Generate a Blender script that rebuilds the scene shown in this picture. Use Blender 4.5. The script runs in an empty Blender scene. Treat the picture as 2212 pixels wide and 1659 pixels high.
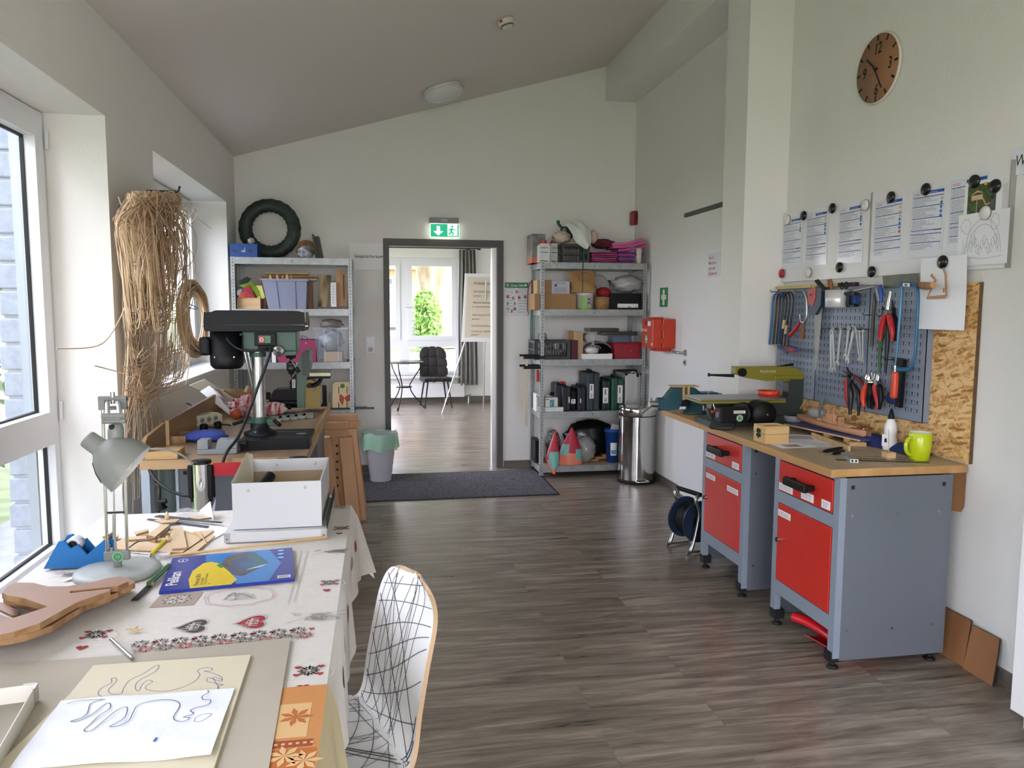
import bpy, math, random
from mathutils import Matrix, Vector as V
random.seed(7)
S = bpy.context.scene; COL = S.collection
# ---------------------------------------------------------------- camera
F, CX, CY, H = 1655., 1106., 829.5, 1.5
psi, pit, rol = map(math.radians, (9.87, 5.56, 0.2))
_w = V((math.sin(psi)*math.cos(pit), math.cos(psi)*math.cos(pit), -math.sin(pit)))
_r = V((math.cos(psi), -math.sin(psi), 0)); _u = _r.cross(_w)
_R = _r*math.cos(rol)+_u*math.sin(rol); _U = -_r*math.sin(rol)+_u*math.cos(rol)
cam = bpy.data.objects.new('camera', bpy.data.cameras.new('camera')); COL.objects.link(cam)
cam.matrix_world = Matrix(((_R.x,_U.x,-_w.x,0),(_R.y,_U.y,-_w.y,0),(_R.z,_U.z,-_w.z,H),(0,0,0,1)))
cam.data.sensor_width = 36; cam.data.lens = F/2212*36; cam.data.clip_start = .05; cam.data.clip_end = 500
S.camera = cam
O = V((0,0,H))
def ray(u, v): return _w+_R*((u-CX)/F)-_U*((v-CY)/F)
def Pz(u, v, z): d = ray(u,v); return O+d*((z-H)/d.z)          # point of a horizontal plane seen at a pixel of the survey
def Px(u, v, x): d = ray(u,v); return O+d*(x/d.x)
def Py(u, v, y): d = ray(u,v); return O+d*(y/d.y)
# ---------------------------------------------------------------- light
S.view_settings.view_transform = 'Standard'; S.view_settings.look = 'None'
S.view_settings.gamma = 1; S.view_settings.use_curve_mapping = False
S.view_settings.exposure = 1.43
wd = bpy.data.worlds.new('sky'); S.world = wd; wd.use_nodes = True
wn = wd.node_tree; bg = wn.nodes['Background']
sk = wn.nodes.new('ShaderNodeTexSky'); sk.sky_type = 'NISHITA'; sk.sun_disc = False
sk.sun_elevation = math.radians(48); sk.sun_rotation = math.radians(110); sk.dust_density = 4.5; sk.ozone_density = 2.0
mx = wn.nodes.new('ShaderNodeMixRGB'); mx.inputs[0].default_value = .55; mx.inputs[2].default_value = (8.15,7.65,8.5,1)
wn.links.new(sk.outputs[0], mx.inputs[1]); wn.links.new(mx.outputs[0], bg.inputs[0]); bg.inputs[1].default_value = 0.8
sun = bpy.data.objects.new('sun', bpy.data.lights.new('sun', 'SUN')); COL.objects.link(sun)
sun.data.energy = 2.2; sun.data.angle = math.radians(2); sun.data.color = (1,.95,.86)
sun.rotation_euler = V((-.78,.42,-.95)).to_track_quat('-Z','Y').to_euler()
def portal(name, loc, rot, sx, sy):
    l = bpy.data.lights.new(name, 'AREA'); l.shape = 'RECTANGLE'; l.size = sx; l.size_y = sy; l.cycles.is_portal = True
    o = bpy.data.objects.new(name, l); o.location = loc; o.rotation_euler = rot; COL.objects.link(o)
portal('window_portal', (-1.62,2.75,1.35), (0,math.radians(-90),0), 2.2, 2.4)
portal('window_portal', (-1.62,5.65,1.75), (0,math.radians(-90),0), 1.3, 2.1)
portal('window_portal', (-1.62,-.75,1.35), (0,math.radians(-90),0), 2.2, 3.3)  # unseen left opening behind the camera, sized for more daylight
portal('window_portal', (-1.62,9.6,1.35), (0,math.radians(-90),0), 2.2, 3.0)  # unseen side opening of the next room, widened for light
portal('window_portal', (.2,-2.65,1.4), (math.radians(90),0,0), 2.2, 2.4)  # unseen opening added in the near wall for daylight
portal('window_portal', (.1,12.5,1.3), (math.radians(-90),0,0), 3.4, 2.2)
# ---------------------------------------------------------------- materials
def lin(c): return c/12.92 if c <= .04045 else ((c+.055)/1.055)**2.4
def C(h):
    if isinstance(h, tuple): return h if len(h) == 4 else (*h, 1)
    return tuple(lin(int(h[i:i+2],16)/255) for i in (0,2,4))+(1,)
MC = {}
def mat(name, col='cccccc', rough=.5, metal=0, noise=0, scale=20, bump=0, bscale=60, col2=None, stretch=(1,1,1), alpha=1, emit=0, trans=0, spec=.5, coat=0, detail=3):
    """principled material; noise mixes col and col2 over object space, bump gives relief"""
    if name in MC: return MC[name]
    m = bpy.data.materials.new(name); m.use_nodes = True; nt = m.node_tree; N = nt.nodes; L = nt.links
    b = N['Principled BSDF']; b.inputs['Base Color'].default_value = C(col); b.inputs['Roughness'].default_value = rough
    b.inputs['Metallic'].default_value = metal; b.inputs['Alpha'].default_value = alpha; b.inputs['Specular IOR Level'].default_value = spec
    b.inputs['Transmission Weight'].default_value = trans; b.inputs['Coat Weight'].default_value = coat
    if emit: b.inputs['Emission Color'].default_value = C(col); b.inputs['Emission Strength'].default_value = emit
    if noise or bump or col2:
        tc = N.new('ShaderNodeTexCoord'); mp = N.new('ShaderNodeMapping'); mp.inputs['Scale'].default_value = stretch
        L.new(tc.outputs['Object'], mp.inputs[0])
    if noise or col2:
        n = N.new('ShaderNodeTexNoise'); n.inputs['Scale'].default_value = scale; n.inputs['Detail'].default_value = detail; L.new(mp.outputs[0], n.inputs[0])
        r = N.new('ShaderNodeValToRGB'); c1 = C(col); c2 = C(col2) if col2 else tuple(x*(1-noise) for x in c1[:3])+(1,)
        r.color_ramp.elements[0].color = c2; r.color_ramp.elements[1].color = c1; r.color_ramp.elements[0].position = .35; r.color_ramp.elements[1].position = .65
        L.new(n.outputs[0], r.inputs[0]); L.new(r.outputs[0], b.inputs['Base Color'])
    if bump:
        n2 = N.new('ShaderNodeTexNoise'); n2.inputs['Scale'].default_value = bscale; n2.inputs['Detail'].default_value = 4; L.new(mp.outputs[0], n2.inputs[0])
        bp = N.new('ShaderNodeBump'); bp.inputs['Strength'].default_value = bump; bp.inputs['Distance'].default_value = .004
        L.new(n2.outputs[0], bp.inputs['Height']); L.new(bp.outputs[0], b.inputs['Normal'])
    MC[name] = m; return m
def wood(name, c1, c2, axis='y', scale=14, rough=.55, c3=None):
    s = {'x':(.12,1,1),'y':(1,.12,1),'z':(1,1,.1)}[axis]
    m = mat(name, c1, rough, col2=c2, scale=scale, stretch=s, detail=6, bump=.12, bscale=scale*3)
    return m
PL = mat('white_plaster','e8e7e2',.9,bump=.35,bscale=70)
PLS = mat('smooth_white_paint','e8e7e3',.9)
CEILM = mat('ceiling_paint','dcd7d1',.95)
WHITE = mat('white_laminate','e6e6e6',.35); FRAMEW = mat('window_white_plastic','dfe1e4',.35)
DOORG = mat('dark_grey_enamel','4a4946',.45); RUB = mat('black_rubber','0c0c0d',.6)
BLK = mat('black_plastic','0e0f11',.5,spec=.25); BLKG = mat('black_gloss','0a0b0c',.15); GREYP = mat('grey_plastic','8b8d8c',.5)
CHR = mat('polished_chrome','d9d8d4',.1,metal=1); STEEL = mat('brushed_steel','b8b8b6',.32,metal=1); DSTEEL = mat('dark_steel','3b3d3f',.4,metal=.8)
GALV = mat('galvanised_steel','a3a8a8',.42,metal=.75,noise=.18,scale=25)
ZINCH = mat('punched_hole_dark','3c4143',.7)
BGREY = mat('blue_grey_enamel','838e9a',.4); BGREYS = mat('grey_sheet_enamel','62686f',.42)
DKBL = mat('dark_blue_enamel','232c38',.5); RED = mat('red_enamel','c4291d',.38,noise=.08,scale=3); 
LBL = mat('paper_label','e6e4e2',.7); INK = mat('grey_ink','77777c',.8); INKB = mat('black_ink','1b1b1f',.8)
PAP = mat('white_paper','eceef2',.75); PAPY = mat('cream_paper','d8d2c2',.8)
OSBM = None
def osb():
    m = bpy.data.materials.new('oriented_strand_board'); m.use_nodes = True; nt = m.node_tree; N = nt.nodes; L = nt.links; b = N['Principled BSDF']
    tc = N.new('ShaderNodeTexCoord'); cols = []
    for k, (rot, sc) in enumerate(((.5,1),(-.9,1.2),(1.35,.9))):
        mp = N.new('ShaderNodeMapping'); mp.vector_type = 'TEXTURE'; mp.inputs['Rotation'].default_value = (rot,0,0); mp.inputs['Scale'].default_value = (.1,1/(95*sc),1/(24*sc)); L.new(tc.outputs['Object'], mp.inputs[0])
        v = N.new('ShaderNodeTexVoronoi'); v.inputs['Scale'].default_value = 1; v.inputs['Randomness'].default_value = 1; L.new(mp.outputs[0], v.inputs[0])
        sp = N.new('ShaderNodeSeparateColor'); L.new(v.outputs['Color'], sp.inputs[0]); cols.append(sp.outputs[k])
    a = N.new('ShaderNodeMath'); a.operation = 'MAXIMUM'; L.new(cols[0], a.inputs[0]); L.new(cols[1], a.inputs[1])
    c = N.new('ShaderNodeMath'); c.operation = 'MULTIPLY'; L.new(a.outputs[0], c.inputs[0]); L.new(cols[2], c.inputs[1])
    r = N.new('ShaderNodeValToRGB'); e = r.color_ramp.elements; e[0].color = C('9c6a38'); e[1].color = C('e8c48a'); e[0].position = .01; e[1].position = .5
    x = e.new(.12); x.color = C('cd9a5c'); L.new(c.outputs[0], r.inputs[0]); L.new(r.outputs[0], b.inputs['Base Color']); b.inputs['Roughness'].default_value = .6
    return m
OSBM = osb()
def floor_mat():
    m = bpy.data.materials.new('wood_look_vinyl'); m.use_nodes = True; nt = m.node_tree; N = nt.nodes; L = nt.links; b = N['Principled BSDF']
    tc = N.new('ShaderNodeTexCoord')
    br = N.new('ShaderNodeTexBrick'); br.inputs['Scale'].default_value = 1; br.inputs['Brick Width'].default_value = 1.22; br.inputs['Row Height'].default_value = .19
    br.inputs['Mortar Size'].default_value = .0015; br.inputs['Mortar Smooth'].default_value = .2; br.offset = .37; br.inputs['Bias'].default_value = 0
    br.inputs['Color1'].default_value = (.2,.2,.2,1); br.inputs['Color2'].default_value = (.8,.8,.8,1); br.inputs['Mortar'].default_value = (0,0,0,1)
    L.new(tc.outputs['Object'], br.inputs[0])
    mp = N.new('ShaderNodeMapping'); mp.inputs['Scale'].default_value = (1.3,13,1); L.new(tc.outputs['Object'], mp.inputs[0])
    ad = N.new('ShaderNodeVectorMath'); ad.operation = 'MULTIPLY_ADD'; ad.inputs[1].default_value = (9,5,0); L.new(br.outputs[0], ad.inputs[0]); L.new(mp.outputs[0], ad.inputs[2])
    n1 = N.new('ShaderNodeTexNoise'); n1.inputs['Scale'].default_value = 1.6; n1.inputs['Detail'].default_value = 9; n1.inputs['Roughness'].default_value = .68; n1.inputs['Distortion'].default_value = .6; L.new(ad.outputs[0], n1.inputs[0])
    r = N.new('ShaderNodeValToRGB'); e = r.color_ramp.elements; e[0].position = .3; e[0].color = C('4e453c'); e[1].position = .72; e[1].color = C('b5a798')
    x = e.new(.5); x.color = C('82766a'); L.new(n1.outputs[0], r.inputs[0])
    mm = N.new('ShaderNodeMixRGB'); mm.blend_type = 'MULTIPLY'; mm.inputs[0].default_value = .25; L.new(r.outputs[0], mm.inputs[1])
    r2 = N.new('ShaderNodeValToRGB'); r2.color_ramp.elements[0].color = (.25,.25,.25,1); r2.color_ramp.elements[1].color = (1,1,1,1); r2.color_ramp.elements[1].position = .6; L.new(br.outputs[0], r2.inputs[0]); L.new(r2.outputs[0], mm.inputs[2])
    L.new(mm.outputs[0], b.inputs['Base Color'])
    rr = N.new('ShaderNodeMapRange'); rr.inputs[3].default_value = .22; rr.inputs[4].default_value = .38; L.new(n1.outputs[0], rr.inputs[0]); L.new(rr.outputs[0], b.inputs['Roughness'])
    bp = N.new('ShaderNodeBump'); bp.inputs['Strength'].default_value = .12; bp.inputs['Distance'].default_value = .003; L.new(n1.outputs[0], bp.inputs['Height']); L.new(bp.outputs[0], b.inputs['Normal'])
    return m
FLM = floor_mat()
def glass_mat():
    m = bpy.data.materials.new('window_glass'); m.use_nodes = True; nt = m.node_tree; N = nt.nodes; L = nt.links
    N.remove(N['Principled BSDF']); t = N.new('ShaderNodeBsdfTransparent'); g = N.new('ShaderNodeBsdfGlossy'); g.inputs[1].default_value = .02
    t.inputs[0].default_value = (.95,.97,.96,1); lw_ = N.new('ShaderNodeLayerWeight'); pw_ = N.new('ShaderNodeMath'); pw_.operation = 'POWER'; pw_.inputs[1].default_value = 4.5; L.new(lw_.outputs['Facing'], pw_.inputs[0])
    f = N.new('ShaderNodeMath'); f.operation = 'MULTIPLY_ADD'; f.inputs[1].default_value = .8; f.inputs[2].default_value = .03; L.new(pw_.outputs[0], f.inputs[0]); mm = N.new('ShaderNodeMixShader')
    L.new(f.outputs[0], mm.inputs[0]); L.new(t.outputs[0], mm.inputs[1]); L.new(g.outputs[0], mm.inputs[2]); L.new(mm.outputs[0], N['Material Output'].inputs[0]); return m
GLASS = glass_mat()
def clearp(name, tint, a):
    m = bpy.data.materials.new(name); m.use_nodes = True; b = m.node_tree.nodes['Principled BSDF']; b.inputs['Base Color'].default_value = C(tint); b.inputs['Alpha'].default_value = a; b.inputs['Roughness'].default_value = .15; return m
CLEAR = clearp('clear_plastic','dfe6ee',.28); CLEARD = clearp('clear_film','e8ebee',.22)
# ---------------------------------------------------------------- mesh tools
def MF(o, x=(1,0,0), y=(0,1,0)):
    x = V(x).normalized(); z = x.cross(V(y)).normalized(); y = z.cross(x); o = V(o)
    return Matrix(((x.x,y.x,z.x,o.x),(x.y,y.y,z.y,o.y),(x.z,y.z,z.z,o.z),(0,0,0,1)))
def RT(o): return MF(o,(0,-1,0),(0,0,1))      # on a wall facing -X
def FR(o): return MF(o,(1,0,0),(0,0,1))       # on a wall facing -Y
def RZ(o, a): return Matrix.Translation(V(o)) @ Matrix.Rotation(a,4,'Z')
TC = {}
def text_mesh(s, bold=0, shear=0):
    k = (s,bold,shear)
    if k not in TC:
        cu = bpy.data.curves.new('t','FONT'); cu.body = s; cu.size = 1; cu.align_x = 'LEFT'; cu.offset = bold; cu.shear = shear; cu.resolution_u = 3
        o = bpy.data.objects.new('t', cu); COL.objects.link(o); bpy.context.view_layer.update()
        me = bpy.data.meshes.new_from_object(o.evaluated_get(bpy.context.evaluated_depsgraph_get()))
        TC[k] = ([v.co.copy() for v in me.vertices], [tuple(p.vertices) for p in me.polygons])
        bpy.data.objects.remove(o); bpy.data.curves.remove(cu); bpy.data.meshes.remove(me)
    return TC[k]
class MB:
    def __init__(s, M=None): s.v = []; s.f = []; s.mi = []; s.sm = []; s.mats = []; s.M = M or Matrix()
    def add(s, vs, fs, m, smooth=False):
        n = len(s.v); s.v += [s.M @ V(p) for p in vs]
        if m not in s.mats: s.mats.append(m)
        k = s.mats.index(m)
        for f in fs: s.f.append(tuple(i+n for i in f)); s.mi.append(k); s.sm.append(smooth)
        return s
    def box(s, x0, x1, y0, y1, z0, z1, m, T=None):
        vs = [V((x,y,z)) for z in (z0,z1) for y in (y0,y1) for x in (x0,x1)]
        if T: vs = [T @ p for p in vs]
        return s.add(vs, [(0,2,3,1),(4,5,7,6),(0,1,5,4),(2,6,7,3),(0,4,6,2),(1,3,7,5)], m)
    def cyl(s, p0, p1, r0, m, r1=None, n=20, caps=True, smooth=True):
        p0 = V(p0); p1 = V(p1); r1 = r0 if r1 is None else r1; d = (p1-p0).normalized()
        a = d.orthogonal().normalized(); b = d.cross(a)
        vs = [p+(a*math.cos(t)+b*math.sin(t))*r for p, r in ((p0,r0),(p1,r1)) for t in [2*math.pi*i/n for i in range(n)]]
        s.add(vs, [(i,(i+1)%n,n+(i+1)%n,n+i) for i in range(n)], m, smooth)
        if caps: s.add(vs, [tuple(range(n))[::-1], tuple(range(n,2*n))], m)
        return s
    def tube(s, pts, r, m, n=8, closed=False, flat=None, up=None):
        pts = [V(p) for p in pts]; k = len(pts); vs = []; pa = None
        for i, p in enumerate(pts):
            d = (pts[(i+1)%k]-pts[i-1]) if closed else pts[min(i+1,k-1)]-pts[max(i-1,0)]
            if d.length < 1e-9: d = V((0,0,1))
            d.normalize()
            a = (V(up)-d*V(up).dot(d)) if up else ((pa-d*pa.dot(d)) if pa else d.orthogonal())
            if a.length < 1e-6: a = d.orthogonal()
            a.normalize(); pa = a; b = d.cross(a); ri = r[i] if isinstance(r,(list,tuple)) else r; fl = flat or 1
            vs += [p+(a*math.cos(t)*fl+b*math.sin(t))*ri for t in [2*math.pi*(j+.5)/n for j in range(n)]]
        q = k if closed else k-1
        s.add(vs, [(i*n+j,i*n+(j+1)%n,((i+1)%k)*n+(j+1)%n,((i+1)%k)*n+j) for i in range(q) for j in range(n)], m, n > 4)
        if not closed: s.add(vs, [tuple(range(n))[::-1], tuple(range((k-1)*n,k*n))], m)
        return s
    def lathe(s, prof, m, T=None, n=28, smooth=True, a0=0, a1=2*math.pi):
        full = abs(a1-a0-2*math.pi) < 1e-6; k = n if full else n+1
        vs = [V((r*math.cos(a0+(a1-a0)*i/n), r*math.sin(a0+(a1-a0)*i/n), z)) for r, z in prof for i in range(k)]
        if T: vs = [T @ p for p in vs]
        return s.add(vs, [(j*k+i,j*k+(i+1)%k,(j+1)*k+(i+1)%k,(j+1)*k+i) for j in range(len(prof)-1) for i in range(n)], m, smooth)
    def prism(s, poly, z0, z1, m, T=None, side=None):
        n = len(poly); vs = [V((x,y,z)) for z in (z0,z1) for x, y in poly]
        if T: vs = [T @ p for p in vs]
        s.add(vs, [tuple(range(n))[::-1], tuple(range(n,2*n))], m)
        return s.add(vs, [(i,(i+1)%n,n+(i+1)%n,n+i) for i in range(n)], side or m)
    def ell(s, c, r, m, n=16, k=10, T=None, jit=0):
        r = r if isinstance(r,(tuple,list)) else (r,r,r)
        vs = []
        for j in range(k+1):
            t = math.pi*j/k
            for i in range(n):
                a = 2*math.pi*i/n; q = 1+jit*math.sin(3*a+2.1*j)*math.sin(t)+jit*.6*math.sin(5*a-j*1.7)*math.sin(t)
                vs.append(V((c[0]+r[0]*math.sin(t)*math.cos(a)*q, c[1]+r[1]*math.sin(t)*math.sin(a)*q, c[2]+r[2]*math.cos(t)*q)))
        if T: vs = [T @ p for p in vs]
        return s.add(vs, [(j*n+i,(j+1)*n+i,(j+1)*n+(i+1)%n,j*n+(i+1)%n) for j in range(k) for i in range(n)], m, True)
    def grid(s, fn, nu, nv, m, smooth=True, th=0):
        vs = [V(fn(i/nu,j/nv)) for j in range(nv+1) for i in range(nu+1)]; w = nu+1
        fs = [(j*w+i,j*w+i+1,(j+1)*w+i+1,(j+1)*w+i) for j in range(nv) for i in range(nu)]
        if not th: return s.add(vs, fs, m, smooth)
        nn = []
        for j in range(nv+1):
            for i in range(nu+1):
                du = vs[j*w+min(i+1,nu)]-vs[j*w+max(i-1,0)]; dv = vs[min(j+1,nv)*w+i]-vs[max(j-1,0)*w+i]; c = du.cross(dv); nn.append(c.normalized() if c.length else V((0,0,1)))
        N0 = len(vs); v2 = vs+[p-q*th for p, q in zip(vs,nn)]
        s.add(v2, fs+[tuple(i+N0 for i in f[::-1]) for f in fs], m, smooth)
        ed = [i for i in range(w)]+[j*w+nu for j in range(1,nv+1)]+[nv*w+i for i in range(nu-1,-1,-1)]+[j*w for j in range(nv-1,0,-1)]
        return s.add(v2, [(ed[i],ed[i]+N0,ed[(i+1)%len(ed)]+N0,ed[(i+1)%len(ed)]) for i in range(len(ed))], m)
    def quad(s, x0, x1, y0, y1, z, m): return s.add([(x0,y0,z),(x1,y0,z),(x1,y1,z),(x0,y1,z)], [(0,1,2,3)], m)
    def text(s, t, x, y, h, m, T=None, sx=1, bold=0, shear=0, cx=False, z=0):
        vs, fs = text_mesh(t, bold, shear); q = h/.72
        w = max((p.x for p in vs), default=0)*q*sx if cx else 0
        vs = [V((x-w/2+p.x*q*sx, y+p.y*q, z)) for p in vs]
        if T: vs = [T @ p for p in vs]
        return s.add(vs, fs, m)
    def line(s, pts, w, m, z=0, closed=False):
        """flat drawn stroke on the local xy plane"""
        k = len(pts); vs = []
        for i in range(k):
            a = pts[i-1] if (i or closed) else pts[0]; b = pts[(i+1)%k] if (i < k-1 or closed) else pts[-1]
            d = V((b[0]-a[0], b[1]-a[1])); d = d.normalized() if d.length else V((1,0))
            vs += [(pts[i][0]-d.y*w/2, pts[i][1]+d.x*w/2, z), (pts[i][0]+d.y*w/2, pts[i][1]-d.x*w/2, z)]
        return s.add(vs, [(2*i,2*i+1,(2*i+3)%(2*k),(2*i+2)%(2*k)) for i in range(k if closed else k-1)], m)
    def build(s, name, parent=None, bev=0, label=None, sub=0, seg=2):
        me = bpy.data.meshes.new(name); me.from_pydata([tuple(p) for p in s.v], [], s.f)
        for m in s.mats: me.materials.append(m)
        me.polygons.foreach_set('material_index', s.mi); me.polygons.foreach_set('use_smooth', s.sm); me.update()
        o = bpy.data.objects.new(name, me); COL.objects.link(o)
        if parent: o.parent = parent
        if bev:
            b = o.modifiers.new('bevel','BEVEL'); b.width = bev; b.segments = seg; b.limit_method = 'ANGLE'; b.angle_limit = math.radians(40); b.harden_normals = False
        if sub: q = o.modifiers.new('sub','SUBSURF'); q.levels = q.render_levels = sub
        if label: o['label'] = label
        return o
def sm(pts, k=6, closed=False):
    """smooth a polyline (Catmull-Rom)"""
    p = [V(a) for a in pts]; n = len(p); out = []
    for i in range(n if closed else n-1):
        a, b, c, d = (p[(i+j)%n] if closed else p[max(0,min(n-1,i+j))] for j in (-1,0,1,2))
        for t in [j/k for j in range(k)]:
            out.append(.5*((2*b)+(c-a)*t+(2*a-5*b+4*c-d)*t*t+(3*b-a-3*c+d)*t**3))
    return out if closed else out+[p[-1]]
def tag(o, label, cat, group=None, kind=None):
    o['label'] = label; o['category'] = cat
    if group: o['group'] = group
    if kind: o['kind'] = kind
    return o
def T(name, label, cat, M=None, group=None):
    o = bpy.data.objects.new(name, None); COL.objects.link(o); o.empty_display_size = .1
    if isinstance(M, Matrix): o.matrix_world = M
    elif M is not None: o.location = M
    return tag(o, label, cat, group)
def ST(name, mb, parent=None, bev=0):
    o = mb.build(name, parent, bev)
    if not parent: o['kind'] = 'structure'
    return o
def STE(name, M=None):
    o = bpy.data.objects.new(name, None); COL.objects.link(o); o['kind'] = 'structure'
    if isinstance(M, Matrix): o.matrix_world = M
    return o
def one(name, label, cat, mb, M=None, group=None, bev=0):
    """a thing that is one mesh"""
    o = mb.build(name, None, bev); 
    if isinstance(M, Matrix): o.matrix_world = M
    elif M is not None: o.location = M
    return tag(o, label, cat, group)
def dup(root, M, label=None, group=None):
    r = root.copy(); COL.objects.link(r); r.matrix_world = M
    if label: r['label'] = label
    if group: r['group'] = group
    for ch in [c for c in bpy.data.objects if c.parent == root]:
        c = ch.copy(); COL.objects.link(c); c.parent = r
        for g in [q for q in bpy.data.objects if q.parent == ch]:
            d = g.copy(); COL.objects.link(d); d.parent = c
    return r
# ================================================================ the room
XL, XR, YF, YN = -1.22, 2.47, 7.12, -2.6
def cz(x): return 2.81+.2816*(x-XL)
fl = MB(); fl.box(-1.7,4.0,YN,12.6,-.1,0,FLM); ST('floor', fl)
ce = MB(); n = 1
ce.add([(XL-.45,YN,cz(XL-.45)),(4,YN,cz(4)),(4,YF+.1,cz(4)),(XL-.45,YF+.1,cz(XL-.45))]+[(XL-.45,YN,5),(4,YN,5),(4,YF+.1,5),(XL-.45,YF+.1,5)],
       [(0,3,2,1),(4,5,6,7),(0,1,5,4),(1,2,6,5),(2,3,7,6),(3,0,4,7)], CEILM); ST('ceiling', ce)
# left wall with its window openings: window_1 Y 1.55..3.86 (reaches low), window_2 Y 4.62..6.70
LT = -1.62
lw = MB()
W1 = (1.55,3.87,.34,2.375); W2 = (4.62,6.71,1.05,2.37); W0 = (-2.4,.9,.34,2.375)  # W0: unseen opening, enlarged to let in more daylight
ys = [YN,W0[0],W0[1],W1[0],W1[1],W2[0],W2[1],YF]
for i, w in ((0,None),(1,W0),(2,None),(3,W1),(4,None),(5,W2),(6,None)):
    y0, y1 = ys[i], ys[i+1]
    if not w: lw.box(LT,XL,y0,y1,0,3.0,PL)
    else: lw.box(LT,XL,y0,y1,0,w[2],PL); lw.box(LT,XL,y0,y1,w[3],3.0,PL)
ST('wall_left', lw)
DX0, DX1, DZ = .095, 1.10, 2.08
fw = MB(); fw.box(LT,DX0-.01,YF,YF+.14,0,4.6,PL); fw.box(DX1+.01,4.0,YF,YF+.14,0,4.6,PL); fw.box(DX0-.01,DX1+.01,YF,YF+.14,DZ+.01,4.6,PL); ST('wall_far', fw)
nw = MB(); nw.box(LT,-.9,YN-.1,YN,0,4.6,PL); nw.box(1.3,4,YN-.1,YN,0,4.6,PL); nw.box(-.9,1.3,YN-.1,YN,2.5,4.6,PL); nw.box(-.9,1.3,YN-.1,YN,0,.1,PL); ST('wall_near', nw)  # unseen rear opening, added to bring more daylight into the room
rw = MB(); rw.box(XR,4,YN,4.41,0,5,PL); ST('wall_right', rw)
PX = 2.115
pw = MB(); pw.box(2.19,4,4.41,4.71,0,5,PL); ST('wall_pier', pw)
dw = MB(); dw.box(2.42,4,4.71,YF,0,5,PLS); ST('wall_alcove', dw)
bm = MB(); bm.box(PX,2.45,4.71,YF,3.44,4.6,PLS); ST('trim_1', bm)      # boxed beam under the ceiling
# baseboards
BSM = wood('grey_oak_skirting','6d675e','58524a','x',8)
b = MB(); b.box(DX1+.06,2.42,YF-.014,YF,0,.062,BSM); b.box(XL,.04,YF-.014,YF,0,.062,BSM); ST('baseboard_far', b)
b = MB(); b.box(2.406,2.42,5.86,YF,0,.062,BSM); b.box(XR-.014,XR,YN,4.41,0,.062,BSM); ST('baseboard_right', b)
b = MB(); b.box(XL,XL+.014,YN,YF,0,.062,BSM); ST('baseboard_left', b)
# door frame of the doorway
df = MB(); 
for x0, x1 in ((.05,DX0+.005),(DX1-.005,1.152)): df.box(x0,x1,YF-.018,YF,0,DZ+.055,DOORG)
df.box(DX0+.005,DX1-.005,YF-.018,YF,DZ,DZ+.055,DOORG)
df.box(DX0-.012,DX0+.008,YF-.01,YF+.15,0,DZ,DOORG); df.box(DX1-.008,DX1+.012,YF-.01,YF+.15,0,DZ,DOORG); df.box(DX0+.008,DX1-.008,YF-.011,YF+.149,DZ-.008,DZ+.01,DOORG)
df.box(DX1-.045,DX1-.008,YF+.05,YF+.15,0,DZ-.008,STEEL)
ST('trim_2', df)
# flush white door in the right wall behind the bench
dr = STE('door_1'); m = MB(); m.box(2.405,2.419,4.95,5.855,.035,2.225,WHITE); ST('door_leaf', m, dr, .002)
m = MB(); m.box(2.402,2.4195,4.98,5.86,2.232,2.262,DOORG); ST('door_closer_rail', m, dr)  # dark strip along the top of the door
p = Px(1480,762,2.40); m = MB()
m.cyl((2.405,p.y,p.z),(2.397,p.y,p.z),.026,STEEL); m.cyl((2.40,p.y,p.z),(2.36,p.y,p.z),.009,STEEL); m.tube(sm([(2.362,p.y,p.z),(2.35,p.y+.02,p.z),(2.35,p.y+.08,p.z),(2.352,p.y+.13,p.z)]),.0105,STEEL,10); ST('door_handle', m, dr)
p2 = Px(1479,783,2.40); m = MB(); m.cyl((2.405,p2.y,p2.z),(2.397,p2.y,p2.z),.025,STEEL); m.cyl((2.397,p2.y,p2.z),(2.393,p2.y,p2.z),.01,DSTEEL); ST('door_lock', m, dr)
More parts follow.
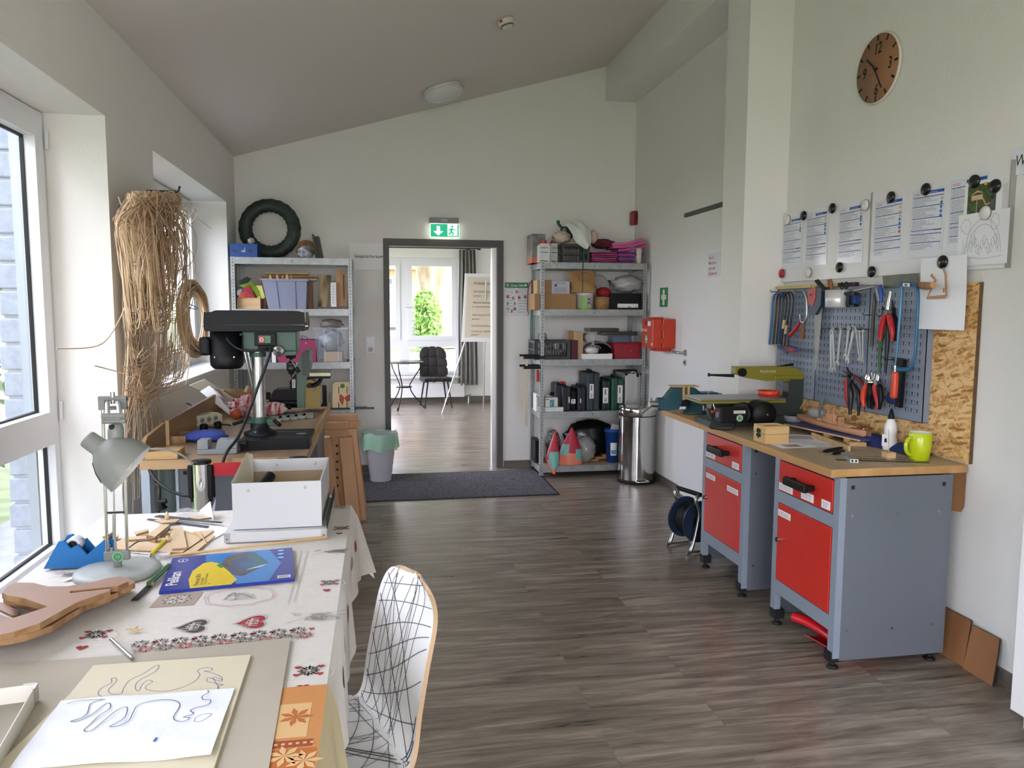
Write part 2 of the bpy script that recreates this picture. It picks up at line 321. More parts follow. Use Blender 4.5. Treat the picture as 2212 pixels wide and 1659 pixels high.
# ---------------------------------------------------------------- windows of the left wall
def window(name, y0, y1, z0, z1, zt=None, ym=None, X=-1.48):
    """white frame X..X-.08; zt: transom height; ym: mullion positions"""
    w = STE(name); f = MB(); a = .055; xo = X-.075
    f.box(xo,X,y0,y0+a,z0,z1,FRAMEW); f.box(xo,X,y1-a,y1,z0,z1,FRAMEW); f.box(xo+.001,X-.001,y0+.01,y1-.01,z1-a,z1-.001,FRAMEW); f.box(xo+.001,X-.001,y0+.01,y1-.01,z0+.001,z0+a,FRAMEW)
    cells = []; zs = [z0+a]+([zt-.045,zt+.045] if zt else [])+[z1-a]
    if zt: f.box(xo+.001,X-.001,y0+.01,y1-.01,zt-.045,zt+.045,FRAMEW)
    yb = [y0+a]
    for q in (ym or []): f.box(xo,X,q-.03,q+.03,z0,z1,FRAMEW); yb += [q-.03,q+.03]
    yb.append(y1-a)
    ST('window_frame', f, w)
    for i in range(0,len(yb),2):
        for j in range(0,len(zs),2):
            ya, yb_, za, zb = yb[i],yb[i+1],zs[j],zs[j+1]; up = (j == len(zs)-2)
            if up:   # opening sash standing proud
                s = MB(); e = .065; x1 = X+.012
                for bx in ((ya-.012,ya+e,za-.012,zb+.012),(yb_-e,yb_+.012,za-.012,zb+.012),(ya+e,yb_-e,zb-e,zb+.0115),(ya+e,yb_-e,za-.0115,za+e)): s.box(X-.055,x1-(.0005 if bx[0] > ya else 0),bx[0],bx[1],bx[2],bx[3],FRAMEW)
                ST('window_sash', s, w); ya += e; yb_ -= e; za += e; zb -= e
            g = MB(); 
            for bx in ((ya,ya+.008,za,zb),(yb_-.008,yb_,za,zb),(ya+.008,yb_-.008,zb-.008,zb),(ya+.008,yb_-.008,za,za+.008)): g.box(X-.05,X-.034,bx[0],bx[1],bx[2],bx[3],RUB)
            ST('window_gasket', g, w)
            g = MB(); g.box(X-.047,X-.041,ya,yb_,za,zb,GLASS); ST('window_pane', g, w)
    return w
w1 = window('window_1', 1.56, 3.86, .345, 2.37, .92)
h = MB()
for z in (2.21,.98): h.cyl((-1.462,3.845,z),(-1.462,3.845,z+.09),.008,FRAMEW); 
ST('window_hinge', h, w1)
window('window_2', 4.63, 6.70, 1.06, 2.36, None, [5.66])
window('window_4', -2.39, .89, .345, 2.37, .92, [-.75])  # unseen window behind the camera, widened to brighten the room
s = MB(); s.box(-1.47,-1.19,4.62,6.71,1.02,1.055,WHITE); ST('window_sill_1', s, None, .004)
# ---------------------------------------------------------------- ceiling fittings
a = math.atan(.2816)
def oncl(u, v):
    # intersection with the sloped ceiling
    d = ray(u,v); t = (cz(0)-H)/(d.z-.2816*d.x); return O+d*t
def clf(p): return Matrix.Translation(p) @ Matrix.Rotation(-a,4,'Y') @ Matrix.Rotation(math.pi,4,'X')
M = clf(oncl(955,190)); t = T('ceiling_light','round white dome ceiling light near the far wall','lamp',M)
m = MB(); m.lathe([(0,0),(.155,0),(.158,.005),(.158,.03),(0,.03)],FRAMEW,n=48); m.build('base_ring',t)
m = MB(); m.lathe([(.165,.028),(.168,.04),(.16,.06),(.13,.082),(.08,.097),(0,.102)],mat('opal_acrylic','d8d8d8',.12),n=48); m.build('diffuser',t)
M = clf(oncl(1092,42)) @ Matrix.Rotation(2.4,4,'Z'); t = T('smoke_detector','small white smoke detector with red mark on the ceiling','smoke detector',M)
SD = mat('ivory_plastic','d8d3c4',.4); m = MB(); m.lathe([(0,0),(.055,0),(.057,.01),(.055,.03),(.045,.034)],SD,n=36); m.build('housing',t,label='ivory housing')
m = MB(); m.lathe([(.045,.032),(.046,.036),(.041,.0365),(.043,.042),(.038,.0425),(.04,.047),(.036,.05),(.030,.054),(0,.056)],SD,n=36)
for k in (0,1): m.lathe([(.0425,.0362+k*.006),(.0445,.041+k*.006)],RUB,n=36)
m.build('sensor_cap',t,label='cap with dark vent slots')
m = MB(); m.box(.052,.0585,-.01,.01,.008,.024,mat('red_plastic','b52a20',.4)); m.build('red_mark',t)
# ================================================================ the next room
YB = 12.3
m = MB(); m.box(-1.7,-1.6,YF+.14,7.7,0,3,PLS); m.box(-1.7,-1.6,11.8,YB,0,3,PLS); m.box(-1.7,-1.6,7.7,11.8,0,.15,PLS); m.box(-1.7,-1.6,7.7,11.8,2.5,3,PLS); ST('wall_next_left', m)  # unseen side opening, widened to light the next room
m = MB(); m.box(3.0,3.1,YF+.14,YB,0,3,PLS); ST('wall_next_right', m)
m = MB(); m.box(-1.7,3.1,YF+.14,YB+.1,2.62,2.72,CEILM); ST('ceiling_next_room', m)
q0 = Py(838,560,YB); q1 = Py(1000,780,YB); q2 = Py(860,830,YB)
wx0, wx1, wz0, wz1 = -1.3, Py(993,560,YB).x, Py(900,812,YB).z, Py(900,556,YB).z
m = MB(); m.box(-1.7,wx0,YB,YB+.3,0,3,PLS); m.box(wx1,3.1,YB,YB+.3,0,3,PLS); m.box(wx0,wx1,YB,YB+.3,0,wz0,PLS); m.box(wx0,wx1,YB,YB+.3,wz1,3,PLS); ST('wall_next_far', m)
m = MB(); m.box(-1.6,3,YB-.014,YB,0,.1,BSM); ST('baseboard_next_room', m)
w = STE('window_3'); f = MB(); yy0, yy1 = YB+.1, YB+.17; zt = Py(900,742,YB).z; xm = Py(873,650,YB).x
for bx in ((wx0,wx0+.06,wz0,wz1),(wx1-.06,wx1,wz0,wz1),(wx0+.06,wx1-.06,wz1-.07,wz1),(wx0+.06,wx1-.06,wz0,wz0+.06),(wx0+.06,wx1-.06,zt-.06,zt+.06)): f.box(bx[0],bx[1],yy0,yy1,bx[2],bx[3],FRAMEW)
f.box(xm-.075,xm+.075,yy0-.001,yy1+.001,wz0+.01,wz1-.01,FRAMEW)
ST('window_frame', f, w)
for bx in ((wx0+.05,xm-.06),(xm+.06,wx1-.05)):
    s = MB(); 
    for c in ((bx[0],bx[0]+.07,zt+.05,wz1-.06),(bx[1]-.07,bx[1],zt+.05,wz1-.06),(bx[0]+.07,bx[1]-.07,wz1-.13,wz1-.06),(bx[0]+.07,bx[1]-.07,zt+.05,zt+.12)): s.box(c[0],c[1],yy0-.015,yy1,c[2],c[3],FRAMEW)
    ST('window_sash', s, w)
g = MB(); g.box(wx0+.05,wx1-.05,yy0+.03,yy0+.035,wz0+.05,wz1-.06,GLASS); ST('window_pane', g, w)
g = MB(); hx, hz = Py(878,661,YB).x, Py(878,661,YB).z; g.box(hx-.015,hx+.015,yy0-.03,yy0-.014,hz-.03,hz+.04,FRAMEW); g.tube([(hx,yy0-.03,hz),(hx,yy0-.06,hz),(hx+.13,yy0-.06,hz)],.011,FRAMEW); ST('window_handle', g, w)
s = MB(); s.box(wx0-.03,wx1+.02,YB-.1,YB+.1,wz0-.035,wz0,WHITE); ST('window_sill_2', s, None, .004)
# ================================================================ outdoors
GR = mat('lawn_grass','75825c',.95,col2='5b6945',scale=6,bump=.5,bscale=30)
def gz(y): return -.1 if y < 12.6 else (-.1+.09*(y-12.6) if y < 20 else .566+.04*(y-20))
g = MB(); rows = [-25,0,12.6,16,20,30,60]
g.grid(lambda u,v: (-45+90*u, rows[round(v*6)], gz(rows[round(v*6)])-.02), 12, 6, GR); tag(g.build('lawn'),'sunlit green lawn outside the windows','grass',kind='stuff')
g = MB(); g.box(-2.6,-1.62,YN,9,-.1,.0,mat('grey_paving','8a8d90',.9,noise=.2,scale=12)); ST('trim_3', g)
BRK = mat('white_split_stone','969eaa',.95,noise=.16,scale=30,bump=1.0,bscale=45)
# outer reveal of split white stone beside the near window, with the roller shutter rail
ex = MB(); z = .1; k = 0; bx0 = Py(14,950,3.88).x
while z < 2.9:
    ex.box(bx0+.006*((k*7)%3),-1.595,3.86,4.4,z,z+.112,BRK); z += .124; k += 1
ex.box(bx0+.02,-1.6,3.875,4.4,.1,2.9,mat('grey_mortar','a7abb0',.95)); ST('wall_outer_reveal', ex, None, .008)
m = MB(); m.box(-1.60,-1.56,3.80,3.87,.36,2.4,mat('grey_aluminium','8d949c',.4,metal=.4)); ST('trim_4', m)
# ---- leafy plants
LEAF = [mat('leaf_green','4c7030',.6,col2='2f541e',scale=3),mat('leaf_dark_green','3c5c33',.6,col2='24401f',scale=3),mat('leaf_light_green','6c8f3c',.6,col2='4c7428',scale=3)]
def leaves(m, c, r, n, size, mt, seed=1):
    rd = random.Random(seed)
    for i in range(n):
        d = V((rd.gauss(0,1),rd.gauss(0,1),rd.gauss(0,1))).normalized()*(rd.random()**.4)
        p = V(c)+V((d.x*r[0],d.y*r[1],d.z*r[2])); a = V((rd.gauss(0,1),rd.gauss(0,1),rd.gauss(0,1))).normalized()*size*(.6+.8*rd.random()); b = a.orthogonal().normalized()*a.length*.45
        m.add([p-a,p+b,p+a,p-b],[(0,1,2,3)],mt)
def bush(name, label, c, r, n, size, li, seed, cat='bush', stem=True, group=None):
    t = T(name,label,cat,V((c[0],c[1],gz(c[1])-.02)),group); m = MB(); leaves(m,(0,0,c[2]-gz(c[1])),r,n,size,LEAF[li],seed); m.build('foliage',t)
    m = MB(); bt = mat('bark','6b5a48',.9)
    for k in range(5): m.tube([(0,0,0),(.25*r[0]*math.cos(k*1.3),.25*r[1]*math.sin(k*1.3),(c[2]-gz(c[1]))*.6),(.5*r[0]*math.cos(k*1.3),.5*r[1]*math.sin(k*1.3),c[2]-gz(c[1]))],.02,bt,5)
    m.build('stem',t); return t
bush('garden_bush','dark green garden shrub outside the near left window',(-3.4,4.9,.55),(1.0,1.6,.85),2600,.07,1,3)
bush('garden_bush','light green tall shrub outside the near left window behind the stone edge',(-4.6,7.6,1.5),(1.4,1.6,1.5),2600,.09,0,4)
for k, (x_, y_) in enumerate(((-6.6,.8),(-6.7,3.9),(-6.6,10.6),(-6.6,-2.4))): bush('garden_bush',['dark shrub outside, opposite the near window','dark shrub outside between the near window and the next shrub','dark shrub outside the far left window','dark shrub outside, nearest behind the camera'][k],(x_,y_,.75),(1.1,1.3,1.1),1500,.09,1,20+k)  # unseen shrubs added to block horizon light and lawn bounce
bush('garden_bush','tall dense dark shrub close outside the near left window',(-3.3,2.1,1.75),(1.0,1.5,1.7),4200,.085,1,31)  # unseen shrub added to dim sky light on the reveal and table
c = Py(918,690,19); bush('garden_bush','bright green bush beside the thick tree trunk outside',(c.x,19,1.25),(.42,.5,.75),1500,.07,2,5)
# tree
t = T('garden_tree','thick pale tree trunk on the lawn beyond the doorway window','tree',V((Py(955,745,20).x,20,.5)))
bk = mat('pale_bark','a39279',.9,col2='6f604d',scale=5,stretch=(1,1,.25),bump=1,bscale=14); x0 = Py(955,745,20).x
def tx(u,v): return Py(u,v,20)-V((x0,20,.5))
pts = [tx(956,750),tx(955,735),tx(951,700),tx(944,650),tx(937,610),tx(930,570),tx(922,520)]
m = MB(); m.tube(sm(pts,5),[.62-.013*i for i in range(13)]+[.45-.004*i for i in range(18)],bk,14)
m.tube(sm([tx(935,600)-V((.25,0,0)),tx(914,575),tx(905,540),tx(895,500)],4),[.16]*13,bk,8); m.build('trunk',t)
m = MB(); leaves(m,tx(925,330),(4.5,4,2.2),5000,.16,LEAF[0],9); m.build('crown',t)
def house(name, label, M, w, d, h, wallm, roofm, wins, ridge=1.5):
    t = T(name,label,'building',M); m = MB(); m.box(0,w,0,d,0,h,wallm); m.add([(0,0,h),(w,0,h),(w,d,h),(0,d,h),(0,d/2,h+ridge),(w,d/2,h+ridge)],[(0,4,3),(1,2,5)],wallm); m.build('wall',t)
    m = MB(); m.add([(-.3,-.3,h-.1),(w+.3,-.3,h-.1),(w+.3,d/2,h+ridge+.05),(-.3,d/2,h+ridge+.05),(w+.3,d+.3,h-.1),(-.3,d+.3,h-.1)],[(0,1,2,3),(3,2,4,5)],roofm); m.build('roof',t)
    for x, z, ww, hh in wins:
        m = MB(); m.box(x-.06,x+ww+.06,-.03,.03,z-.06,z+hh+.06,FRAMEW); f = m.build('window',t); m = MB(); m.box(x,x+ww,-.035,.0,z,z+hh,mat('dark_pane','596470',.15)); m.build('pane',f)
    return t
BW = mat('pale_render','b5b6b8',.9); 
p = Py(958,690,34)
house('apartment_house','white rendered building with tall windows, seen right of the tree',V((p.x,34,1)),14,9,7,BW,mat('grey_roof','7c7f82',.8),[(.5+1.3*i,z,.6,1.5) for i in range(6) for z in (1.2,4)])
p = Py(866,690,30)
house('apartment_house','white gabled house left of the tree trunk',V((p.x,31,1)),1.85,2.6,6.2,BW,mat('grey_roof','7c7f82',.8),[(.5,2,.6,1.3)],2)
p = Py(828,690,26)
house('garden_shed','small cream house with red shutters at the left of the far window',V((p.x-1.9,26,.9)),3.2,3,2.0,mat('cream_render','b09b7e',.9),mat('red_tiles','a85638',.8,bump=.4),[(1.0,.9,1.2,.7)],.9)
m = MB(); q0, q1 = Py(836,640,27.5), Py(925,640,27.5); m.box(q0.x-3,q1.x+1.5,27.5,27.8,.8,2.25,mat('blue_grey_render','62708e',.9)); one('garden_wall','long blue grey garden wall behind the lawn','wall',m)
t = T('garden_fence','low pale picket fence across the lawn outside the far window','fence',V((0,15,.1))); fm = mat('weathered_pale_wood','9c988f',.8)
m = MB(); m.box(-2.5,3.5,0,.03,.42,.47,fm); m.box(-2.5,3.5,0,.03,.12,.17,fm)
m.build('rail',t); m = MB()
for k in range(60): m.box(-2.5+k*.1,-2.44+k*.1,-.02,0,.05,.5,fm)
m.build('picket',t)['kind'] = 'stuff'
# ================================================================ furniture of the next room
IR = mat('black_iron','121213',.45,metal=.3)
p = Pz(870,872,.0); p = V((p.x,11.55,0)); t = T('bistro_table','round bistro table with curved black iron legs in the next room','table',p)
m = MB(); m.lathe([(0,.70),(.30,.70),(.305,.712),(.30,.724),(0,.724)],mat('glass_grey_top','4b4d50',.2),n=40); m.build('tabletop',t)
for k in range(3):
    m = MB(); a = k*2.094+.2; c, s = math.cos(a), math.sin(a)
    m.tube([V((r*c,r*s,z)) for r, z in [(q.x,q.z) for q in sm([(.27,0,.70),(.24,0,.6),(.12,0,.42),(.09,0,.34),(.14,0,.22),(.24,0,.1),(.3,0,.02),(.33,0,.02),(.33,0,.05),(.31,0,.055)],5)]],.009,IR,6); m.build('leg',t)
m = MB(); m.lathe([(0,.33),(.12,.33),(.12,.345),(0,.345)],IR,n=24); m.build('shelf',t)
# upholstered chair
p = Pz(938,872,0); t = T('upholstered_chair','dark grey quilted velvet chair beside the bistro table','chair',RZ((p.x,11.78,0),.12))
VEL = mat('dark_velvet','2b2829',.75,noise=.25,scale=5)
def quilt(u, v, cx=3, cy=3): return (abs(math.sin(math.pi*cx*u))*abs(math.sin(math.pi*cy*v)))**.3
m = MB(); m.grid(lambda u,v: ((u-.5)*.44*(1-.12*abs(v-.5)**2),-.22+.44*v,.455+.015*quilt(u,v)*(1-(2*abs(u-.5))**6)), 24,24,VEL,th=.06); m.build('seat',t)
m = MB(); m.grid(lambda u,v: ((u-.5)*(.43-.07*v**2),.19+.1*v-.012*quilt(u,v)+.06*(1-(2*u-1)**2)*.6,.46+.43*v-.05*(abs(2*u-1)**4)*v), 24,24,VEL,th=-.05); m.build('backrest',t)
for x, y in ((-1,-1),(1,-1),(-1,1),(1,1)):
    m = MB(); m.cyl((x*.15,y*.15,.42),(x*.21,y*.2,0),.014,IR,.009,10); m.build('leg',t)
# flip chart
fy = 11.05; a0, a1 = Py(1013,590,fy), Py(997,738,fy); bw = .72
t = T('flip_chart','flip chart stand with handwritten cream sheet, partly behind the door frame','flip chart',V((a1.x,fy,0)))
hB, hT = a1.z, a0.z; sh = (a0.x-a1.x); lean = .1
def fb(x,z,o=0): return V((x+sh*z*.5, lean*z+o*-.02, hB+(hT-hB)*z))
m = MB(); X0, X1 = 0, bw
Tm = Matrix(((1,sh*.6/(hT-hB),0,0),(0,lean/(hT-hB),-1,0),(0,1,0,hB),(0,0,0,1)))
m.prism([(0,0),(bw,0),(bw,hT-hB),(0,hT-hB)],-.02,0,WHITE,Tm); m.build('board',t,.003)
m = MB(); m.prism([(.0,hT-hB-.05),(bw,hT-hB-.05),(bw,hT-hB),(.0,hT-hB)],.0005,.02,FRAMEW,Tm); m.build('clip_rail',t); m = MB(); m.prism([(0,0),(bw,0),(bw,.03),(0,.03)],.0005,.05,FRAMEW,Tm); m.build('pen_tray',t)
m = MB(); m.M = Tm; m.quad(.04,bw-.03,.06,hT-hB-.06,.004,mat('flip_paper','cfc6b4',.8)); hw = mat('brown_ink','7d5a50',.8)
for i, (s, y) in enumerate((('Endelpitzau',.84),('Wie wird haarausfall',.72),('Gelöst?',.66),('Welche Pflanzen, Boden',.56),('ist damit gemeint',.5),('Was müsste d. Bank',.38),('planen?',.32),('Ist Klimawandlung',.22),('nur bis zur nächsten',.14),('planen?',.09))): m.text(s,.13,y*(hT-hB),.028 if i else .04,hw,sx=1.0,shear=.2,z=.006)
m.build('paper_pad',t)
m = MB(); m.M = Tm; m.box(.42,.58,.03,.055,.01,.035,mat('navy_marker','25304d',.4)); m.build('marker',t)
for x, y, zt_ in ((.06,-.12,hB+.02),(bw-.06,-.12,hB+.02),(bw/2,.3,hT-.1)):
    e = V((x,y,0)); 
    if x < .1: q = Py(955,880,fy-.05); e = V((q.x-a1.x,-.05,0))
    m = MB(); m.cyl((x+(0 if zt_ < 1.5 else 0),.02,zt_),e,.011,STEEL,n=10); m.build('leg',t)
# curtain and rod
cy = YB-.12; r0, r1 = Py(838,533,cy), Py(1034,537,cy)
t = T('curtain_rod','black curtain rod above the window of the next room','curtain rod',V((0,cy,r1.z)))
m = MB(); m.cyl((-1.5,0,0),(r1.x,0,0),.011,IR); m.build('rod',t); m = MB(); m.cyl((r1.x-.02,0,0),(r1.x+.03,0,0),.022,IR); m.build('finial',t); m = MB(); m.cyl((r1.x-.15,0,0),(r1.x-.15,.12,0),.01,IR); m.cyl((r1.x-.15,.105,0),(r1.x-.15,.12,0),.03,IR); m.build('bracket',t)
c0, c1, cb = Py(992,545,cy), Py(1026,545,cy), Py(1000,832,cy).z; W_ = c1.x-c0.x
m = MB(); CU = mat('grey_curtain','85827f',.9)
def cf(u,v):
    w = W_*(1+.25*(1-v)); return (c0.x-.02*(1-v)+w*u+.004*math.sin(9*v), cy+.035*math.sin(u*math.pi*9)+.01*math.sin(u*40+3*v), cb+(r1.z-.02-cb)*v)
m.grid(cf,72,16,CU,th=.003); t = T('curtain','grey curtain gathered at the right side of the next room window','curtain',V((0,0,0))); m.build('fabric',t)
for k in range(5): m = MB(); x = c0.x+W_*(k+.5)/5; m.tube([(x+.0,cy+.016*math.cos(a_*.7),r1.z+.016*math.sin(a_*.7)) for a_ in range(9)],.003,IR,5); m.build('ring',t)
m = MB(); ra, rb = Py(850,830,YB-.1), Py(1003,857,YB-.1); m.box(-1.2,rb.x,YB-.12,YB-.04,rb.z,ra.z,WHITE); t = T('radiator','flat white radiator under the window of the next room','radiator',V((0,0,0))); m.build('panel',t,.004)
m = MB(); px = Py(1008,850,YB-.08); m.tube([(rb.x,YB-.08,rb.z+.04),(px.x+.03,YB-.08,rb.z+.04),(px.x+.03,YB-.08,0)],.012,FRAMEW); m.cyl((px.x,YB-.08,rb.z+.02),(px.x+.07,YB-.08,rb.z+.02),.022,GREYP); m.cyl((rb.x-.3,YB-.08,0),(rb.x-.3,YB-.08,rb.z),.012,FRAMEW); m.build('pipe',t)
# ================================================================ right side: workbench with red cabinets
def LM(t): return Matrix.LocRotScale(t.location, t.rotation_euler if t.rotation_mode != 'QUATERNION' else t.rotation_quaternion, t.scale).inverted()
def WB(t): return MB(LM(t))          # builder that takes room coordinates for a child of t
ZB = .85
BWD = wood('beech_block','c59a63','a87c48','y',10); BWDT = wood('worn_bench_top','c2ac8d','a69074','y',6)
def cabinet(y0, label, labels, seed):
    t = T('tool_cabinet',label,'cabinet',V((1.85,y0,0)),'red fronted cabinets of the right workbench'); w = .52; d = .52
    m = MB()
    for y in (0,w-.04): m.box(0,.03,y-.0005,y+.04,.05,.8175,BGREY)
    m.box(.001,.03,.04,w-.04,.60,.655,BGREY); m.box(0,.03,.04,w-.04,.16,.225,BGREY); m.box(0,.03,.04,w-.04,.805,.8170,BGREY)
    m.box(.03,d,0,.003,.04,.8172,BGREYS); m.box(.03,d,w-.003,w,.04,.8172,BGREYS); m.box(d-.003,d,0.003,w-.003,.18,.817,BGREYS); m.box(.03,d,.003,w-.003,.19,.2,BGREYS); m.box(.03,d,.003,w-.003,.62,.625,BGREYS)
    for x, z in ((.06,.66),(.27,.655),(.46,.66),(.06,.17),(.27,.165),(.46,.17)): m.cyl((x,-.002,z),(x,.0,z),.005,STEEL,n=10)
    for x in (.05,.47): m.box(x,x+.016,-.0008,.0,.77,.786,INKB)
    m.build('body',t)
    m = MB(); m.box(-.004,.02,.045,w-.045,.66,.80,RED); dw_ = m.build('drawer',t,.002)
    m = MB()
    for s in (-1,1): m.box(-.045,-.004,w/2+s*.075-.012,w/2+s*.075+.012,.722,.748,BLK)
    m.box(-.06,-.038,w/2-.09,w/2+.09,.716,.754,BLK); m.build('handle',dw_,.005)
    m = MB(); m.box(-.004,.02,.045,w-.045,.23,.598,RED); dr_ = m.build('door',t,.002)
    m = MB(); m.cyl((-.004,w-.075,.43),(-.022,w-.075,.43),.011,STEEL); m.box(-.027,-.022,w-.079,w-.071,.42,.44,DSTEEL); m.build('lock',dr_)
    rd = random.Random(seed)
    for par, y, z, ww, hh in labels:
        m = MB(RT((-.0046,y+ww,z))); m.box(0,ww,0,hh,0,.0005,LBL)
        for r in range(3):
            x = .008
            while x < ww-.02: l = .004+.012*rd.random(); m.quad(x,min(x+l,ww-.006),hh*(.22+.22*r),hh*(.22+.22*r)+.0028,.0008,INK); x += l+.004
        m.build('paper_label',dw_ if par == 'd' else dr_,label='white paper label strip')
    for x, y in ((.02,.03),(.02,w-.03),(d-.04,.03),(d-.04,w-.03)):
        m = MB(); m.box(x-.025,x+.025,y-.025,y+.025,.032,.075,RUB); m.cyl((x,y,.008),(x,y,.035),.01,RUB); m.lathe([(0,0),(.024,0),(.024,.006),(.01,.014),(0,.014)],RUB,Matrix.Translation((x,y,0))); m.build('foot',t)
    return t
cabinet(2.80,'nearer red and blue grey steel cabinet under the workbench, grey side panel facing the room',[('d',.35,.665,.12,.033),('d',.18,.668,.1,.036),('d',.055,.668,.065,.036),('o',.36,.54,.11,.03)],1)
cabinet(3.62,'farther red and blue grey steel cabinet beside the cable reel',[('d',.35,.665,.12,.03),('d',.06,.666,.08,.034),('o',.34,.545,.12,.028),('o',.06,.53,.13,.03)],2)
# tops
t = T('workbench','long beech worktop on the two red cabinets, against the chipboard wall','workbench',V((1.82,2.82,.818)))
m = WB(t); m.box(1.82,2.45,2.82,4.128,.818,.85,BWD); m.box(1.8205,2.449,2.8205,4.127,.85,.8504,BWDT); m.build('top',t)
m = WB(t); m.M = LM(t)@MF((2.40,2.835,.818),(1,0,0),(0,0,1)); a_ = [(0,0),(.06,0),(.06,-.15),(.045,-.175),(.0,-.165),(-.05,-.16),(-.05,0)]; m.prism([(x,y) for x, y in a_],-.02,0,wood('brown_plywood','8a5f35','6f4a27','z',8)); m.build('bracket',t,label='brown plywood bracket under the end')
PW = [(1.82,4.132),(2.46,4.132),(2.46,4.405),(2.185,4.405),(2.185,4.715),(2.40,4.715),(2.40,4.74),(1.82,4.74)]
m = MB(); m.prism(PW,.818,.85,BWD); one('workbench_extension','notched beech worktop extension around the pier, carrying the vise','workbench',m)
# osb sheet
p = Px(2117,609,2.452); m = MB(); m.box(2.452,2.469,p.y,4.405,.855,p.z,OSBM); m.box(2.4515,2.469,p.y-.001,p.y,.855,p.z,mat('osb_edge','6f5539',.8,noise=.3,scale=60)); one('chipboard_panel','oriented strand board sheet fixed to the wall above the workbench','board',m)
# pegboards
PGX = 2.418
yb = [Px(u,700,PGX).y for u in (1681,1765.5,1877,2003.6)]; pz1 = Px(1995,608,PGX).z-.005; pz0 = Px(2004,917,PGX).z
PGM = mat('pegboard_enamel','838d9f',.45)
for i in range(3):
    ya, yb_ = yb[i+1]+.001, yb[i]-.001; m = MB(); w = ya-yb_
    ww = -(w); m.box(PGX,PGX+.004,ya,yb_,pz0,pz1,PGM); m.box(PGX,2.452,ya,ya+.002,pz0,pz1,PGM); m.box(PGX,2.452,yb_-.002,yb_,pz0,pz1,PGM); m.box(PGX,2.452,ya,yb_,pz1-.002,pz1,PGM); m.box(PGX,2.452,ya,yb_,pz0,pz0+.002,PGM)
    m.M = RT((PGX-.0004,yb_,pz0)); W_, H_ = yb_-ya, pz1-pz0; nx, nz = int((W_-.06)/.038), int((H_-.09)/.038); ox = (W_-nx*.038)/2
    for a_ in range(nx+1):
        for b_ in range(nz+1):
            x, z = ox+a_*.038, .05+b_*.038
            m.box(x-.0022,x+.0022,z-.010,z+.006,0,.0003,ZINCH); m.box(x-.004,x+.004,z+.002,z+.009,0,.0003,ZINCH)
            if a_ < nx:
                for q in (-.008,.004): m.box(x+.017,x+.021,z+q,z+q+.004,0,.0003,ZINCH)
    one('pegboard',['grey perforated tool panel in the corner by the pier, nearest the scroll saw','middle grey perforated tool panel, behind the spanners','grey perforated tool panel at the window side, bordering the bare chipboard'][i],'pegboard',m,group=None)
# ---------------------------------------------------------------- whiteboards, sheets and magnets
WX = 2.448
bs = [Px(1690,465,WX), Px(1884.5,422,WX), Px(2188,356,WX)]; zb0, zb1 = 1.672, 2.088
for i in (0,1):
    y1, y0 = bs[i].y, bs[i+1].y+.002; m = MB(); m.box(WX,2.469,y0,y1,zb0,zb1,WHITE); t = T('whiteboard',['magnetic whiteboard nearest the pier, with three instruction sheets','magnetic whiteboard at the right, with the birdhouse photo and drawing'][i],'whiteboard',V((0,0,0)))
    m.build('panel',t)
    for y in (y0-.001,y1-.005): m = MB(); m.box(WX-.003,2.4695,y,y+.006,zb0-.001,zb1+.001,mat('anodised_aluminium','a9a8a3',.4,metal=.3)); m.build('end_profile',t)
BLU = mat('print_blue','3455a4',.6); BLUL = mat('print_light_blue','3d79b8',.6); YEL = mat('print_yellow','d9b43c',.6); REDP = mat('print_red','cf4a44',.6); LAM = mat('laminated_sheet','e4e8f0',.22)
def doc(name, label, tl, w, h, seed, rot=0, syms='ttcc', grp=None, part=1):
    rd = random.Random(seed); m = MB(); m.box(0,w,-h,0,0,.0012,LAM); z = .0016; a, b = .01, w-.01
    fx = w/.216
    m.quad(a,b,-.012,-.0115,z,BLU); m.quad(a,a+.0008,-h+.03,-.012,z,BLU); m.quad(b-.0008,b,-h+.03,-.012,z,BLU)
    m.quad(a+.085*fx,b,-.026,-.013,z,BLU); m.text('Betriebsanweisung',a+.1*fx,-.023,.006,LAM,z=z+.0002,sx=.9)
    for k in range(2): m.quad(a+.006,a+.05,-.022-.006*k,-.020-.006*k,z,REDP)
    ybar = [-.036,-.078,-.13-.01*rd.random(),-.185,-.202,-.24]; 
    for y in ybar: m.quad(a,b,y-.0035,y,z,BLU)
    y = -.042; 
    while y > -h+.035:
        if not any(q-.006 < y < q+.004 for q in ybar):
            l = (b-a-.035)*(.35+.6*rd.random()); x = a+.006
            while x < a+l: s = .006+.014*rd.random(); m.quad(x,x+s,y-.0016,y,z,REDP if (-.2 < y < -.19) else INK); x += s+.0025
        y -= .0052
    m.quad(b-.05,b-.004,-.19,-.186,z,REDP)
    for k, s in enumerate(syms):
        cy_ = -.052-.019*k; cx_ = b-.012
        if s == 't': m.add([(cx_-.008,cy_-.006,z),(cx_+.008,cy_-.006,z),(cx_,cy_+.008,z)],[(0,1,2)],YEL)
        else: m.lathe([(0,0),(.0075,0)],BLUL if s == 'c' else REDP,Matrix.Translation((cx_,cy_,z)),n=14)
    o = one(name,label,'notice',m,RT(tl)@Matrix.Rotation(rot,4,'Z'),grp); return o
SX = WX-.002
dd = [((1693,474),(1738,592),'tcc'),((1743,461),(1796.5,586),'ttccc'),((1813.5,448),(1869.5,583),'tccc'),((1890.5,435),(1956,577),'tttcccr'),((1972,412),(2045,567),'tcccc'),((2054,390),(2139,547),'tc')]
nm = ['leftmost blue ruled safety sheet on the whiteboards, next to the pier','second blue ruled safety sheet from the pier','third safety sheet from the pier, just left of the seam between the whiteboards','fourth safety sheet from the pier, just right of the whiteboard seam','fifth safety sheet from the pier, hanging slightly tilted','sixth safety sheet from the pier, partly covered by the birdhouse photo']
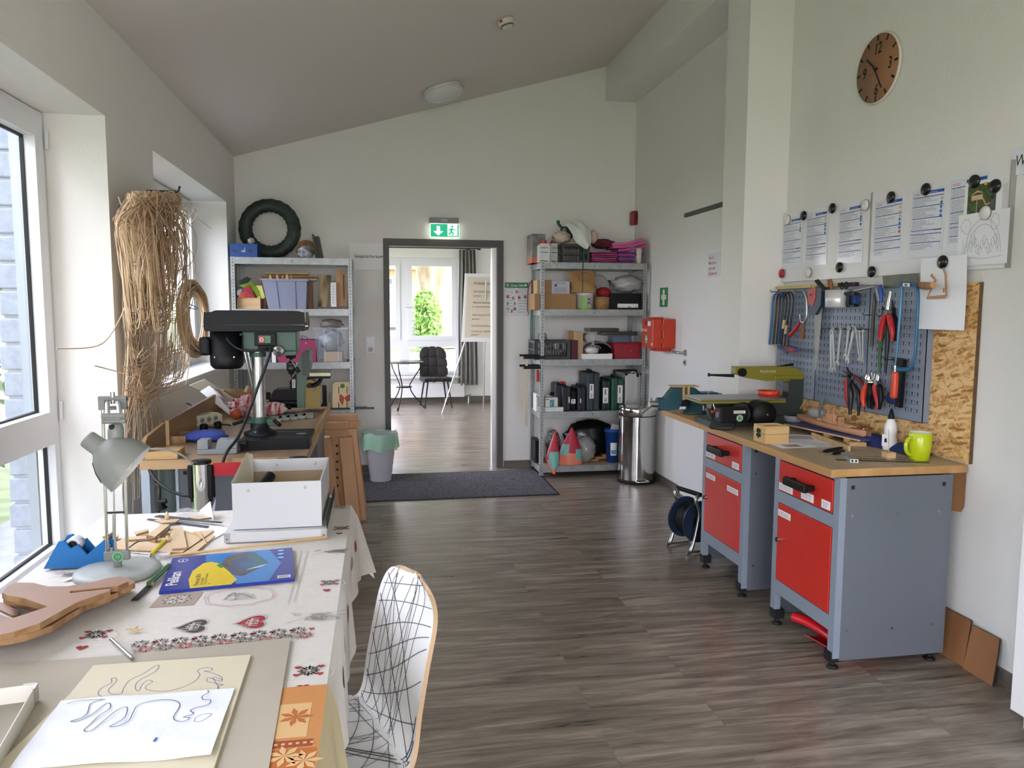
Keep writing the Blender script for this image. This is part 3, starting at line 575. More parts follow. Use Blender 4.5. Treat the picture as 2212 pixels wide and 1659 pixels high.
for i, (a_, b_, sy) in enumerate(dd):
    p = Px(*a_,SX); q = Px(*b_,SX); doc('safety_sheet',nm[i],(SX,p.y,p.z),.216,.303 if i != 4 else .31,10+i,rot=-.03 if i == 4 else 0,syms=sy)
# photo of a birdhouse, drawing
p = Px(2086,398,SX-.002); m = MB(); m.box(0,.2,-.20,0,0,.001,PAP); z = .0015; GRN = mat('photo_foliage','51652f',.4,col2='2f4220',scale=60)
m.quad(.018,.17,-.155,-.012,z,GRN); m.quad(.04,.1,-.075,-.055,z+.0002,mat('photo_wood','d9b691',.4)); m.add([(.03,-.055,z+.0003),(.07,-.035,z+.0003),(.108,-.05,z+.0003),(.07,-.045,z+.0003)],[(0,1,2,3)],mat('photo_roof','c7a37e',.4)); m.quad(.068,.072,-.145,-.07,z+.0002,mat('photo_roof'))
m.quad(.105,.12,-.02,-.008,z+.0002,YEL); m.line([(.1,-.07),(.12,-.1),(.14,-.095)],.008,mat('photo_skin','c99576',.4),z+.0003); m.add([(.125,-.15,z+.0003),(.165,-.15,z+.0003),(.165,-.08,z+.0003),(.145,-.085,z+.0003)],[(0,1,2,3)],mat('photo_grey_shirt','565a63',.4)); m.lathe([(0,0),(.01,0)],mat('photo_hair','3a2c22',.5),Matrix.Translation((.153,-.072,z+.0004)),n=12)
one('birdhouse_photo','white sheet with a colour photo of a wooden birdhouse on the right whiteboard','photo',m,RT(p))
p = Px(2072,466,SX-.004); m = MB(); m.box(0,.27,-.215,0,0,.001,PAP); z = .0013; IG = mat('pencil_grey','8a8d92',.8)
m.line([(.06+.16*(.5-.5*math.cos(k*math.pi/24)),-.165+.115*math.sin(k*math.pi/24)) for k in range(25)],.0015,IG,z); m.line([(.045+.19*(.5-.5*math.cos(k*math.pi/24)),-.168+.14*math.sin(k*math.pi/24)) for k in range(25)],.0015,IG,z)
rd = random.Random(3)
def squiggle(m, cx, cy, rx, ry, n, w, mt, z, rd): m.line([(cx+rx*(.75+.35*rd.random())*math.cos(2*math.pi*k/n),cy+ry*(.7+.45*rd.random())*math.sin(2*math.pi*k/n)) for k in range(n)],w,mt,z,True)
squiggle(m,.045,-.05,.03,.032,18,.0014,IG,z,rd); squiggle(m,.2,-.045,.02,.035,16,.0014,IG,z,rd)
for k in range(13): squiggle(m,.08+.012*k*.95,-.135+.022*math.sin(k*1.3),.009,.022,9,.0013,IG,z,rd)
for k in range(4): m.line([(.03+.02*k,-.17+.012*k),(.035+.02*k,-.1+.01*k),(.042+.02*k,-.165+.012*k)],.0014,IG,z)
m.line([(.02,-.188),(.09,-.182),(.15,-.19),(.24,-.184)],.0014,IG,z)
one('arch_drawing','white sheet with a pencilled candle arch scene below the birdhouse photo','drawing',m,RT(p))
p = Px(2092,412,SX-.001); m = MB(); m.box(0,.1,-.30,0,0,.001,mat('grey_white_paper','d5d3d0',.7)); one('blank_sheet','plain greyish sheet behind the birdhouse photo at the whiteboard edge','paper',m,RT((SX-.0015,bs[2].y+.115,p.z)))
# cut-out template sheet hanging lower
HX = 2.40; a_, b_ = Px(2010,557,HX), Px(2085,714,HX); y0 = Px(1985,712,HX); m = MB(); w = y0.y-b_.y
def hang(u,v): return (u*w*.98+.006*math.sin(v*3),-(a_.z-b_.z)*v+.0,.016*math.sin(u*2.6+1)*v**1.3)
m.grid(hang,14,14,PAP,th=.001)
tn = mat('kraft_print','b78f6d',.8)
m.M = Matrix.Translation((0,0,.004)); 
m.line([(.1,-.075),(.13,-.10),(.085,-.175),(.195,-.172)],.016,tn,.022); m.line([(.20,-.172),(.188,-.08),(.172,-.05)],.012,tn,.022)
m.line([(.188,-.145),(.178,-.145)],.02,tn,.022)
one('template_sheet','long white sheet with a tan triangular outline hanging over the tool panel','paper',m,RT((HX,y0.y+.01,a_.z)))
m = MB(); m.add([(0,0,0),(.06,-.1,0),(.03,-.17,0),(-.08,-.05,0)],[(0,1,2,3)],PAP); m.add([(0,0,-.001),(.06,-.1,-.001),(.03,-.17,-.001),(-.08,-.05,-.001)],[(3,2,1,0)],PAP)
mb_ = mat('black_magnet','141416',.2); mw_ = mat('white_magnet','e3e1db',.35); mr_ = mat('red_magnet','a31f2b',.35)
mg = [((1702,475),mw_,'white round magnet at the top of the leftmost safety sheet'),((1736.5,466),mb_,'black magnet between the first and second safety sheets'),((1798.5,450),mb_,'black magnet above the right corner of the second safety sheet'),((1870,443),mw_,'white round magnet at the top left of the whiteboard seam'),((1925.7,426),mb_,'black magnet above the fourth safety sheet'),((2000.7,409),mb_,'black magnet above the tilted fifth safety sheet'),((2106,392),mb_,'black magnet on the top bar of the sixth safety sheet, half hidden'),((2150.7,402),mb_,'black magnet at the top right of the birdhouse photo'),((2130,460),mw_,'white round magnet at the lower edge of the birdhouse photo'),((2037.5,566),mb_,'black magnet holding the template sheet'),((1883.6,587),mb_,'black magnet at the bottom of the whiteboard seam'),((1814,577.6),mb_,'black magnet at the lower left corner of the third safety sheet'),((1747,589),mw_,'white round magnet under the second safety sheet'),((1689.6,591),mr_,'red round magnet at the lower corner near the pier')]
for (u,v), mt, lb in mg:
    hold = (u,v) == (2037.5,566); p = Px(u,v,(HX-.006) if hold else SX-.006); m = MB(); r = .028 if not hold else .029
    m.lathe([(0,0),(r,0),(r,.004),(r*.93,.009),(r*.6,.0125),(0,.014)],mt,n=28)
    if mt is mw_: m.lathe([(r,0),(r+.0012,.0),(r+.0012,.005),(r,.005)],mat('grey_rim','8f8f8b',.5),n=28)
    one('round_magnet',lb,'magnet',m,RT(p),'magnets on the whiteboards')
# sign above, only a corner in view
p = Px(2188,322,WX+.018); m = MB(); m.box(0,.3,-.105,0,0,.001,LAM); m.text('Werkstatt',.016,-.072,.045,INKB,sx=.8,shear=.2,z=.0015); one('room_sign','laminated sign with handwriting above the right whiteboard end','sign',m,RT((2.465,p.y,p.z)))
# clock
p = Px(1894,148,2.45); t = T('wall_clock','round brown wall clock with handwritten numbers high on the right wall','clock',RT((2.47,p.y,p.z)))
a_, b_ = Px(1894,75,2.45), Px(1890,222,2.45); R_ = (a_.z-b_.z)/2
CK = mat('brown_clock_face','9c6f4f',.5); m = MB(); m.lathe([(0,.018),(R_,.018),(R_+.004,.016),(R_+.004,.006),(R_-.01,.0),(0,0)],mat('clock_white_rim','e2ded4',.4),n=64); m.build('rim',t)
m = MB(); m.lathe([(0,.0195),(R_-.002,.0195),(R_-.002,.018)],CK,n=64)
for k in range(12):
    an = k*math.pi/6; c_, s_ = math.sin(an), math.cos(an); m.line([(c_*R_*.97,s_*R_*.97),(c_*R_*.8,s_*R_*.8)],.011,INKB,.0203)
for s, x, y in (('12',0,.58),('3',.6,0),('6',0,-.62),('9',-.6,0)): m.text(s,x*R_,y*R_-.025,.055,INKB,sx=.8,bold=.012,shear=.15,cx=True,z=.0203)
m.build('face',t)
for nme, an, l, w_, z_ in (('hour_hand',-.85,.09,.009,.03),('minute_hand',2.62,.125,.007,.034)):
    m = MB(); m.box(-w_/2,w_/2,-.02,l,z_,z_+.002,INKB,Matrix.Rotation(-an,4,'Z')); m.build(nme,t)
m = MB(); m.box(-.001,.001,-.03,.05,.038,.0395,REDP,Matrix.Rotation(1.5,4,'Z')); m.cyl((0,0,.0195),(0,0,.04),.005,INKB); m.build('second_hand',t)
# ================================================================ tools on the perforated panels
def c5(x,y,X=2.385): return Px(1640+x/5.35, 590+y/5.35, X)
def c6(x,y,X=2.385): return Px(1820+x/5.03, 590+y/5.03, X)
def pl(f, pts, X=2.385): return [f(x,y,X) for x, y in pts]
def wp(f, m, pts, x0, x1, mt):
    """a plate parallel to the wall: outline surveyed at depth x0, thickness to x1"""
    q = pl(f,pts,x0); n = len(q); vs = [tuple(p) for p in q]+[(x1,p.y,p.z) for p in q]
    m.add(vs,[tuple(range(n)),tuple(range(n,2*n))[::-1]],mt); m.add(vs,[(i,(i+1)%n,n+(i+1)%n,n+i) for i in range(n)],mt)
def at0(name,label,cat,p,grp=None): return T(name,label,cat,V(p),grp)
HK = mat('hook_wire','4b4d50',.35,metal=.7)
def hook(f, x, y, n, label=None):
    p = f(x,y,PGX); m = MB(); m.tube([p,p+V((-.05,0,0)),p+V((-.055,0,.012))],.0022,HK,6); m.box(PGX-.002,PGX,p.y-.006,p.y+.006,p.z-.012,p.z+.012,HK); return m
for f, x, y, lb in ((c5,225,215,'wire hook carrying the blue and black fretsaws'),(c5,510,215,'wire hook carrying the silver coping saw'),(c5,690,265,'wire hook through the red handsaw grip'),(c5,900,650,'wire hook for the loosest spanners'),(c5,1060,650,'wire hook for the middle spanners'),(c5,1180,650,'wire hook for the fan of feeler spanners'),(c5,1310,485,'wire hook beside the long rasp'),(c6,480,465,'wire hook through the red pliers'),(c6,560,940,'wire hook above the orange handled hacksaw grip'),(c6,90,1120,'wire hook for the black pincers'),(c6,300,1175,'wire hook for the orange side cutters'),(c6,395,1200,'wire hook for the red and black cutters')):
    one('tool_hook',lb,'hook',hook(f,x,y,0))
m = MB(); a_, b_ = c5(720,635,2.40), c5(1310,650,2.40); m.tube([a_,b_],.0025,HK,6); one('spanner_rail','thin wire rail the spanners hang from','rail',m)
# fretsaws
FB = mat('blue_lacquer','1f5d9c',.35); FK = mat('black_lacquer','17181b',.4); HR = mat('red_grip','b01f26',.35); HB = mat('navy_grip','22397a',.4); HW = wood('turned_wood_grip','8a5a38','6b4226','z',20)
sh = [(120,825),(150,500),(165,300),(190,243),(228,225),(262,245),(276,310),(265,450),(238,640),(215,850)]
for k, (dx, fm, hm, lb) in enumerate(((0,FB,HB,'blue fretsaw frame at the very left of the tool panels'),(42,FK,HW,'black fretsaw with wrapped grip right behind the blue one'),(78,FK,HR,'black fretsaw with a red handle, third from the pier'),(118,DSTEEL,HB,'worn grey fretsaw, fourth from the pier'))):
    X = 2.375+.0*k; pts = pl(c5,[(x+dx,y-k*2) for x, y in sh],X); t = at0('fretsaw',lb,'saw',pts[0],'fretsaws hanging on the panel by the pier')
    m = WB(t); m.tube(sm(pts,5),.0062,fm,8,flat=.7); m.build('frame',t)
    m = WB(t); m.tube([pts[0],pts[-1]],.0012,STEEL,4); m.build('blade',t)
    e = pts[-1]; g = c5(330+dx*.9,915-k*8,2.33)
    m = WB(t); m.tube(sm([e,e*.7+g*.3,e*.3+g*.7,g],4),[.006]*3+[.010]*4+[.012]*4+[.009]*2,hm,10); m.build('handle',t)
    if k in (1,2): q = c5(290+(k-1)*25,540+(k-1)*60,X-.004); q2 = c5(275+(k-1)*25,640+(k-1)*60,X-.004); m = WB(t); m.tube([q,q2],.009,mat('wood_collar','c8b48c',.6),8); m.build('collar',t)
pts = pl(c5,[(510,205),(545,270),(552,400),(545,520),(515,572),(482,545),(472,480)],2.37); t = at0('coping_saw','silver bowed coping saw with red and brown grips','saw',pts[0])
m = WB(t); m.tube(sm(pts,5),.006,STEEL,8); m.build('frame',t)
m = WB(t); m.tube(pl(c5,[(470,575),(430,640),(360,715)],2.34),[.007,.011,.012],HR,10); m.build('handle',t,label='red handle')
m = WB(t); m.tube(pl(c5,[(510,585),(505,650),(492,755)],2.36),[.007,.012,.014],HW,10); m.build('grip',t,label='brown wooden grip')
# handsaw
t = at0('handsaw','red and dark blue handled handsaw hanging blade down','saw',c5(690,300))
m = WB(t); wp(c5,m,[(640,470),(735,370),(680,960),(660,1120),(640,1120),(645,960)],2.39,2.3885,mat('grey_saw_steel','9b9c98',.5,metal=.4)); m.build('blade',t)
m = WB(t); wp(c5,m,[(700,150),(775,175),(765,370),(700,480),(625,485),(618,380),(680,380),(712,290)],2.40,2.372,mat('dark_blue_grip','2a3c55',.45)); m.build('handle',t)
m = WB(t); wp(c5,m,[(622,210),(690,160),(715,150),(712,290),(680,380),(620,330)],2.402,2.37,mat('faded_red_grip','b8392f',.45)); m.build('grip_insert',t,label='faded red insert')
# steel cup
cc = c5(880,290,2.35); t = at0('tool_cup','brushed white metal cup with tools, hung high on the tool panels','cup',(2.36,cc.y,c5(880,395,2.35).z)); hC = c5(880,195,2.35).z-c5(880,395,2.35).z
m = MB(); m.lathe([(0,0),(.055,0),(.058,.002),(.06,hC),(.057,hC),(.055,.004),(0,.004)],mat('white_metal','d8d8d6',.3,metal=.3),n=32); m.build('body',t)
for (a0,b0,r,mt,nm_,lb) in (((810,75),(860,250),.014,HW,'chisel','wooden handled chisel standing in the metal cup'),((655,90),(800,250),.010,FK,'screwdriver','dark screwdriver leaning left in the metal cup'),((675,80),(820,250),.008,DSTEEL,'file','slim dark file leaning left beside the screwdriver in the cup')):
    m = MB(); q = c5(*a0,2.35); q2 = c5(*b0,2.36); m.tube([q,q*.75+q2*.25,q*.4+q2*.6,q2],[r*.8,r,r*.7,r*.5],mt,10); one(nm_,lb,'tool',m)
t = at0('scissors','black scissors upside down in the metal cup','scissors',c5(960,190))
for s in (0,1): m = WB(t); c_ = c5(955+s*50,150-s*8,2.35); m.tube([c_+V((0,.012*math.cos(q*.7),.018*math.sin(q*.7))) for q in range(9)],.003,BLK,6,closed=True); m.build('finger_loop',t)
m = WB(t); m.tube(pl(c5,[(950,170),(930,250)],2.355),.004,STEEL,6); m.build('blade',t)
# clamp with blue jaw, bowed blue saw
t = at0('screw_clamp','small blue and black clamp right of the metal cup','clamp',c5(1085,300))
m = WB(t); wp(c5,m,[(1030,215),(1075,225),(1120,215),(1160,230),(1160,255),(1100,258),(1095,360),(1130,368),(1150,355),(1155,385),(1070,395),(1060,360),(1072,260),(1035,250)],2.39,2.36,DSTEEL); m.build('jaw',t)
m = WB(t); wp(c5,m,[(1115,240),(1158,240),(1160,350),(1115,350)],2.395,2.37,HB); m.build('handle',t)
t = at0('junior_hacksaw','small silver bow hacksaw with blue grip, hanging above the rasp','saw',c5(1340,150))
m = WB(t); m.tube(pl(c5,[(1100,205),(1145,195),(1300,160),(1345,152),(1365,200),(1391,320)],2.365),.006,STEEL,8); m.build('frame',t)
m = WB(t); m.tube(pl(c6,[(405,140),(420,215),(415,320)],2.37),[.008,.011,.008],mat('blue_grip','1f4f9e',.4),10); m.build('handle',t)
m = MB(); m.tube(pl(c5,[(1328,230),(1335,330),(1318,480),(1300,850)],2.385),[.004,.0085,.009,.008],mat('rasp_steel','57544c',.55,metal=.6),6); one('rasp','long dark rasp hanging left of the seam of the window side panel','file',m)
# spanners
SCH = mat('satin_chrome','b9bcbd',.38,metal=.55)
def spanner(a_, b_, label, r=.0075):
    A, B = V(a_), V(b_); d = (B-A).normalized(); n_ = V((-1,0,0)); s = d.cross(n_).normalized(); t = T('combination_spanner',label,'spanner',A,'spanners hanging on the middle panel')
    M = Matrix(((s.x,-d.x,n_.x,0),(s.y,-d.y,n_.y,0),(s.z,-d.z,n_.z,0),(0,0,0,1))); L_ = (B-A).length; w = r
    m = MB(M); m.prism([(-w*.75,0),(w*.75,0),(w*.6,-L_+.012),(-w*.6,-L_+.012)],-.0025,.0025,SCH); m.build('shank',t)
    m = MB(M); m.lathe([(w*.75,-.003),(w*1.55,-.003),(w*1.55,.003),(w*.75,.003),(w*.75,-.003)],SCH,Matrix.Translation((0,w,0)),n=18); m.build('ring_end',t)
    m = MB(M); k = [(math.cos(q),math.sin(q)) for q in [math.radians(z) for z in range(-60,241,25)]]; o_ = w*1.8
    m.prism([(x*o_,-L_+y*o_) for x, y in k]+[(-o_*.42,-L_-o_*.9+.004),(-o_*.42,-L_+.001),(o_*.42,-L_+.001)],-.003,.003,SCH); m.build('open_end',t); return t
for a_, b_, lb, r in (((832,700),(832,1120),'longest spanner, crossing the second one at its open end',.0095),((850,670),(870,1110),'dull spanner tucked behind the longest one',.008),((945,655),(905,1040),'bright spanner hanging slanted in the middle of the row',.0085),((1035,655),(1000,960),'bright spanner right of the slanted one',.0085),((1090,665),(1020,1010),'broad wrench with a pivot at its upper end',.011),((1125,690),(1160,1000),'greenish ring wrench, left of the thin bundle',.007),((1160,690),(1178,1010),'thin greenish wrench in the bundle by the panel seam',.006),((1200,685),(1198,1020),'rightmost thin wrench of the bundle by the panel seam',.006)):
    spanner(c5(*a_,2.372),c5(*b_,2.378),lb,r)
# pliers
def plier(name, label, f, jaw, piv, h1, h2, X, mj, m1, m2, r=.010, tips=None):
    t = at0(name,label,'pliers',f(*piv,X),'pliers on the panels')
    m = WB(t); P = f(*piv,X); m.cyl(P+V((.008,0,0)),P+V((-.010,0,0)),r*1.15,mj,n=16)
    for j in jaw: q = pl(f,j,X); m.tube([P]+q,[r*.95]+[r*.75*(1-.65*(i+1)/len(q)) for i in range(len(q))],mj,8,flat=.7)
    m.build('jaw',t)
    for h, mt in ((h1,m1),(h2,m2)):
        q = sm(pl(f,h,X-.003),4); n = len(q); m = WB(t); m.tube(q,[r*(.65+.5*math.sin(math.pi*min(1,(i+.5)/n*1.15))) for i in range(n)],mt,10,flat=.8); m.build('handle',t)
plier('long_nose_pliers','bright needle nosed pliers with glossy red handles','_' and c6,[[(492,350),(520,195)],[(500,350),(528,200)]],(487,425),[(470,445),(440,520),(415,640),(408,735)],[(505,445),(520,520),(540,640),(535,735)],2.355,CHR,HR,HR,.0125)
plier('pliers','black handled pliers directly behind the red needle nosed ones',c6,[[(545,350),(540,290)],[(560,370),(580,400)]],(545,420),[(555,450),(575,560),(590,640),(570,735)],[(560,450),(590,560),(585,640),(560,700)],2.39,DSTEEL,BLK,BLK,.011)
plier('tongs','long thin tongs with one green and one dark leg',c6,[[(425,390),(440,365)],[(450,390),(430,360)]],(455,430),[(450,460),(480,600),(415,760),(400,1080)],[(465,460),(490,640),(480,860),(465,1080)],2.395,DSTEEL,mat('green_grip','2f5c2e',.5),DSTEEL,.009)
plier('pincers','black end cutting pincers with long legs, lowest tool on the middle panel',c6,[[(50,1110),(80,1095)],[(120,1110),(95,1095)]],(88,1180),[(70,1210),(90,1300),(85,1420),(80,1535)],[(110,1200),(165,1280),(180,1400),(172,1545)],2.36,FK,FK,FK,.0125)
plier('water_pump_pliers','water pump pliers with red and black legs left of the pincers',c6,[[(60,1060),(40,1020)],[(30,1080),(0,1060)]],(85,1110),[(45,1130),(40,1260),(55,1380),(70,1470)],[(120,1115),(170,1150),(215,1195),(235,1230)],2.375,FK,HR,mat('black_red_grip','6e1c22',.4),.011)
OR = mat('orange_grip','d8432a',.4)
plier('side_cutters','side cutters with an orange and a black handle',c6,[[(258,1130),(268,1098)],[(290,1130),(285,1100)]],(272,1185),[(262,1205),(232,1290),(222,1380),(238,1455)],[(290,1205),(302,1290),(285,1380),(292,1470)],2.36,CHR,OR,BLK,.0125)
plier('combination_pliers','chrome headed pliers with black handles, between the two cutters',c6,[[(325,1120),(320,1078)],[(345,1130),(350,1095)]],(330,1180),[(325,1200),(315,1300),(318,1400),(325,1480)],[(345,1200),(345,1290),(345,1380),(335,1440)],2.375,CHR,BLK,BLK,.011)
plier('side_cutters','side cutters with black red handles, rightmost of the low pliers row',c6,[[(375,1130),(375,1095)],[(392,1130),(390,1100)]],(375,1190),[(360,1210),(350,1250),(375,1380),(385,1490)],[(395,1210),(410,1260),(415,1380),(400,1480)],2.36,STEEL,HR,BLK,.0115)
# blue hacksaw
t = at0('hacksaw','large blue hacksaw frame with an orange handle at the bottom','saw',c6(590,1040))
m = WB(t); m.tube(sm(pl(c6,[(640,125),(700,118),(770,125),(815,180),(822,300),(812,500),(800,700),(785,900),(755,1010),(700,1045),(590,1040),(550,1035)],2.34),4),.0125,mat('hacksaw_blue','1f6288',.35),8,flat=.6); m.build('frame',t)
m = WB(t); m.tube(pl(c6,[(640,90),(645,180),(600,760),(572,1000)],2.34),[.004,.007,.006,.004],mat('blue_tube','4b7fa0',.35,metal=.3),8); m.build('blade',t)
m = WB(t); m.tube(sm(pl(c6,[(572,1070),(570,1110),(565,1220),(555,1330),(552,1362)],2.335),4),[.010,.013,.015,.0155]+[.0165]*9+[.016,.014,.01,.006],mat('orange_handle','c8452a',.4),12); m.build('handle',t)
m = WB(t); m.tube(pl(c6,[(572,1005),(572,1070)],2.335),.007,CHR,8); m.build('tang',t)
m = WB(t); wp(c6,m,[(655,108),(728,112),(724,148),(652,142)],2.325,2.327,PAP); wp(c6,m,[(672,116),(706,118),(704,140),(670,138)],2.3245,2.3255,INK); m.build('sticker',t)
# knife sheath and blue blade behind it
m = MB(); wp(c6,m,[(600,925),(635,922),(700,940),(655,1462),(618,1450)],2.40,2.38,BLK); one('knife_sheath','long black sheath behind the orange hacksaw handle','sheath',m)
t = at0('spatula','blue handled spatula with a shiny blade, tip down by the glue bottle','spatula',c6(540,1400))
m = WB(t); wp(c6,m,[(500,1290),(600,1290),(615,1450),(575,1440),(480,1370)],2.39,2.385,mat('navy_plastic','27366b',.4)); m.build('handle',t)
m = WB(t); wp(c6,m,[(478,1372),(560,1425),(560,1432),(482,1405)],2.375,2.372,CHR); m.build('blade',t)
# tenon saw lying over the hooks with its wooden grip
t = at0('back_saw','wide dark bladed saw with a wooden grip, sticking out above the panel','saw',c6(640,80))
m = WB(t); wp(c6,m,[(435,35),(600,15),(820,0),(830,110),(640,135),(455,170)],2.39,2.388,mat('old_saw_steel','6b6a62',.35,metal=.7,noise=.3,scale=20)); m.build('blade',t)
m = WB(t); m.tube([c6(815,125,2.385),c6(870,135,2.35),c6(930,140,2.31),c6(985,132,2.27)],[.011,.017,.017,.013],wood('light_grip','b98a55','96683a','x',16),10); m.build('handle',t)
# folding rules on top
YR = mat('yellow_rule','c9b46d',.5); p, q = Px(1674,612,2.40), Px(1828,603,2.40); a_ = p.z-.006
for y0, y1, mt, nm_, lb in ((q.y+.085,q.y+.33,YR,'folding_rule','yellow folding rule on the panels edge, nearer the middle'),(q.y+.34,p.y,YR,'folding_rule','yellow folding rule on the panels edge, touching the pier corner'),(q.y-.07,q.y+.08,mat('dark_red_rule','3c1216',.5),'spirit_level','short dark red level beside the yellow folding rules')):
    m = MB(); 
    for k in range(3): m.box(2.405+.008*k,2.412+.008*k,y0,min(y1,4.40),pz1+.001,pz1+.019,mt)
    one(nm_,lb,'ruler',m)
# ================================================================ things on the workbench
m = MB(); 
def onb(name,label,cat,M,grp=None): return T(name,label,cat,M,grp)
# vise
VB = mat('vise_blue_green','2b5661',.35,noise=.2,scale=12); t = onb('bench_vise','blue green engineers vise at the far end of the workbench','vise',RZ((1.97,4.55,ZB),-.06))
m = MB(); m.lathe([(0,0),(.085,0),(.088,.006),(.085,.016),(.06,.02),(.055,.045),(0,.05)],VB,n=36); 
m.build('swivel_base',t)
m = MB(); m.prism([(-.01,.04),(.13,.05),(.14,.10),(.13,.135),(.02,.135),(-.02,.165),(-.055,.165),(-.06,.10),(-.035,.07)],-.045,.045,VB,Matrix.Rotation(math.pi/2,4,'X')); m.cyl((.13,0,.09),(.17,0,.09),.04,VB,.035); m.build('fixed_jaw',t,.006)
m = MB(); m.prism([(-.245,.035),(-.2,.02),(-.12,.03),(-.105,.06),(-.10,.10),(-.09,.165),(-.15,.165),(-.20,.10),(-.245,.085)],-.042,.042,VB,Matrix.Rotation(math.pi/2,4,'X')); m.box(-.13,-.04,-.03,.03,.045,.085,mat('black_grease','14161a',.4)); m.cyl((-.25,0,.06),(-.2,0,.06),.042,VB); m.build('sliding_jaw',t,.006)
m = MB(); m.cyl((-.30,0,.06),(-.245,0,.06),.021,STEEL); m.tube([(-.285,-.02,.055),(-.36,-.06,.01)],.006,STEEL,8); m.tube([(-.285,.0,.06),(-.27,.05,.09)],.006,STEEL,8); m.build('screw_handle',t)
LW_ = wood('light_pine','d8ba8c','c39d68','x',14)
for s in (0,1): m = MB(); x = -.088+s*.033; m.box(x-.012,x+.0,-.05,.05,.09,.17,LW_) ; m.box(-.165+s*.095,-.077+s*.085,-.05,.05,.17,.176,LW_); m.build('wooden_jaw_liner',t)
m = MB(); m.tube([(.02,-.085,.045),(.11,-.09,.045)],.006,STEEL,8); m.cyl((.02,-.095,.03),(.02,-.095,.06),.009,STEEL); m.cyl((.055,-.08,0.0),(.055,-.08,.045),.009,STEEL); m.build('locking_lever',t)
# scroll saw
OL = mat('olive_yellow_enamel','7d7420',.4); DG = mat('dark_green_enamel','2c3530',.45); CI = mat('cast_table','8b8d88',.3,metal=.6)
t = onb('scroll_saw','olive and dark green scroll saw with a long arm on the workbench','scroll saw',RZ((2.02,3.98,ZB),-.04)); RX_ = Matrix.Rotation(math.pi/2,4,'X')
m = MB(); m.prism([(-.22,.0),(.37,.0),(.37,.02),(.33,.055),(.30,.06),(-.1,.05),(-.2,.035)],-.02,.20,DG,RX_@Matrix.Translation((0,0,-.18))); m.build('base',t,.006)
m = MB(); m.prism([(-.16,.03),(.34,.05),(.345,.16),(.345,.27),(.27,.27),(.255,.24),(.255,.165),(.2,.155),(-.19,.155),(-.2,.10)],.0,.07,DG,RX_@Matrix.Translation((0,0,-.07))); 
m.cyl((.12,-.003,.11),(.12,.0,.11),.011,STEEL); m.build('frame',t,.006)
m = MB(); m.prism([(-.06,.335),(.25,.335),(.30,.325),(.35,.29),(.35,.265),(.33,.21),(.27,.21),(.255,.255),(.12,.255),(.02,.27),(-.06,.295)],.0,.062,OL,RX_@Matrix.Translation((0,0,-.066)))
m.box(.17,.34,-.004,.06,.262,.287,OL); m.build('upper_arm',t,.005)
m = MB(FR((.08,-.0012,.302))); m.text('PROXXON',0,0,.014,mat('silver_print','c8c8b8',.5),bold=.01); m.build('lettering',t)
m = MB(); m.cyl((-.025,-.012,.305),(-.025,.002,.305),.024,BLK); m.cyl((-.045,-.006,.308),(-.025,-.006,.308),.008,BLK); m.build('knob',t)
m = MB(); m.prism([(-.21,.294),(-.06,.293),(-.06,.275),(-.20,.284)],.0,.02,BLK,RX_@Matrix.Translation((0,0,-.04))); m.cyl((-.205,.03,.28),(-.205,.03,.3),.006,BLK); m.build('blade_arm',t)
m = MB(); m.cyl((-.205,.03,.165),(-.205,.03,.29),.0012,STEEL,n=6); m.build('blade',t)
m = MB(); m.box(-.30,.19,-.10,.15,.157,.166,CI); m.box(-.301,.191,-.101,.151,.142,.1565,OL); m.build('saw_table',t,.003)
m = MB(); m.cyl((-.10,-.16,.095),(.0,-.02,.095),.055,BLK,n=32); m.cyl((.02,-.20,.095),(.02,-.03,.095),.068,BLK,n=36); m.lathe([(.068,0),(.06,.012),(0,.014)],BLK,Matrix.Translation((.02,-.20,.095))@Matrix.Rotation(math.pi/2,4,'X'),n=36); m.cyl((.03,-.216,.095),(.03,-.2,.095),.005,STEEL); m.build('motor',t)
m = MB(); m.box(-.22,-.07,-.19,-.1,.05,.13,BLK); m.box(-.225,-.20,-.18,-.12,.07,.11,BLKG); 
m.build('switch_box',t,.006)
m = MB(); m.box(-.15,-.085,-.192,-.1905,.10,.116,LBL); m.lathe([(0,0),(.02,0)],mat('green_sticker','4f8a5a',.5),FR((-.115,-.1915,.075)),n=20); m.lathe([(.012,0),(.015,0)],LBL,FR((-.115,-.1918,.075)),n=20)
for k in range(9): m.box(-.147+k*.0065,-.145+k*.0065,-.1926,-.1921,.102,.114,INKB)
m.build('sticker',t)
m = MB(); m.tube(sm([(-.12,-.15,.05),(-.15,-.2,.02),(-.2,-.16,.01),(-.24,-.1,.01)],4),.004,RUB,6); m.build('cable',t)
m = MB(); m.tube([(-.22,-.08,.14),(-.20,-.1,.06),(-.17,-.12,.05)],.005,STEEL,6); m.cyl((-.235,-.1,.10),(-.22,-.1,.10),.008,RED); m.build('tilt_lever',t)
m = MB(); m.prism([(.2,.336),(.25,.345),(.29,.352),(.29,.337)],.0,.02,BLK,RX_@Matrix.Translation((0,0,-.04))); m.build('tension_lever',t)
m = MB(RZ((2.20,4.05,ZB+.1665),0)); m.lathe([(0,0),(.055,0),(.065,.026),(.062,.026),(.052,.004),(0,.004)],mat('orange_tray','e2492f',.35),n=28); one('parts_dish','small round orange dish on the scroll saw table end','dish',m)
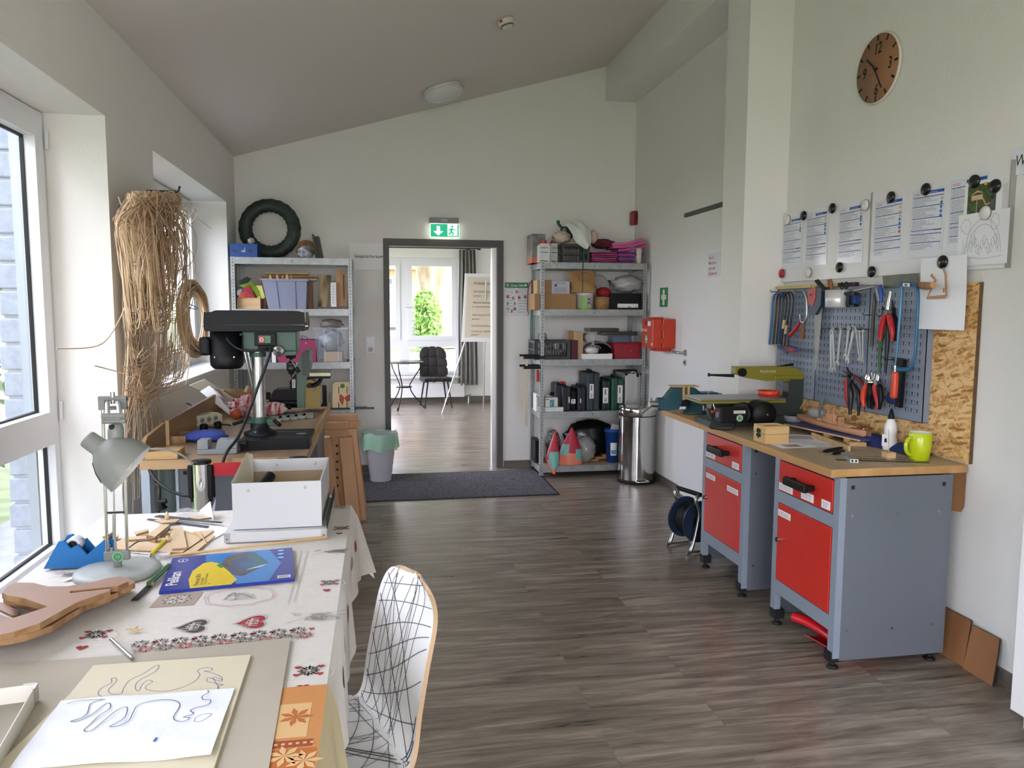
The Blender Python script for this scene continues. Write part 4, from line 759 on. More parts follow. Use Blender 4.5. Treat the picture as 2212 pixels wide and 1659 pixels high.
# wood bits left of the saw
DWD = wood('dark_sticks','8a6340','6d4a2c','x',20)
for k, (x, y, a_) in enumerate(((1.93,4.32,.3),(1.97,4.28,-.2),(2.02,4.26,.1),(1.94,4.26,.15),(2.0,4.33,.45))):
    m = MB(RZ((x,y,ZB+.0006+.0*k),a_)); m.box(-.07,.07,-.006,.006,.011*(k%2)*.0,.010,DWD); one('wooden_stick',['dark stick lying nearest the vise','short dark stick under the scroll saw switch','dark stick lying closest to the pier','dark stick nearest the worktop edge by the vise','dark stick lying crosswise by the scroll saw'][k],'stick',m,None,'dark sticks by the scroll saw')
# pinewood box
p = Pz(1653,959,ZB); PN = wood('pine_box_wood','d9bb86','c49a5c','x',9); t = onb('wooden_box','small pinewood box with a black clasp near the worktop edge','box',RZ((1.853,3.43,ZB),.02))
def q_(a): return a
bw_, bd_, bh_ = .125, .115, .085
m = MB(); m.box(0,bw_,0,bd_,0,.045,PN); m.box(.002,bw_-.002,.002,bd_-.002,.045,.047,INK); m.build('body',t,.002)
m = MB(); m.box(-.001,bw_+.001,-.001,bd_+.001,.047,bh_-.006,PN); 
for bx in ((0,bw_,0,.014),(0,bw_,bd_-.014,bd_),(0,.014,.014,bd_-.014),(bw_-.014,bw_,.014,bd_-.014)): m.box(*bx,bh_-.006,bh_,PN)
m.build('lid',t,.001)
m = MB(); 
for z in (.036,.058): m.cyl((-.0045,.05,z-.008),(-.0045,.05,z+.008),.007,INKB,n=12); m.cyl((-.0045,.066,z-.008),(-.0045,.066,z+.008),.007,INKB,n=12)
m.tube([(-.006,.058,.02),(-.006,.058,.07)],.003,INKB,6); m.build('clasp',t)
# sheet with picture, ruler, knife, aluminium profile
p = Pz(1668,963,ZB); m = MB(RZ((1.875,3.405,ZB+.0006),-.02)); m.box(0,.30,-.10,.11,0,.0005,PAP); m.quad(.035,.12,-.075,-.01,.0008,mat('orange_photo_print','c58a68',.5,col2='8f93a5',scale=90))
for k in range(9): m.quad(.15,.15+.09+.04*((k*7)%3)/3,.08-.014*k,.081-.014*k,.0008,INK)
one('printed_sheet','white printed sheet with a small orange picture beside the pinewood box','paper',m)
p = Pz(1700,940,ZB); m = MB(RZ((1.99,3.62,ZB+.0006),-.35)); m.box(0,.25,-.08,.1,0,.0004,PAP); m.quad(.02,.2,-.05,.06,.0007,mat('grey_print','b9b4bd',.7)); one('printed_sheet','white sheet half under the pinewood box towards the ship model','paper',m)
m = MB(RZ((2.03,3.26,ZB+.0011),-.35)); m.grid(lambda u,v:(.2*u,.14*v,.001+.006*math.sin(5*u+3*v)**2),10,8,CLEARD,th=.0006); one('plastic_bag','crumpled clear plastic bag on the printed sheet','bag',m)
m = MB(RZ((1.96,3.0,ZB+.0006),1.25)); m.box(-.005,.02,-.38,.0,0,.0012,DSTEEL); one('steel_ruler','dark thin steel ruler lying parallel to the worktop edge','ruler',m)
for (a_,b_,nm_,lb) in (((1.99,3.16),(2.14,3.235),'cutter_knife','slim black cutter knife lying beside the printed sheet'),((2.0,3.10),(2.10,3.16),'pocket_knife','short black folding knife with a silver end nearer the aluminium bar')):
    A, B = V((*a_,ZB+.0085)), V((*b_,ZB+.0085)); m = MB(); m.tube([A,A*.8+B*.2,A*.5+B*.5,A*.1+B*.9,B],[.003,.0078,.008,.0075,.004],BLK,10); m.tube([A+V((0,0,.0)),A-(B-A).normalized()*.035],[.003,.001],STEEL,6); one(nm_,lb,'knife',m)
t = onb('aluminium_square','silver aluminium square with a long black blade at the near worktop corner','square',RZ((2.0,2.935,ZB),math.radians(70)))
m = MB(); m.box(0,.165,-.017,.017,.0005,.017,mat('aluminium','c6c8c8',.35,metal=.7)); m.build('stock',t,.001)
m = MB(); m.cyl((-.0008,-.007,.009),(.001,-.007,.009),.005,INKB,n=12); m.cyl((-.0008,.008,.009),(.001,.008,.009),.005,INKB,n=12); m.build('end_hole',t)
m = MB(); m.box(.1,.128,-.30,-.016,.006,.0075,mat('burnished_blade','8f8a7e',.3,metal=.7)); m.build('blade',t)
# wooden rails, blocks, ship
for (u0,v0,u1,v1,w_,h_,lb) in ((1752,944,1832,975,.012,.024,'thin pale batten lying in front of the ship model'),(1836,965,1872,965,.04,.02,'short thick pale block behind the thin batten')):
    A, B = Pz(u0,v0,ZB), Pz(u1,v1,ZB); d = B-A; an = math.atan2(d.y,d.x); m = MB(RZ((A.x,A.y,ZB+.0005),an)); m.box(0,d.length,0,w_,0,h_,LW_); one('wooden_batten',lb,'wood',m,None,None,.0015)
for u, v, lb in ((1782,944,'small square wooden support under the far part of the ship board'),(1826,956,'small square wooden support under the near part of the ship board')):
    p = Pz(u,v,ZB); m = MB(RZ((p.x+.02,p.y,ZB+.0005),-1.2)); m.box(-.018,.018,-.018,.018,0,.022,LW_); one('wooden_block',lb,'wood',m)
A = V((2.27,3.84,ZB)); B = V((2.35,3.30,ZB)); d = B-A; an = math.atan2(d.y,d.x); MS = RZ((A.x,A.y,ZB),an); Ls = d.length
m = MB(); m.box(-.03,Ls-.01,-.075,.055,.0235,.03,mat('violet_blue_paint','55568c',.6)); m.box(-.03,Ls-.01,-.0755,-.073,.0233,.0302,LW_); one('ship_board','thin blue painted board carrying the ship model','board',m,MS)
SWD = wood('reddish_limewood','c99b78','b37f5c','x',10); t = T('ship_model','unpainted wooden warship model on the blue board','model ship',MS)
n_ = 16; hull = []
m = MB(); Lh = Ls-.02
def hull_f(u,v):
    x = Lh*u; w = .038*(math.sin(math.pi*min(1,.04+u*1.05))**.45); a2 = (v-.5)*math.pi
    return (x, w*math.sin(a2)*(.9+.1*abs(math.sin(a2))), .0305+.034+.010*(1-u)**2*2-.033*math.cos(a2)**.6)
m.grid(hull_f,30,12,SWD); m.grid(lambda u,v:(Lh*u,.038*(math.sin(math.pi*min(1,.04+u*1.05))**.45)*(1-2*v),.0305+.034+.010*(1-u)**2*2),30,6,SWD,False); m.build('hull',t)
rd = random.Random(5)
for k in range(24):
    x = Lh*(.32+.42*rd.random()); s = .005+.009*rd.random(); h_ = .012+.075*rd.random()*math.exp(-((x/Lh-.48)/.12)**2); y = rd.uniform(-.014,.014); m = MB(); m.box(x-s,x+s,y-s*.8,y+s*.8,.0645,.068+h_,SWD)
    if k % 3 == 0: m.cyl((x,y,.068+h_*.6),(x+.025,y,.07+h_*.6),.0022,SWD,n=6)
    m.build(['deck_house','gun_turret','bridge_block'][k%3],t)
for x, h_ in ((.42,.10),(.5,.085)): m = MB(); m.cyl((Lh*x,0,.065),(Lh*x,0,.065+h_),.004,SWD,.0025,8); m.build('mast',t)
m = MB(); m.tube(sm([(Lh*.74+.02*math.cos(q),.02*math.sin(q*1.3),.069+.006*(q%2)) for q in range(9)],3),.0012,mat('twine','d9c8a4',.8),5); one('twine_loop','small tangle of twine lying on the ship model deck','string',m,MS)
m = MB(); m.ell((Lh*.88,.01,.069),(.006,.006,.006),mat('pink_bead','d78b86',.4),12,8); one('pink_bead','tiny pink bead at the stern of the ship model','bead',m,MS)
# bottle, mug, cloth, jars behind
GL = mat('glue_white','e9e9e8',.35); t = onb('glue_bottle','white glue bottle with a pointed black cap by the green mug','bottle',V((2.36,3.2,ZB)))
hb_ = Py(1934,882,3.2).z-ZB; k_ = hb_/.21
m = MB(); m.lathe([(0,0),(.032,0),(.034,.005),(.034,.05),(.028,.07),(.031,.09),(.030,.12),(.016,.155),(.013,.16),(0,.16)],GL,Matrix.Scale(k_,4),n=28); m.build('body',t)
m = MB(); m.lathe([(.015,.157),(.015,.17),(.004,.208),(0,.21)],BLK,Matrix.Scale(k_,4),n=20); m.build('cap',t)
m = MB(MF((-.0335,-.008,.02),(.35,-1,0),(0,0,1))); m.box(-.012,.022,.0,.055,0.002,.004,PAP); m.add([(0,.03,.005),(.016,.03,.005),(.008,.04,.005)],[(0,1,2)],INKB); m.quad(.002,.014,.018,.03,.005,INKB); m.build('label',t)
MG = mat('lime_ceramic','b9c81a',.22); p = (2.325,2.955,ZB); hm = Py(1973,934,2.955).z-ZB; t = onb('mug','lime green mug on the near end of the workbench','mug',V(p))
m = MB(); m.lathe([(0,.004),(.034,.004),(.036,0),(.040,.003),(.0465,hm*.5),(.047,hm-.002),(.0455,hm)],MG,n=40); m.lathe([(.0455,hm),(.0435,hm-.002),(.042,hm*.5),(.036,.008),(0,.008)],mat('mug_inside','e4e6dc',.25),n=40); m.build('body',t)
m = MB(); m.tube(sm([(-.044,-.004,hm*.78),(-.062,-.01,hm*.8),(-.078,-.014,hm*.62),(-.076,-.014,hm*.4),(-.06,-.01,hm*.24),(-.04,-.004,hm*.2)],5),.0068,MG,10,flat=1.2); m.build('handle',t)
BC = mat('navy_cloth','1c2a66',.85); m = MB()
def cl(u,v): return (2.33+.11*v+.01*math.sin(9*u), 3.02+.62*u, ZB+.002+.05*(math.sin(math.pi*v)**.6)*(.5+.5*abs(math.sin(7*u+1)))*math.sin(math.pi*min(1,.06+u*.94+.0))**.3)
m.grid(cl,40,12,BC,th=.002); one('blue_cloth','dark blue folded cloth lying along the wall behind the bottle and mug','cloth',m)
p = (2.40,3.88,ZB); t = onb('plastic_beaker','clear plastic beaker with a brush, behind the ship model','beaker',V(p)); m = MB(); m.lathe([(0,0),(.038,0),(.05,.10),(.0485,.10),(.037,.003),(0,.003)],CLEAR,n=28); m.build('body',t)
m = MB(); m.tube([(2.40,3.86,ZB+.01),(2.385,3.83,ZB+.1),(2.38,3.81,ZB+.14),(2.375,3.79,ZB+.175)],[.006,.006,.012,.012],mat('brush_grey','7b8179',.5),8); one('brush','grey brush leaning in the clear beaker','brush',m)
m = MB(); m.lathe([(0,0),(.02,0),(.02,.05),(.012,.06),(.012,.075),(0,.075)],mat('milky_bottle','d7dae0',.3),n=20); one('small_bottle','little milky bottle right of the clear beaker','bottle',m,(2.40,3.74,ZB+.0005))
m = MB(); m.tube(sm([(2.36,3.98,ZB+.01),(2.35,3.97,ZB+.09),(2.37,3.94,ZB+.15)],4),.003,LW_,5); one('cane_strip','thin bent strip standing left of the beaker','strip',m)
CRW = mat('burl_wood','b78a5b',.7,noise=.35,scale=25)
m = MB(); m.ell((0,0,.045),(.045,.06,.045),CRW,jit=.1); one('wood_chunk','rough brown wood chunk by the scroll saw foot','wood',m,(2.40,4.16,ZB)); 
m = MB(); m.ell((0,0,.032),(.05,.05,.033),mat('crumpled_tan_paper','c8b296',.8,noise=.25,scale=30),jit=.13); one('crumpled_paper','crumpled tan paper ball in front of the wood chunk','paper',m,(2.345,4.045,ZB))
m = MB(); m.lathe([(0,0),(.05,0),(.062,.035),(.06,.035),(.048,.003),(0,.003)],CLEAR,n=28); one('plastic_tray','shallow clear tray between the crumpled paper and the beaker','tray',m,(2.37,3.97-.0,ZB+.0) if False else (2.29,3.93,ZB+.0305))
m = MB(); m.box(-.02,.02,-.02,.02,0,.03,LW_); m.cyl((0,.0,.03),(-.006,.0,.13),.0015,LW_,n=6); one('pin_block','little wooden block with an upright stick left of the green mug','wood',m,(2.21,3.0,ZB+.0005))
# ================================================================ beside and below the bench
PKW = wood('laminate_sample','a3744c','86593a','z',5)
for (y0,y1,x0,lb,z1) in ((2.735,2.95,2.415,'wood look laminate sample leaning on the wall, the wider far one',.20),(2.57,2.728,2.408,'wood look laminate sample leaning on the wall, the nearer narrow one with curved edge',.19)):
    m = MB(); R_ = Matrix.Translation((x0,0,0.001))@Matrix.Rotation(math.radians(10),4,'Y')
    pr = [(y0,0),(y1,0),(y1,z1),(y0+.015,z1),(y0+.008,z1*.7)] if y0 < 2.6 else [(y0,0),(y1,0),(y1,z1),(y0+.01,z1),(y0+.004,z1*.5)]
    vs = [V((0,y,z)) for y, z in pr]+[V((.008,y,z)) for y, z in pr]; n_ = len(pr); vs = [R_@v for v in vs]
    m.add(vs,[tuple(range(n_))[::-1]],PKW); m.add(vs,[tuple(range(n_,2*n_))],mat('dark_board_edge','3b3631',.7)); m.add(vs,[(i,(i+1)%n_,n_+(i+1)%n_,n_+i) for i in range(n_)],mat('dark_board_edge')); one('laminate_sample',lb,'board',m)
RP = mat('glossy_red_plastic','c01320',.3); t = T('dustpan','red plastic dustpan and handle on the floor under the nearer cabinet','dustpan',RZ((2.03,2.98,0),0))
m = MB(); m.grid(lambda u,v:(-.13+.26*u,.12-.3*v,.008+.05*(abs(2*u-1)**5)*(.3+.7*v)+.06*max(0,v-.8)*5*.8),16,12,RP,th=.004); m.build('pan',t)
m = MB(); m.tube(sm([(-.06,-.02,.05),(-.10,.03,.08),(-.14,.09,.10),(-.17,.15,.10)],4),.014,RP,10,flat=1.6); m.build('handle',t)
# cable reel
t = T('cable_reel','dark blue cable reel with a silver tube stand beside the farther cabinet','cable reel',RZ((1.93,4.46,0),.3)); NV = mat('navy_reel','1d2a3f',.4)
for y in (-.07,.07): m = MB(); m.cyl((0,y-.006,.19),(0,y+.006,.19),.13,NV,n=36); m.cyl((0,y-.012,.19),(0,y+.012,.19),.05,BLK,n=20); m.build('flange',t)
m = MB()
for k in range(6): m.lathe([(.09,-.055+k*.02),(.10,-.045+k*.02),(.09,-.035+k*.02)],RUB,Matrix.Translation((0,0,.19))@Matrix.Rotation(math.pi/2,4,'X'),n=30)
m.build('cable_coil',t)
for y in (-.1,.1): m = MB(); m.tube(sm([(-.12,y,.014),(-.09,y,.02),(-.06,y,.1),(-.03,y,.25),(-.06,y,.34),(-.02,y,.37)],4),.011,STEEL,8); m.tube(sm([(-.10,y,.02),(.0,y,.012),(.08,y,.02),(.06,y,.1),(0,y,.19)],4),.009,STEEL,8); m.build('stand_tube',t)
m = MB(); m.tube([(-.03,-.11,.37),(-.03,.11,.37)],.014,BLK,8); m.build('handle',t)
# white cabinet at the right picture edge
m = MB(); m.box(2.05,2.45,1.2,2.18,.0,2.0,WHITE)
pc = Px(2190,500,2.45); t = T('white_cabinet','tall white cabinet, only a strip of it at the right edge beyond the whiteboards','cabinet',V((2.26,2.3,0)))
m = WB(t); m.box(2.262,2.455,1.3,2.30,.055,1.915,WHITE); m.build('body',t,.002); m = WB(t); m.box(2.245,2.26,1.3,2.31,.06,1.91,WHITE); m.build('door',t,.002); m = WB(t); m.box(2.275,2.44,1.3,2.28,0,.055,mat('plinth_grey','9a9a98',.6)); m.build('plinth',t)
# ================================================================ left foreground: covered table
ZT = .7625
def A1(x,y,z=ZT): return Pz(x/3.686, 850+y/3.686, z)
def A2(x,y,z=ZT): return Pz(x/3.868, 1230+y/3.868, z)
def A3(x,y,z=ZT): return Pz(400+x/2.339, 950+y/2.339, z)
TX0, TX1, TY0, TY1 = -.965, -.112, .95, 2.895
t = T('work_table','long table under the printed cloth at the left window, on steel legs','table',V(((TX0+TX1)/2,1.9,0)))
m = WB(t); m.box(TX0,TX1,TY0,TY1,.732,.758,WHITE); m.build('tabletop',t)
for x in (TX0+.07,TX1-.06):
    for y in (TY0+.1,TY1-.08): m = WB(t); m.cyl((x,y,0),(x,y,.732),.025,CHR,n=20); m.lathe([(0,0),(.055,0),(.055,.008),(.035,.02),(.025,.022)],CHR,Matrix.Translation((x,y,0)),n=28); m.build('leg',t)
CLM = mat('linen_cloth','dad5cd',.9,noise=.05,scale=60,bump=.1,bscale=300); 
def drop(u,v,y0,y1,far=False):
    y = y0+(y1-y0)*u; f = max(0,(y-(TY1-.28))/.28)
    x = TX1+.002+.012*min(1,v*6)+v*(.006+.010*math.sin(15*y)+.006*math.sin(37*y+1))+f*f*v*.07
    return (x, y+f*v*.06, .7605-.018*max(0,0)-(.24+.03*math.sin(4*y)+.07*f)*v)
m = MB()
m.grid(lambda u,v:(TX0-.01+(TX1+.012-TX0)*u, 1.44+(TY1-1.44)*v, .7605+.0006*math.sin(9*u+7*v)),20,30,CLM)
m.grid(lambda u,v: drop(u,v,1.40,TY1),60,14,CLM)
m.grid(lambda u,v:(TX0-.01+(TX1+.012-TX0)*u, TY1+.004+.01*v+.012*v*math.sin(30*u), .7605-.2*v),40,8,CLM)
m.grid(lambda u,v: (TX1+.002+(.012*min(1,v*6)+.07*v)*(1-u), TY1+.06*v*(1-u)+.015*v*u, .7605-(.31-.1*u)*v),8,10,CLM)
# printed motifs
PB, PRD, PGY, PPK, PTN = (mat(n,c,.9) for n,c in (('print_umber','4f4340'),('print_crimson','a32a36'),('print_grey','8b8783'),('print_rose','cf9aa0'),('print_taupe','a8988b')))
def heart(c, s, rot, mt, z, n=26, out=None, tgt=None):
    pts = []
    for k in range(n):
        q = 2*math.pi*k/n; x = 16*math.sin(q)**3/17; y = (13*math.cos(q)-5*math.cos(2*q)-2*math.cos(3*q)-math.cos(4*q))/17
        pts.append((c[0]+s*(x*math.cos(rot)-y*math.sin(rot)), c[1]+s*(x*math.sin(rot)+y*math.cos(rot))))
    if out: m.line(pts,out,mt,z,True)
    else: m.add([(a,b,z) for a,b in pts],[tuple(range(n))[::-1] if False else tuple(range(n))],mt)
def cross(c, s, mt, z, rot=0):
    for k in range(4):
        a = rot+k*math.pi/2; d = V((math.cos(a),math.sin(a))); e = V((-d.y,d.x)); c2 = V(c)
        m.line([c2+d*s*.2, c2+d*s],s*.13,mt,z); m.line([c2+d*s*.75-e*s*.4, c2+d*s*.55, c2+d*s*.75+e*s*.4],s*.12,mt,z); m.line([c2+d*s*.3+e*s*.3, c2+d*s*.75+e*s*.7],s*.13,mt,z)
def xy(p): return (p.x,p.y)
zc = .7622
for (f,u,v,s,mt,lc) in ((A2,1615,475,.040,PB,CLM),(A3,340,920,.040,PRD,CLM)):
    c = xy(f(u,v)); heart(c,s,-1.5,mt,zc); heart(c,s*1.17,-1.5,PGY,zc,out=.0012); 
    for k in range(-2,3): m.line([(c[0]-s*.45+.012*k*.5,c[1]+.011*k),(c[0]+s*.35,c[1]+.011*k)],.0022,lc,zc+.0003)
    m.line([(c[0]-s*.1,c[1]-s*.6),(c[0]-s*.1,c[1]+s*.6)],.003,lc,zc+.0003); cross((c[0],c[1]),s*.45,lc,zc+.0004)
for (f,u,v,s) in ((A2,800,540,.055),(A3,625,1165,.055),(A3,730,720,.045),(A3,790,445,.05)):
    c = xy(f(u,v)); heart(c,s,3.14,mat('print_pale','c9c2b9',.9),zc,out=.0014); cross(c,s*.42,PB,zc); cross(c,s*.38,PB,zc,.78)
    for k in range(4): heart((c[0]+s*.42*(-1)**k, c[1]+s*.3*(-1)**(k//2)),s*.14,0,PRD,zc+.0002)
    heart((c[0]-s*.1,c[1]-s*1.25),s*.24,0,PRD,zc)
for k in range(9):
    p = A2(1170+165*k,620-14*k); cross(xy(p),.020,PB,zc); q = A2(1250+165*k,600-14*k); heart((p.x+.03,p.y+.005),.007,0,PRD,zc); cross((p.x+.02,p.y-.03),.018,PB if k%2 else PRD,zc,.3); cross((p.x+.01,p.y-.03),.02,PTN,zc-.0001,.5)
c = A2(1480,250); m.add([(c.x-.055,c.y-.045,zc-.0002),(c.x+.05,c.y-.045,zc-.0002),(c.x+.055,c.y+.045,zc-.0002),(c.x-.05,c.y+.045,zc-.0002)],[(0,1,2,3)],PTN); cross(xy(c),.036,PB,zc); cross(xy(c),.03,CLM,zc+.0002,.78)
rd = random.Random(8)
def scribble(c, rx, ry, n, w, mt):
    pts = [(c[0]+rx*rd.uniform(-1,1)*.8,c[1]+ry*rd.uniform(-1,1)*.8) for _ in range(n)]; m.line([(p.x,p.y) for p in sm([(a,b,0) for a,b in pts],4)],w,mt,zc)
c = xy(A3(280,790)); scribble(c,.05,.04,26,.0012,PGY); 
for r_ in (.075,.082): m.line([(c[0]+r_*1.1*math.cos(k*.25)+.004*math.sin(k*5),c[1]+r_*.8*math.sin(k*.25)+.004*math.cos(k*4)) for k in range(26)],.0014,PPK,zc,True)
for f,u,v,rx,ry in ((A3,700,890,.055,.03),(A3,760,565,.05,.03),(A1,560,1440,.03,.025),(A3,780,340,.05,.03)):
    c = xy(f(u,v)); scribble(c,rx,ry,40,.0011,PGY); m.line([(c[0]-rx*1.5,c[1]-ry),(c[0]-rx*.6,c[1]+ry*.2),(c[0]+rx,c[1]+ry*1.1)],.0016,PGY,zc); scribble((c[0]-rx*1.2,c[1]+ry*.8),.02,.015,10,.0011,PPK)
for a_,b_ in (((550,820),(620,560)),((520,830),(590,560))): m.line([xy(A3(*a_)),xy(A3(*b_))],.0014,PTN,zc)
for k in range(7):   # motifs on the hanging side
    y = 1.55+.19*k; x = TX1+.035; heartc = (PRD,PB,PTN)[k%3]
    for i in range(10):
        q0, q1 = 2*math.pi*i/10, 2*math.pi*(i+1)/10; f_ = lambda r,q: V(drop(min(.99,max(0,(y-1.40+r*math.cos(q))/(TY1-1.40))),.42+r*3.4*math.sin(q),1.40,TY1))+V((.0012,0,0)); m.add([f_(0,0),f_(.028,q0),f_(.028,q1)],[(0,1,2)],heartc)
one('tablecloth','cream linen tablecloth with printed hearts, crosses and sheep on the left table','tablecloth',m)
# orange cloth
OC = mat('orange_cloth','c98a4f',.9,noise=.08,scale=200); OCL = mat('orange_cloth_light','d8b07c',.9); OCR = mat('rust_band','9a4a28',.9); OCD = mat('deep_orange','b8672c',.9)
m = MB(); y1 = A3(600,1245,.764).y
m.box(-.95,TX1+.004,TY0,y1,.7632,.7642,OC)
m.grid(lambda u,v:(TX1+.004+.012*min(1,v*5)+.02*v+.008*v*math.sin(20*u),TY0+(y1-TY0)*u,.764-.2*v),30,8,mat('cream_lining','cfc09a',.9))
ya, yb_ = A3(600,1330,.7645).y, A3(600,1500,.7645).y
m.quad(-.95,TX1-.02,yb_,ya,.7646,OCL); m.quad(-.95,TX1-.008,yb_-.03,yb_-.008,.7646,OCR); m.quad(-.95,TX1,TY0+.01,yb_-.035,.7645,OCD)
for k in range(24): m.quad(-.4+.012*k,-.394+.012*k,yb_-.022,yb_-.016,.7649,OCL)
for c, mt in ((A3(560,1400,.7645),OCD),(A3(500,1600,.7645),OCL),(A3(600,1620,.7645),OCL)):
    for k in range(7): a = k*.9; d = V((math.cos(a),math.sin(a))); cc_ = V((c.x,c.y)); m.add([(*cc_,.765),(*(cc_+d*.018+V((-d.y,d.x))*.006),.765),(*(cc_+d*.032),.765),(*(cc_+d*.018-V((-d.y,d.x))*.006),.765)],[(0,1,2,3)],mt)
one('orange_cloth','orange patterned cloth lying over the near end of the tablecloth','tablecloth',m)
def qd(m, pts, z0, z1, mt, side=None): m.prism([(p.x,p.y) for p in pts],z0,z1,mt,None,side); return m
m = MB(); qd(m,[Pz(586,1659,.766)+V((.01,-.35,0)),A3(535,1000,.766),A2(1000,720,.766),Pz(0,1437,.766)+V((-.08,0,0)),Pz(0,1659,.766)+V((-.2,-.3,0))][::-1],.7652,.7668,mat('grey_board','b5ac9b',.85,noise=.05,scale=8),mat('grey_board')); one('cardboard_sheet','large grey beige cardboard sheet on the near half of the table','board',m)
PLY = mat('pale_plywood','d9cfb4',.7,noise=.05,scale=4,stretch=(.2,1,1)); zp = .772
m = MB(); qd(m,[A3(332,1085,zp),A2(780,800,zp),Pz(150,1500,zp),Pz(40,1659,zp)+V((-.05,-.1,0)),Pz(451,1659,zp)+V((.01,-.12,0))],.7672,zp,PLY)
pen = mat('purple_pen_line','6b6a95',.8); pend = mat('green_pen_line','3c6e70',.8); penb = mat('dark_pen_line','3b4a63',.8)
def draw(m, f, pts, w, mt, z, k=4): m.line([(p.x,p.y) for p in sm([f(x,y,z) for x,y in pts],k)],w,mt,z+.0003)
draw(m,A2,[(1860,925),(1780,900),(1830,1000),(1760,1020)],.0013,pen,zp)
draw(m,A2,[(870,1075),(820,1040),(850,990),(930,950),(930,915),(960,905),(975,930),(930,980),(905,1010),(930,1040),(1010,1040),(1030,1000),(1080,930),(1200,870),(1300,805),(1330,810),(1290,860),(1160,930),(1130,990),(1160,1015),(1190,960),(1240,925),(1275,940),(1230,970),(1220,1000),(1330,1020),(1480,1000),(1620,940),(1670,880),(1650,850),(1690,825),(1770,825),(1760,850),(1705,850),(1780,870),(1850,900),(1850,935),(1790,920),(1740,905),(1730,935),(1790,950),(1865,965),(1830,975),(1815,1000)],.0013,pen,zp)
one('drawing_board','pale plywood panel with a pen outlined animal, on the cardboard sheet','board',m)
zq = .7745; m = MB()
c00, c10, c11, c01 = A2(120,1610,zq)+V((0,-.02,0)), A3(130,1600,zq), A3(250,1255,zq), A2(510,1095,zq)
def pap(u,v):
    p = (c00*(1-u)+c10*u)*(1-v)+(c01*(1-u)+c11*u)*v; z = .7735+.0015*(1+math.sin(11*u+5*v)*math.sin(9*v-3*u))+.004*max(0,u-.8)*5*(1-v)*.8
    return (p.x,p.y,z)
m.grid(pap,26,22,mat('crumpled_white_paper','e8ebf2',.8,bump=.9,bscale=14),th=.0004); zz = .7768
for pts, mt, w in (([(560,1125),(640,1100),(760,1090),(880,1085)],pend,.0016),([(860,1090),(760,1120),(730,1200),(680,1240),(590,1270),(640,1270),(720,1240),(800,1190),(880,1125),(920,1120),(915,1165),(830,1220),(760,1290),(700,1345),(760,1350),(850,1280),(960,1190),(1040,1150),(1065,1165),(1040,1240),(960,1290),(915,1315),(1000,1305),(1080,1260),(1110,1200),(1160,1130),(1300,1095),(1420,1090),(1490,1110),(1500,1150),(1450,1230),(1470,1265),(1540,1270),(1585,1240),(1530,1235),(1580,1220),(1620,1205),(1590,1180),(1640,1155),(1740,1130),(1760,1090),(1700,1090),(1690,1060),(1740,1030),(1735,1010)],penb,.0017),([(1620,1270),(1680,1270),(1770,1210),(1700,1210),(1640,1235),(1620,1270)],pen,.0013),([(1285,1440),(1310,1405)],mat('blue_pen','3450b0',.8),.004)):
    draw(m,A2,pts,w,mt,zz,3)
one('drawing_paper','crumpled white paper with a traced animal outline, on the plywood panel','paper',m)
# box lid in the corner
t = T('box_lid','shallow grey white box lid with metal corner at the bottom left of the table','box lid',V((-.75,1.3,.767))); c = Pz(76,1478,.80); LDM = mat('offwhite_card','cfcbbf',.6); LDI = mat('lid_inside','9a9384',.8)
an = math.atan2(Pz(0,1610,.80).y-c.y, Pz(0,1610,.80).x-c.x); M2 = LM(t)@MF((c.x,c.y,.7672),(math.cos(an+math.pi/2+3.1416),math.sin(an+math.pi/2+3.1416),0),(math.cos(an),math.sin(an),0)) 
m = MB(M2); m.box(0,.32,0,.45,0,.0015,LDI); m.box(-.002,0,0,.45,0,.033,LDM); m.box(0,.32,-.002,0,0,.033,LDM); m.box(.32,.322,0,.45,0,.033,LDM); m.build('tray',t)
m = MB(M2); m.box(-.004,.0,-.004,.02,.002,.034,STEEL); m.box(-.004,.02,-.004,-.002,.002,.034,STEEL); m.build('corner_fitting',t)
# moose cut-outs
MW = mat('cedar_veneer','a07a62',.6,noise=.2,scale=5,stretch=(.4,1,1)); MWE = wood('board_edge','a98258','7d5634','x',25)
top_ = [(15,195),(60,140),(130,108),(280,112),(400,142),(560,140),(760,110),(900,72),(1000,58),(1070,75),(1075,100),(985,138),(585,180),(582,196),(600,196),(920,160),(922,178),(640,275),(470,370),(330,450),(120,520),(0,545),(-220,560),(-230,430),(0,440),(220,370),(400,310),(200,240),(60,215)]
def moose(name, label, f, z0, z1, dx, dy, sc, ro):
    c = f(450,300,z1); pts = []
    for x, y in top_: p = f(x,y,z1); q = Matrix.Rotation(ro,2) @ V((p.x-c.x,p.y-c.y)); pts.append((c.x+q.x*sc+dx, c.y+q.y*sc+dy))
    m = MB(); m.prism(pts[::-1],z0,z1,MW,None,MWE); one(name,label,'wood cut-out',m,None,None,.001)
moose('wooden_cutout','reddish brown animal shaped board with a slot, top of its stack by the lamp',A2,.8095,.8235,0,0,1,0)
moose('wooden_cutout','reddish brown animal shaped board in the middle of the stack',A2,.789,.8035,.026,-.018,1,.05)
moose('wooden_cutout','reddish brown animal shaped board at the bottom of the stack, on the cloth',A2,.767,.783,.012,-.034,1.0,-.03)
